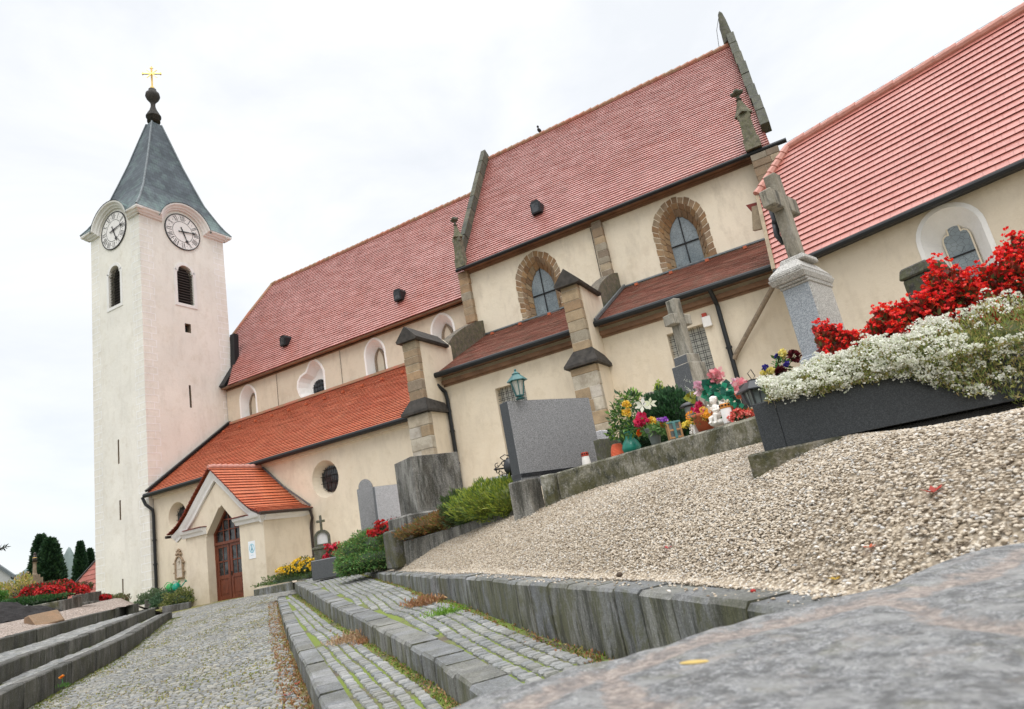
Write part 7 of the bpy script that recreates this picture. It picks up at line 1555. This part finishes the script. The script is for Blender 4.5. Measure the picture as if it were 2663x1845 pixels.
# alyssum
def alyssum():
    o=thing('white_alyssum','long cushion of white sweet alyssum spilling over the black planter','flowers',A+pu*1.2+np.array([0,0,ph]))
    n=34000; s=rng.random(n)*(PL+.15)+.10; q=rng.random(n); hmax=.10+.12*np.clip(s/1.2,0,1)+.05*np.clip((s-1.2)/1.2,0,1); over=np.clip((s-.8)/.6,0,1)*.30
    th=q*math.pi*1.12-.55*over  # angle round the cushion
    th=rng.uniform(-.15,1,n)*math.pi*.75; lum=1+.12*np.sin(s*19)+.10*np.sin(s*7+th*3)+.08*np.sin(s*31+th*5); rad=(1-.45*rng.random(n)**2)*lum
    d_=.12-np.cos(th)*(.20+.06*np.clip(s,0,1))*rad; z_=np.where(th>0,np.sin(th),0)*hmax*rad; hang=(rng.random(n)<np.where(s>.9,.48,.22))&(s>.35); z_=np.where(hang,-rng.random(n)**1.4*(.04+over*1.05)*lum,z_); d_=np.where(hang,-.02-rng.random(n)*.09*lum,d_)
    P=A+np.outer(s,pu)+np.outer(d_,pn)+np.outer(z_+ph,[0,0,1.]); D=np.outer(-np.cos(th),pn)*.8+np.outer(np.sin(th)+.4,[0,0,1.])
    qmesh('leaves',quads(P,D,.030,.22,.6),pick([(.36,.38,.10),(.26,.32,.08),(.42,.37,.13),(.16,.22,.06),(.38,.29,.13)],n,.25),o)
    m_=2100; s=rng.random(m_)**.8*(PL+.15)+.09; s=np.concatenate([s,rng.random(900)*1.1+.09]); m_=len(s); th=rng.uniform(-.1,.95,m_)*math.pi*.72; lum=1+.12*np.sin(s*19)+.10*np.sin(s*7+th*3)+.08*np.sin(s*31+th*5); hm=.10+.12*np.clip(s/1.2,0,1)+.05*np.clip((s-1.2)/1.2,0,1); over=np.clip((s-.8)/.6,0,1)*.30
    lum=lum*rng.uniform(.9,1.12,m_); d_=.12-np.cos(th)*(.21+.06*np.clip(s,0,1))*lum*1.04; z_=np.where(th>0,np.sin(th),0)*hm*lum*1.04; hang=(rng.random(m_)<np.where(s>.9,.38,.2))&(s>.2); z_=np.where(hang,-rng.random(m_)**1.3*(.05+over*1.1),z_); d_=np.where(hang,-.04-rng.random(m_)*.08,d_)
    P=A+np.outer(s,pu)+np.outer(d_,pn)+np.outer(z_+ph+.012,[0,0,1.]); Nn=unit(np.outer(-np.cos(th),pn)+np.outer(np.sin(th)+.5,[0,0,1.]))
    k=26; keep=~((s>1.15)&(th<1.2)&(rng.random(m_)<.45)); s,th,P,Nn=s[keep],th[keep],P[keep],Nn[keep]; keep=rng.random(m_)<.60 if False else rng.random(len(s))<.48; s,th,P,Nn=s[keep],th[keep],P[keep],Nn[keep]; m_=len(s); r_=rng.uniform(.014,.032,m_); dd=unit(rng.normal(0,1,(m_,k,3))+Nn[:,None]*1.1); PPs=(P[:,None]+dd*r_[:,None,None]*np.array([1,1,.8])).reshape(-1,3); V=quads(PPs,dd.reshape(-1,3)+.0,.0115,1.15,.9)
    qmesh('blossoms',V,pick([(.80,.80,.73),(.84,.83,.76),(.70,.73,.58)],len(V),.06),o)
    b=MB()
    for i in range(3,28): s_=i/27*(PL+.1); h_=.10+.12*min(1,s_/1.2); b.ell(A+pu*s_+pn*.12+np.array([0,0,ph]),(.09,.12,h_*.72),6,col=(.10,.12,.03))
    b.build('inner_stems','foliage',o)
alyssum()
def begonia():
    st=.50; o=thing('red_begonia','bank of bright red begonias behind the white alyssum in the black planter','flowers',A+pu*1.4+pn*.35+np.array([0,0,ph]))
    n=12000; s=st+rng.random(n)*(PL-st+.2); prof=lambda s:.40+.12*np.clip((s-.9)/.4,0,1)+.06*np.clip((s-1.4)/.6,0,1)-.12*np.exp(-((s-.80)/.07)**2)
    th=rng.random(n)*math.pi; lum=1+.12*np.sin(s*15+1)+.10*np.sin(s*27+th*3); rad=(1-.4*rng.random(n)**2)*lum
    P=A+np.outer(s,pu)+np.outer(.42-np.cos(th)*.16*rad,pn)+np.outer(ph+np.sin(th)**.6*prof(s)*rad,[0,0,1.]); D=np.outer(-np.cos(th),pn)+np.outer(np.sin(th)+.3,[0,0,1.])
    qmesh('leaves',quads(P,D,.045,.7,.6),pick([(.16,.03,.02),(.22,.05,.02),(.10,.11,.03),(.42,.02,.015)],n,.25),o)
    m_=4200; s=st+rng.random(m_)*(PL-st+.2); th=rng.random(m_)*math.pi*.9; lum=1+.12*np.sin(s*15+1)+.10*np.sin(s*27+th*3); rad=lum*rng.uniform(.85,1.1,m_)
    P=A+np.outer(s,pu)+np.outer(.42-np.cos(th)*.17*rad,pn)+np.outer(ph+.01+np.sin(th)**.6*prof(s)*1.04*rad,[0,0,1.]); Nn=unit(np.outer(-np.cos(th),pn)+np.outer(np.sin(th)+.2,[0,0,1.])+rng.normal(0,.4,(m_,3)))
    V,cc=flowers(P,Nn,.019,5,[(.80,.018,.014),(.70,.012,.013),(.86,.05,.02),(.80,.02,.03)]); qmesh('blossoms',V,cc,o)
    V=quads(P[::2]+Nn[::2]*.004,Nn[::2],.006,1.2,.3); qmesh('stamens',V,pick([(.85,.55,.08)],len(V),.1),o)
begonia()
# ---- small litter and moss
def leaflit(px,col,s,label,on='g',name='fallen_leaf'):
    p=onG(px,.012) if on=='g' else onZ(px,-.275) if on=='f' else onP(px,-1.44,.052); V=[]
    for k in range(5):
        a=2*math.pi*k/5+random.random(); d=np.array([math.cos(a),math.sin(a),.25+random.random()*.3]); t=np.cross(d,[0,0,1.]); V.append([p,p+d*s*.5+t*s*.25,p+d*s,p+d*s*.5-t*s*.25])
    o=qmesh(name,np.array(V),pick([col],5,.2),None,loc=tuple(p)); T1(o,label,'leaf')
leaflit(zG(1840,160),(.35,.03,.015),.045,'curled red leaf on the gravel right of centre','g'); leaflit(zG(1510,445),(.45,.08,.02),.03,'orange red leaf scrap on the gravel above the coping','g'); leaflit(zG(1335,610),(.50,.32,.03),.03,'yellow leaf at the gravel edge by the coping','g'); leaflit(zG(470,450),(.35,.05,.05),.035,'reddish leaf on the gravel near the wall top','g')
leaflit(zF(375,1050),(.30,.04,.015),.05,'dark red leaf at the foot of the lowest right step','p'); leaflit(z3(2230,1240),(.35,.05,.02),.05,'brown red leaf in the gutter of dry weeds by the right step','p')
p=onZ(zG(605,1035),-.262); b=MB(); b.ell(p,(.026,.009,.003),6,rot=None); T1(b.build('fallen_leaf','straw_leaf',loc=tuple(p)),'narrow yellow leaf lying on the foreground coping','leaf')
p=onG(zG(220,585),.02); b=MB(); b.ell(p,(.022,.022,.017),7); T1(b.build('chestnut','bark',loc=tuple(p),smooth=True),'brown chestnut on the gravel near the top of the mossy wall','chestnut')
p=onG(zG(908,668),.01); b=MB(); b.ell(p,(.012,.010,.008),6); T1(b.build('red_pebble','red_leaf',loc=tuple(p),smooth=True),'small red stone on the wall ledge at the edge of the gravel','pebble')
def stuffpatch(name,pts,n,size,asp,pal,spread,label,up=1.0,jit=.7):
    V=[];CC=[]
    for k in range(n):
        p=pts[random.randrange(len(pts))]; 
    idx=rng.integers(0,len(pts),n); P=np.array(pts)[idx]+rng.normal(0,1,(n,3))*np.array([spread,spread,.0]); 
    o=qmesh(name,quads(P,np.tile([0,0,up],(n,1)),size,asp,jit),pick(pal,n,.3),None,loc=tuple(P[0])); tag(o,label,name.replace('_',' '),kind='stuff')
W1p=np.array(W1);W2p=np.array(W2);W3p=np.array(W3);L3p=np.array(L3)
def along(Pl,off,z,n,side=-1):
    out=[]
    for k in range(n):
        s=random.random()*(len(Pl)-1); i=min(len(Pl)-2,int(s)); p=Pl[i]+(Pl[i+1]-Pl[i])*(s-i); o_=off*random.random()**1.3; x,y=p[0]+NV[0]*side*o_,p[1]+NV[1]*side*o_; out.append((x,y,z(x,y)))
    return out
DRY=[(.34,.15,.07),(.26,.12,.05),(.42,.26,.12),(.36,.20,.10),(.22,.20,.05)]; MOSS=[(.12,.20,.02),(.20,.28,.03),(.09,.14,.02)]
stuffpatch('dry_weeds',along(W1p,.26,zpath,1500),9000,.035,.35,DRY,.012,'strip of dry rust coloured weeds and leaves along the lowest right step',.4,1.0)
stuffpatch('moss',along(L3p,.30,zpath,1200,1),7000,.03,.4,[(.16,.20,.04),(.22,.22,.06),(.12,.16,.03)],.012,'moss and grass strip along the foot of the left steps',.5,1.0)
stuffpatch('moss',along(W2p,.10,zt1,500),3500,.025,.4,MOSS+DRY[2:4],.012,'moss and dry tufts along the foot of the middle right step',.6,.9)
stuffpatch('moss',along(W3p[3:],.12,zt2,500),3500,.028,.4,MOSS+DRY,.014,'moss and dry tufts along the foot of the mossy retaining wall',.6,.9)
pp_=[]
while len(pp_)<2600:
    a=random.uniform(3,24); nn=random.uniform(-4.2,.3); x,y=an(a,nn)
    if (fL3(a)+.03 if a<aL3 else -4.5)<nn<fW1(a)-.03 and y<17.2 and math.sin(a*2.1+nn*1.7)+math.sin(nn*5.3-a*.9)+random.random()*1.6>.9: pp_.append((x,y,zpath(x,y)+.005))
stuffpatch('moss',pp_,16000,.026,.6,[(.24,.25,.05),(.30,.27,.07),(.16,.20,.04),(.28,.20,.07)],.03,'yellow green moss flecks in the joints of the cobbled path',.25,1.2)
def tuft(px,plane,n,pal,r,size,label,name='grass_tuft'):
    c=onP(px,*plane) if plane else onG(px); P=c+rng.normal(0,1,(n,3))*np.array([r,r,r*.3]); P[:,2]=np.maximum(P[:,2],c[2]); o=qmesh(name,quads(P,np.tile([0,0,1.],(n,1)),size,.25,.8),pick(pal,n,.3),None,loc=tuple(c)); T1(o,label,'plant')
tuft(zF(1440,500),(-1.03,.0533),900,[(.12,.26,.02),(.18,.32,.03)],.10,.035,'bright green moss clump at the foot of the mossy wall'); tuft(zF(1290,440),(-1.03,.0533),900,DRY[:4],.11,.06,'dry brown weed tuft against the mossy retaining wall'); tuft(zF(800,680),(-1.13,.037),900,[(.42,.30,.18),(.36,.22,.12)],.13,.05,'dry straw coloured tuft on the lower tread'); tuft(zF(870,700),(-1.13,.037),300,DRY[:4],.06,.04,'small rust coloured tuft against the middle right step')
tuft(z8(670,1165),None,160,[(.12,.22,.05)],.04,.05,'tiny green weed at the foot of the mossy border wall')
p=onP(z3(467,1225),-1.40,.052); o=thing('marigold','single orange flower growing at the foot of the left steps','flower',p); V,cc=flowers(np.array([p+[0,0,.08]]*5),np.tile([0.,-.5,.8],(5,1)),.045,6,[(.85,.35,.02),(.8,.25,.02)]); qmesh('blossom',V,cc,o); b=MB(); b.tube([p,p+[0,0,.08]],.004,5); b.build('stem','can_green',o)
tuft(z3(480,1255),(-1.42,.052),120,[(.07,.16,.03)],.04,.05,'green leaves below the orange flower')
# ---- pebbles on the gravel slope (near field) and lying on ledges
def pebbles():
    pts=[]
    def addp(n,a0,a1,k0,k1,ledge=False):
        a=rng.uniform(a0,a1,n); k=rng.uniform(k0,k1,n)
        for aa,kk in zip(a,k):
            nn=fW3(aa)+kk; x,y=an(aa,nn)
            if math.hypot(x,y)<.55: continue
            if ledge: pts.append((x,y,-.46+.012*y+.006))
            else: pts.append((x,y,max(gz(x,y),-.41+.012*(y-4))+random.uniform(-.004,.006)))
    addp(62000,-1.2,4.0,.19,2.2); addp(60000,2.5,6.5,.19,2.4); addp(30000,5.5,12,.19,2.4); addp(34000,-2.5,1.5,1.0,3.4); addp(12000,11,20,.19,1.6)
    addp(420,-1,7,.02,.2,True); addp(240,6,20,.08,.2,True)
    me=bpy.data.meshes.new('gravel'); me.from_pydata(pts,[],[]); o=bpy.data.objects.new('gravel',me); C.objects.link(o); tag(o,'loose pale beige pebbles covering the sloping grave field','gravel',kind='stuff')
    ng=bpy.data.node_groups.new('scatter','GeometryNodeTree'); ng.interface.new_socket('Geometry',in_out='INPUT',socket_type='NodeSocketGeometry'); ng.interface.new_socket('Geometry',in_out='OUTPUT',socket_type='NodeSocketGeometry')
    n=ng.nodes.new; l=ng.links.new; gi=n('NodeGroupInput'); go=n('NodeGroupOutput'); ico=n('GeometryNodeMeshIcoSphere'); ico.inputs['Subdivisions'].default_value=2; ico.inputs['Radius'].default_value=.0063
    sp=n('GeometryNodeSetPosition'); nz=n('ShaderNodeTexNoise'); nz.inputs['Scale'].default_value=70; sc=n('ShaderNodeVectorMath'); sc.operation='MULTIPLY_ADD'; sc.inputs[1].default_value=(.009,.009,.009); sc.inputs[2].default_value=(-.0045,-.0045,-.0045); l(nz.outputs['Color'],sc.inputs[0]); l(sc.outputs[0],sp.inputs['Offset']); l(ico.outputs[0],sp.inputs[0])
    tf=n('GeometryNodeTransform'); tf.inputs['Scale'].default_value=(1.25,.9,.58); l(sp.outputs[0],tf.inputs[0]); sm=n('GeometryNodeSetShadeSmooth'); l(tf.outputs[0],sm.inputs[0]); st=n('GeometryNodeSetMaterial'); st.inputs['Material'].default_value=M_['pebble']; l(sm.outputs[0],st.inputs[0])
    ip=n('GeometryNodeInstanceOnPoints'); l(gi.outputs[0],ip.inputs[0]); l(st.outputs[0],ip.inputs['Instance'])
    rv=n('FunctionNodeRandomValue'); rv.data_type='FLOAT_VECTOR'; rv.inputs[0].default_value=(-.45,-.45,0); rv.inputs[1].default_value=(.45,.45,6.28); l(rv.outputs[0],ip.inputs['Rotation'])
    r2=n('FunctionNodeRandomValue'); r2.data_type='FLOAT'; r2.inputs['Min'].default_value=.45; r2.inputs['Max'].default_value=1.5; r2.inputs['Seed'].default_value=3; l(r2.outputs[1],ip.inputs['Scale']); l(ip.outputs[0],go.inputs[0])
    md=o.modifiers.new('scatter','NODES'); md.node_group=ng
pebbles()
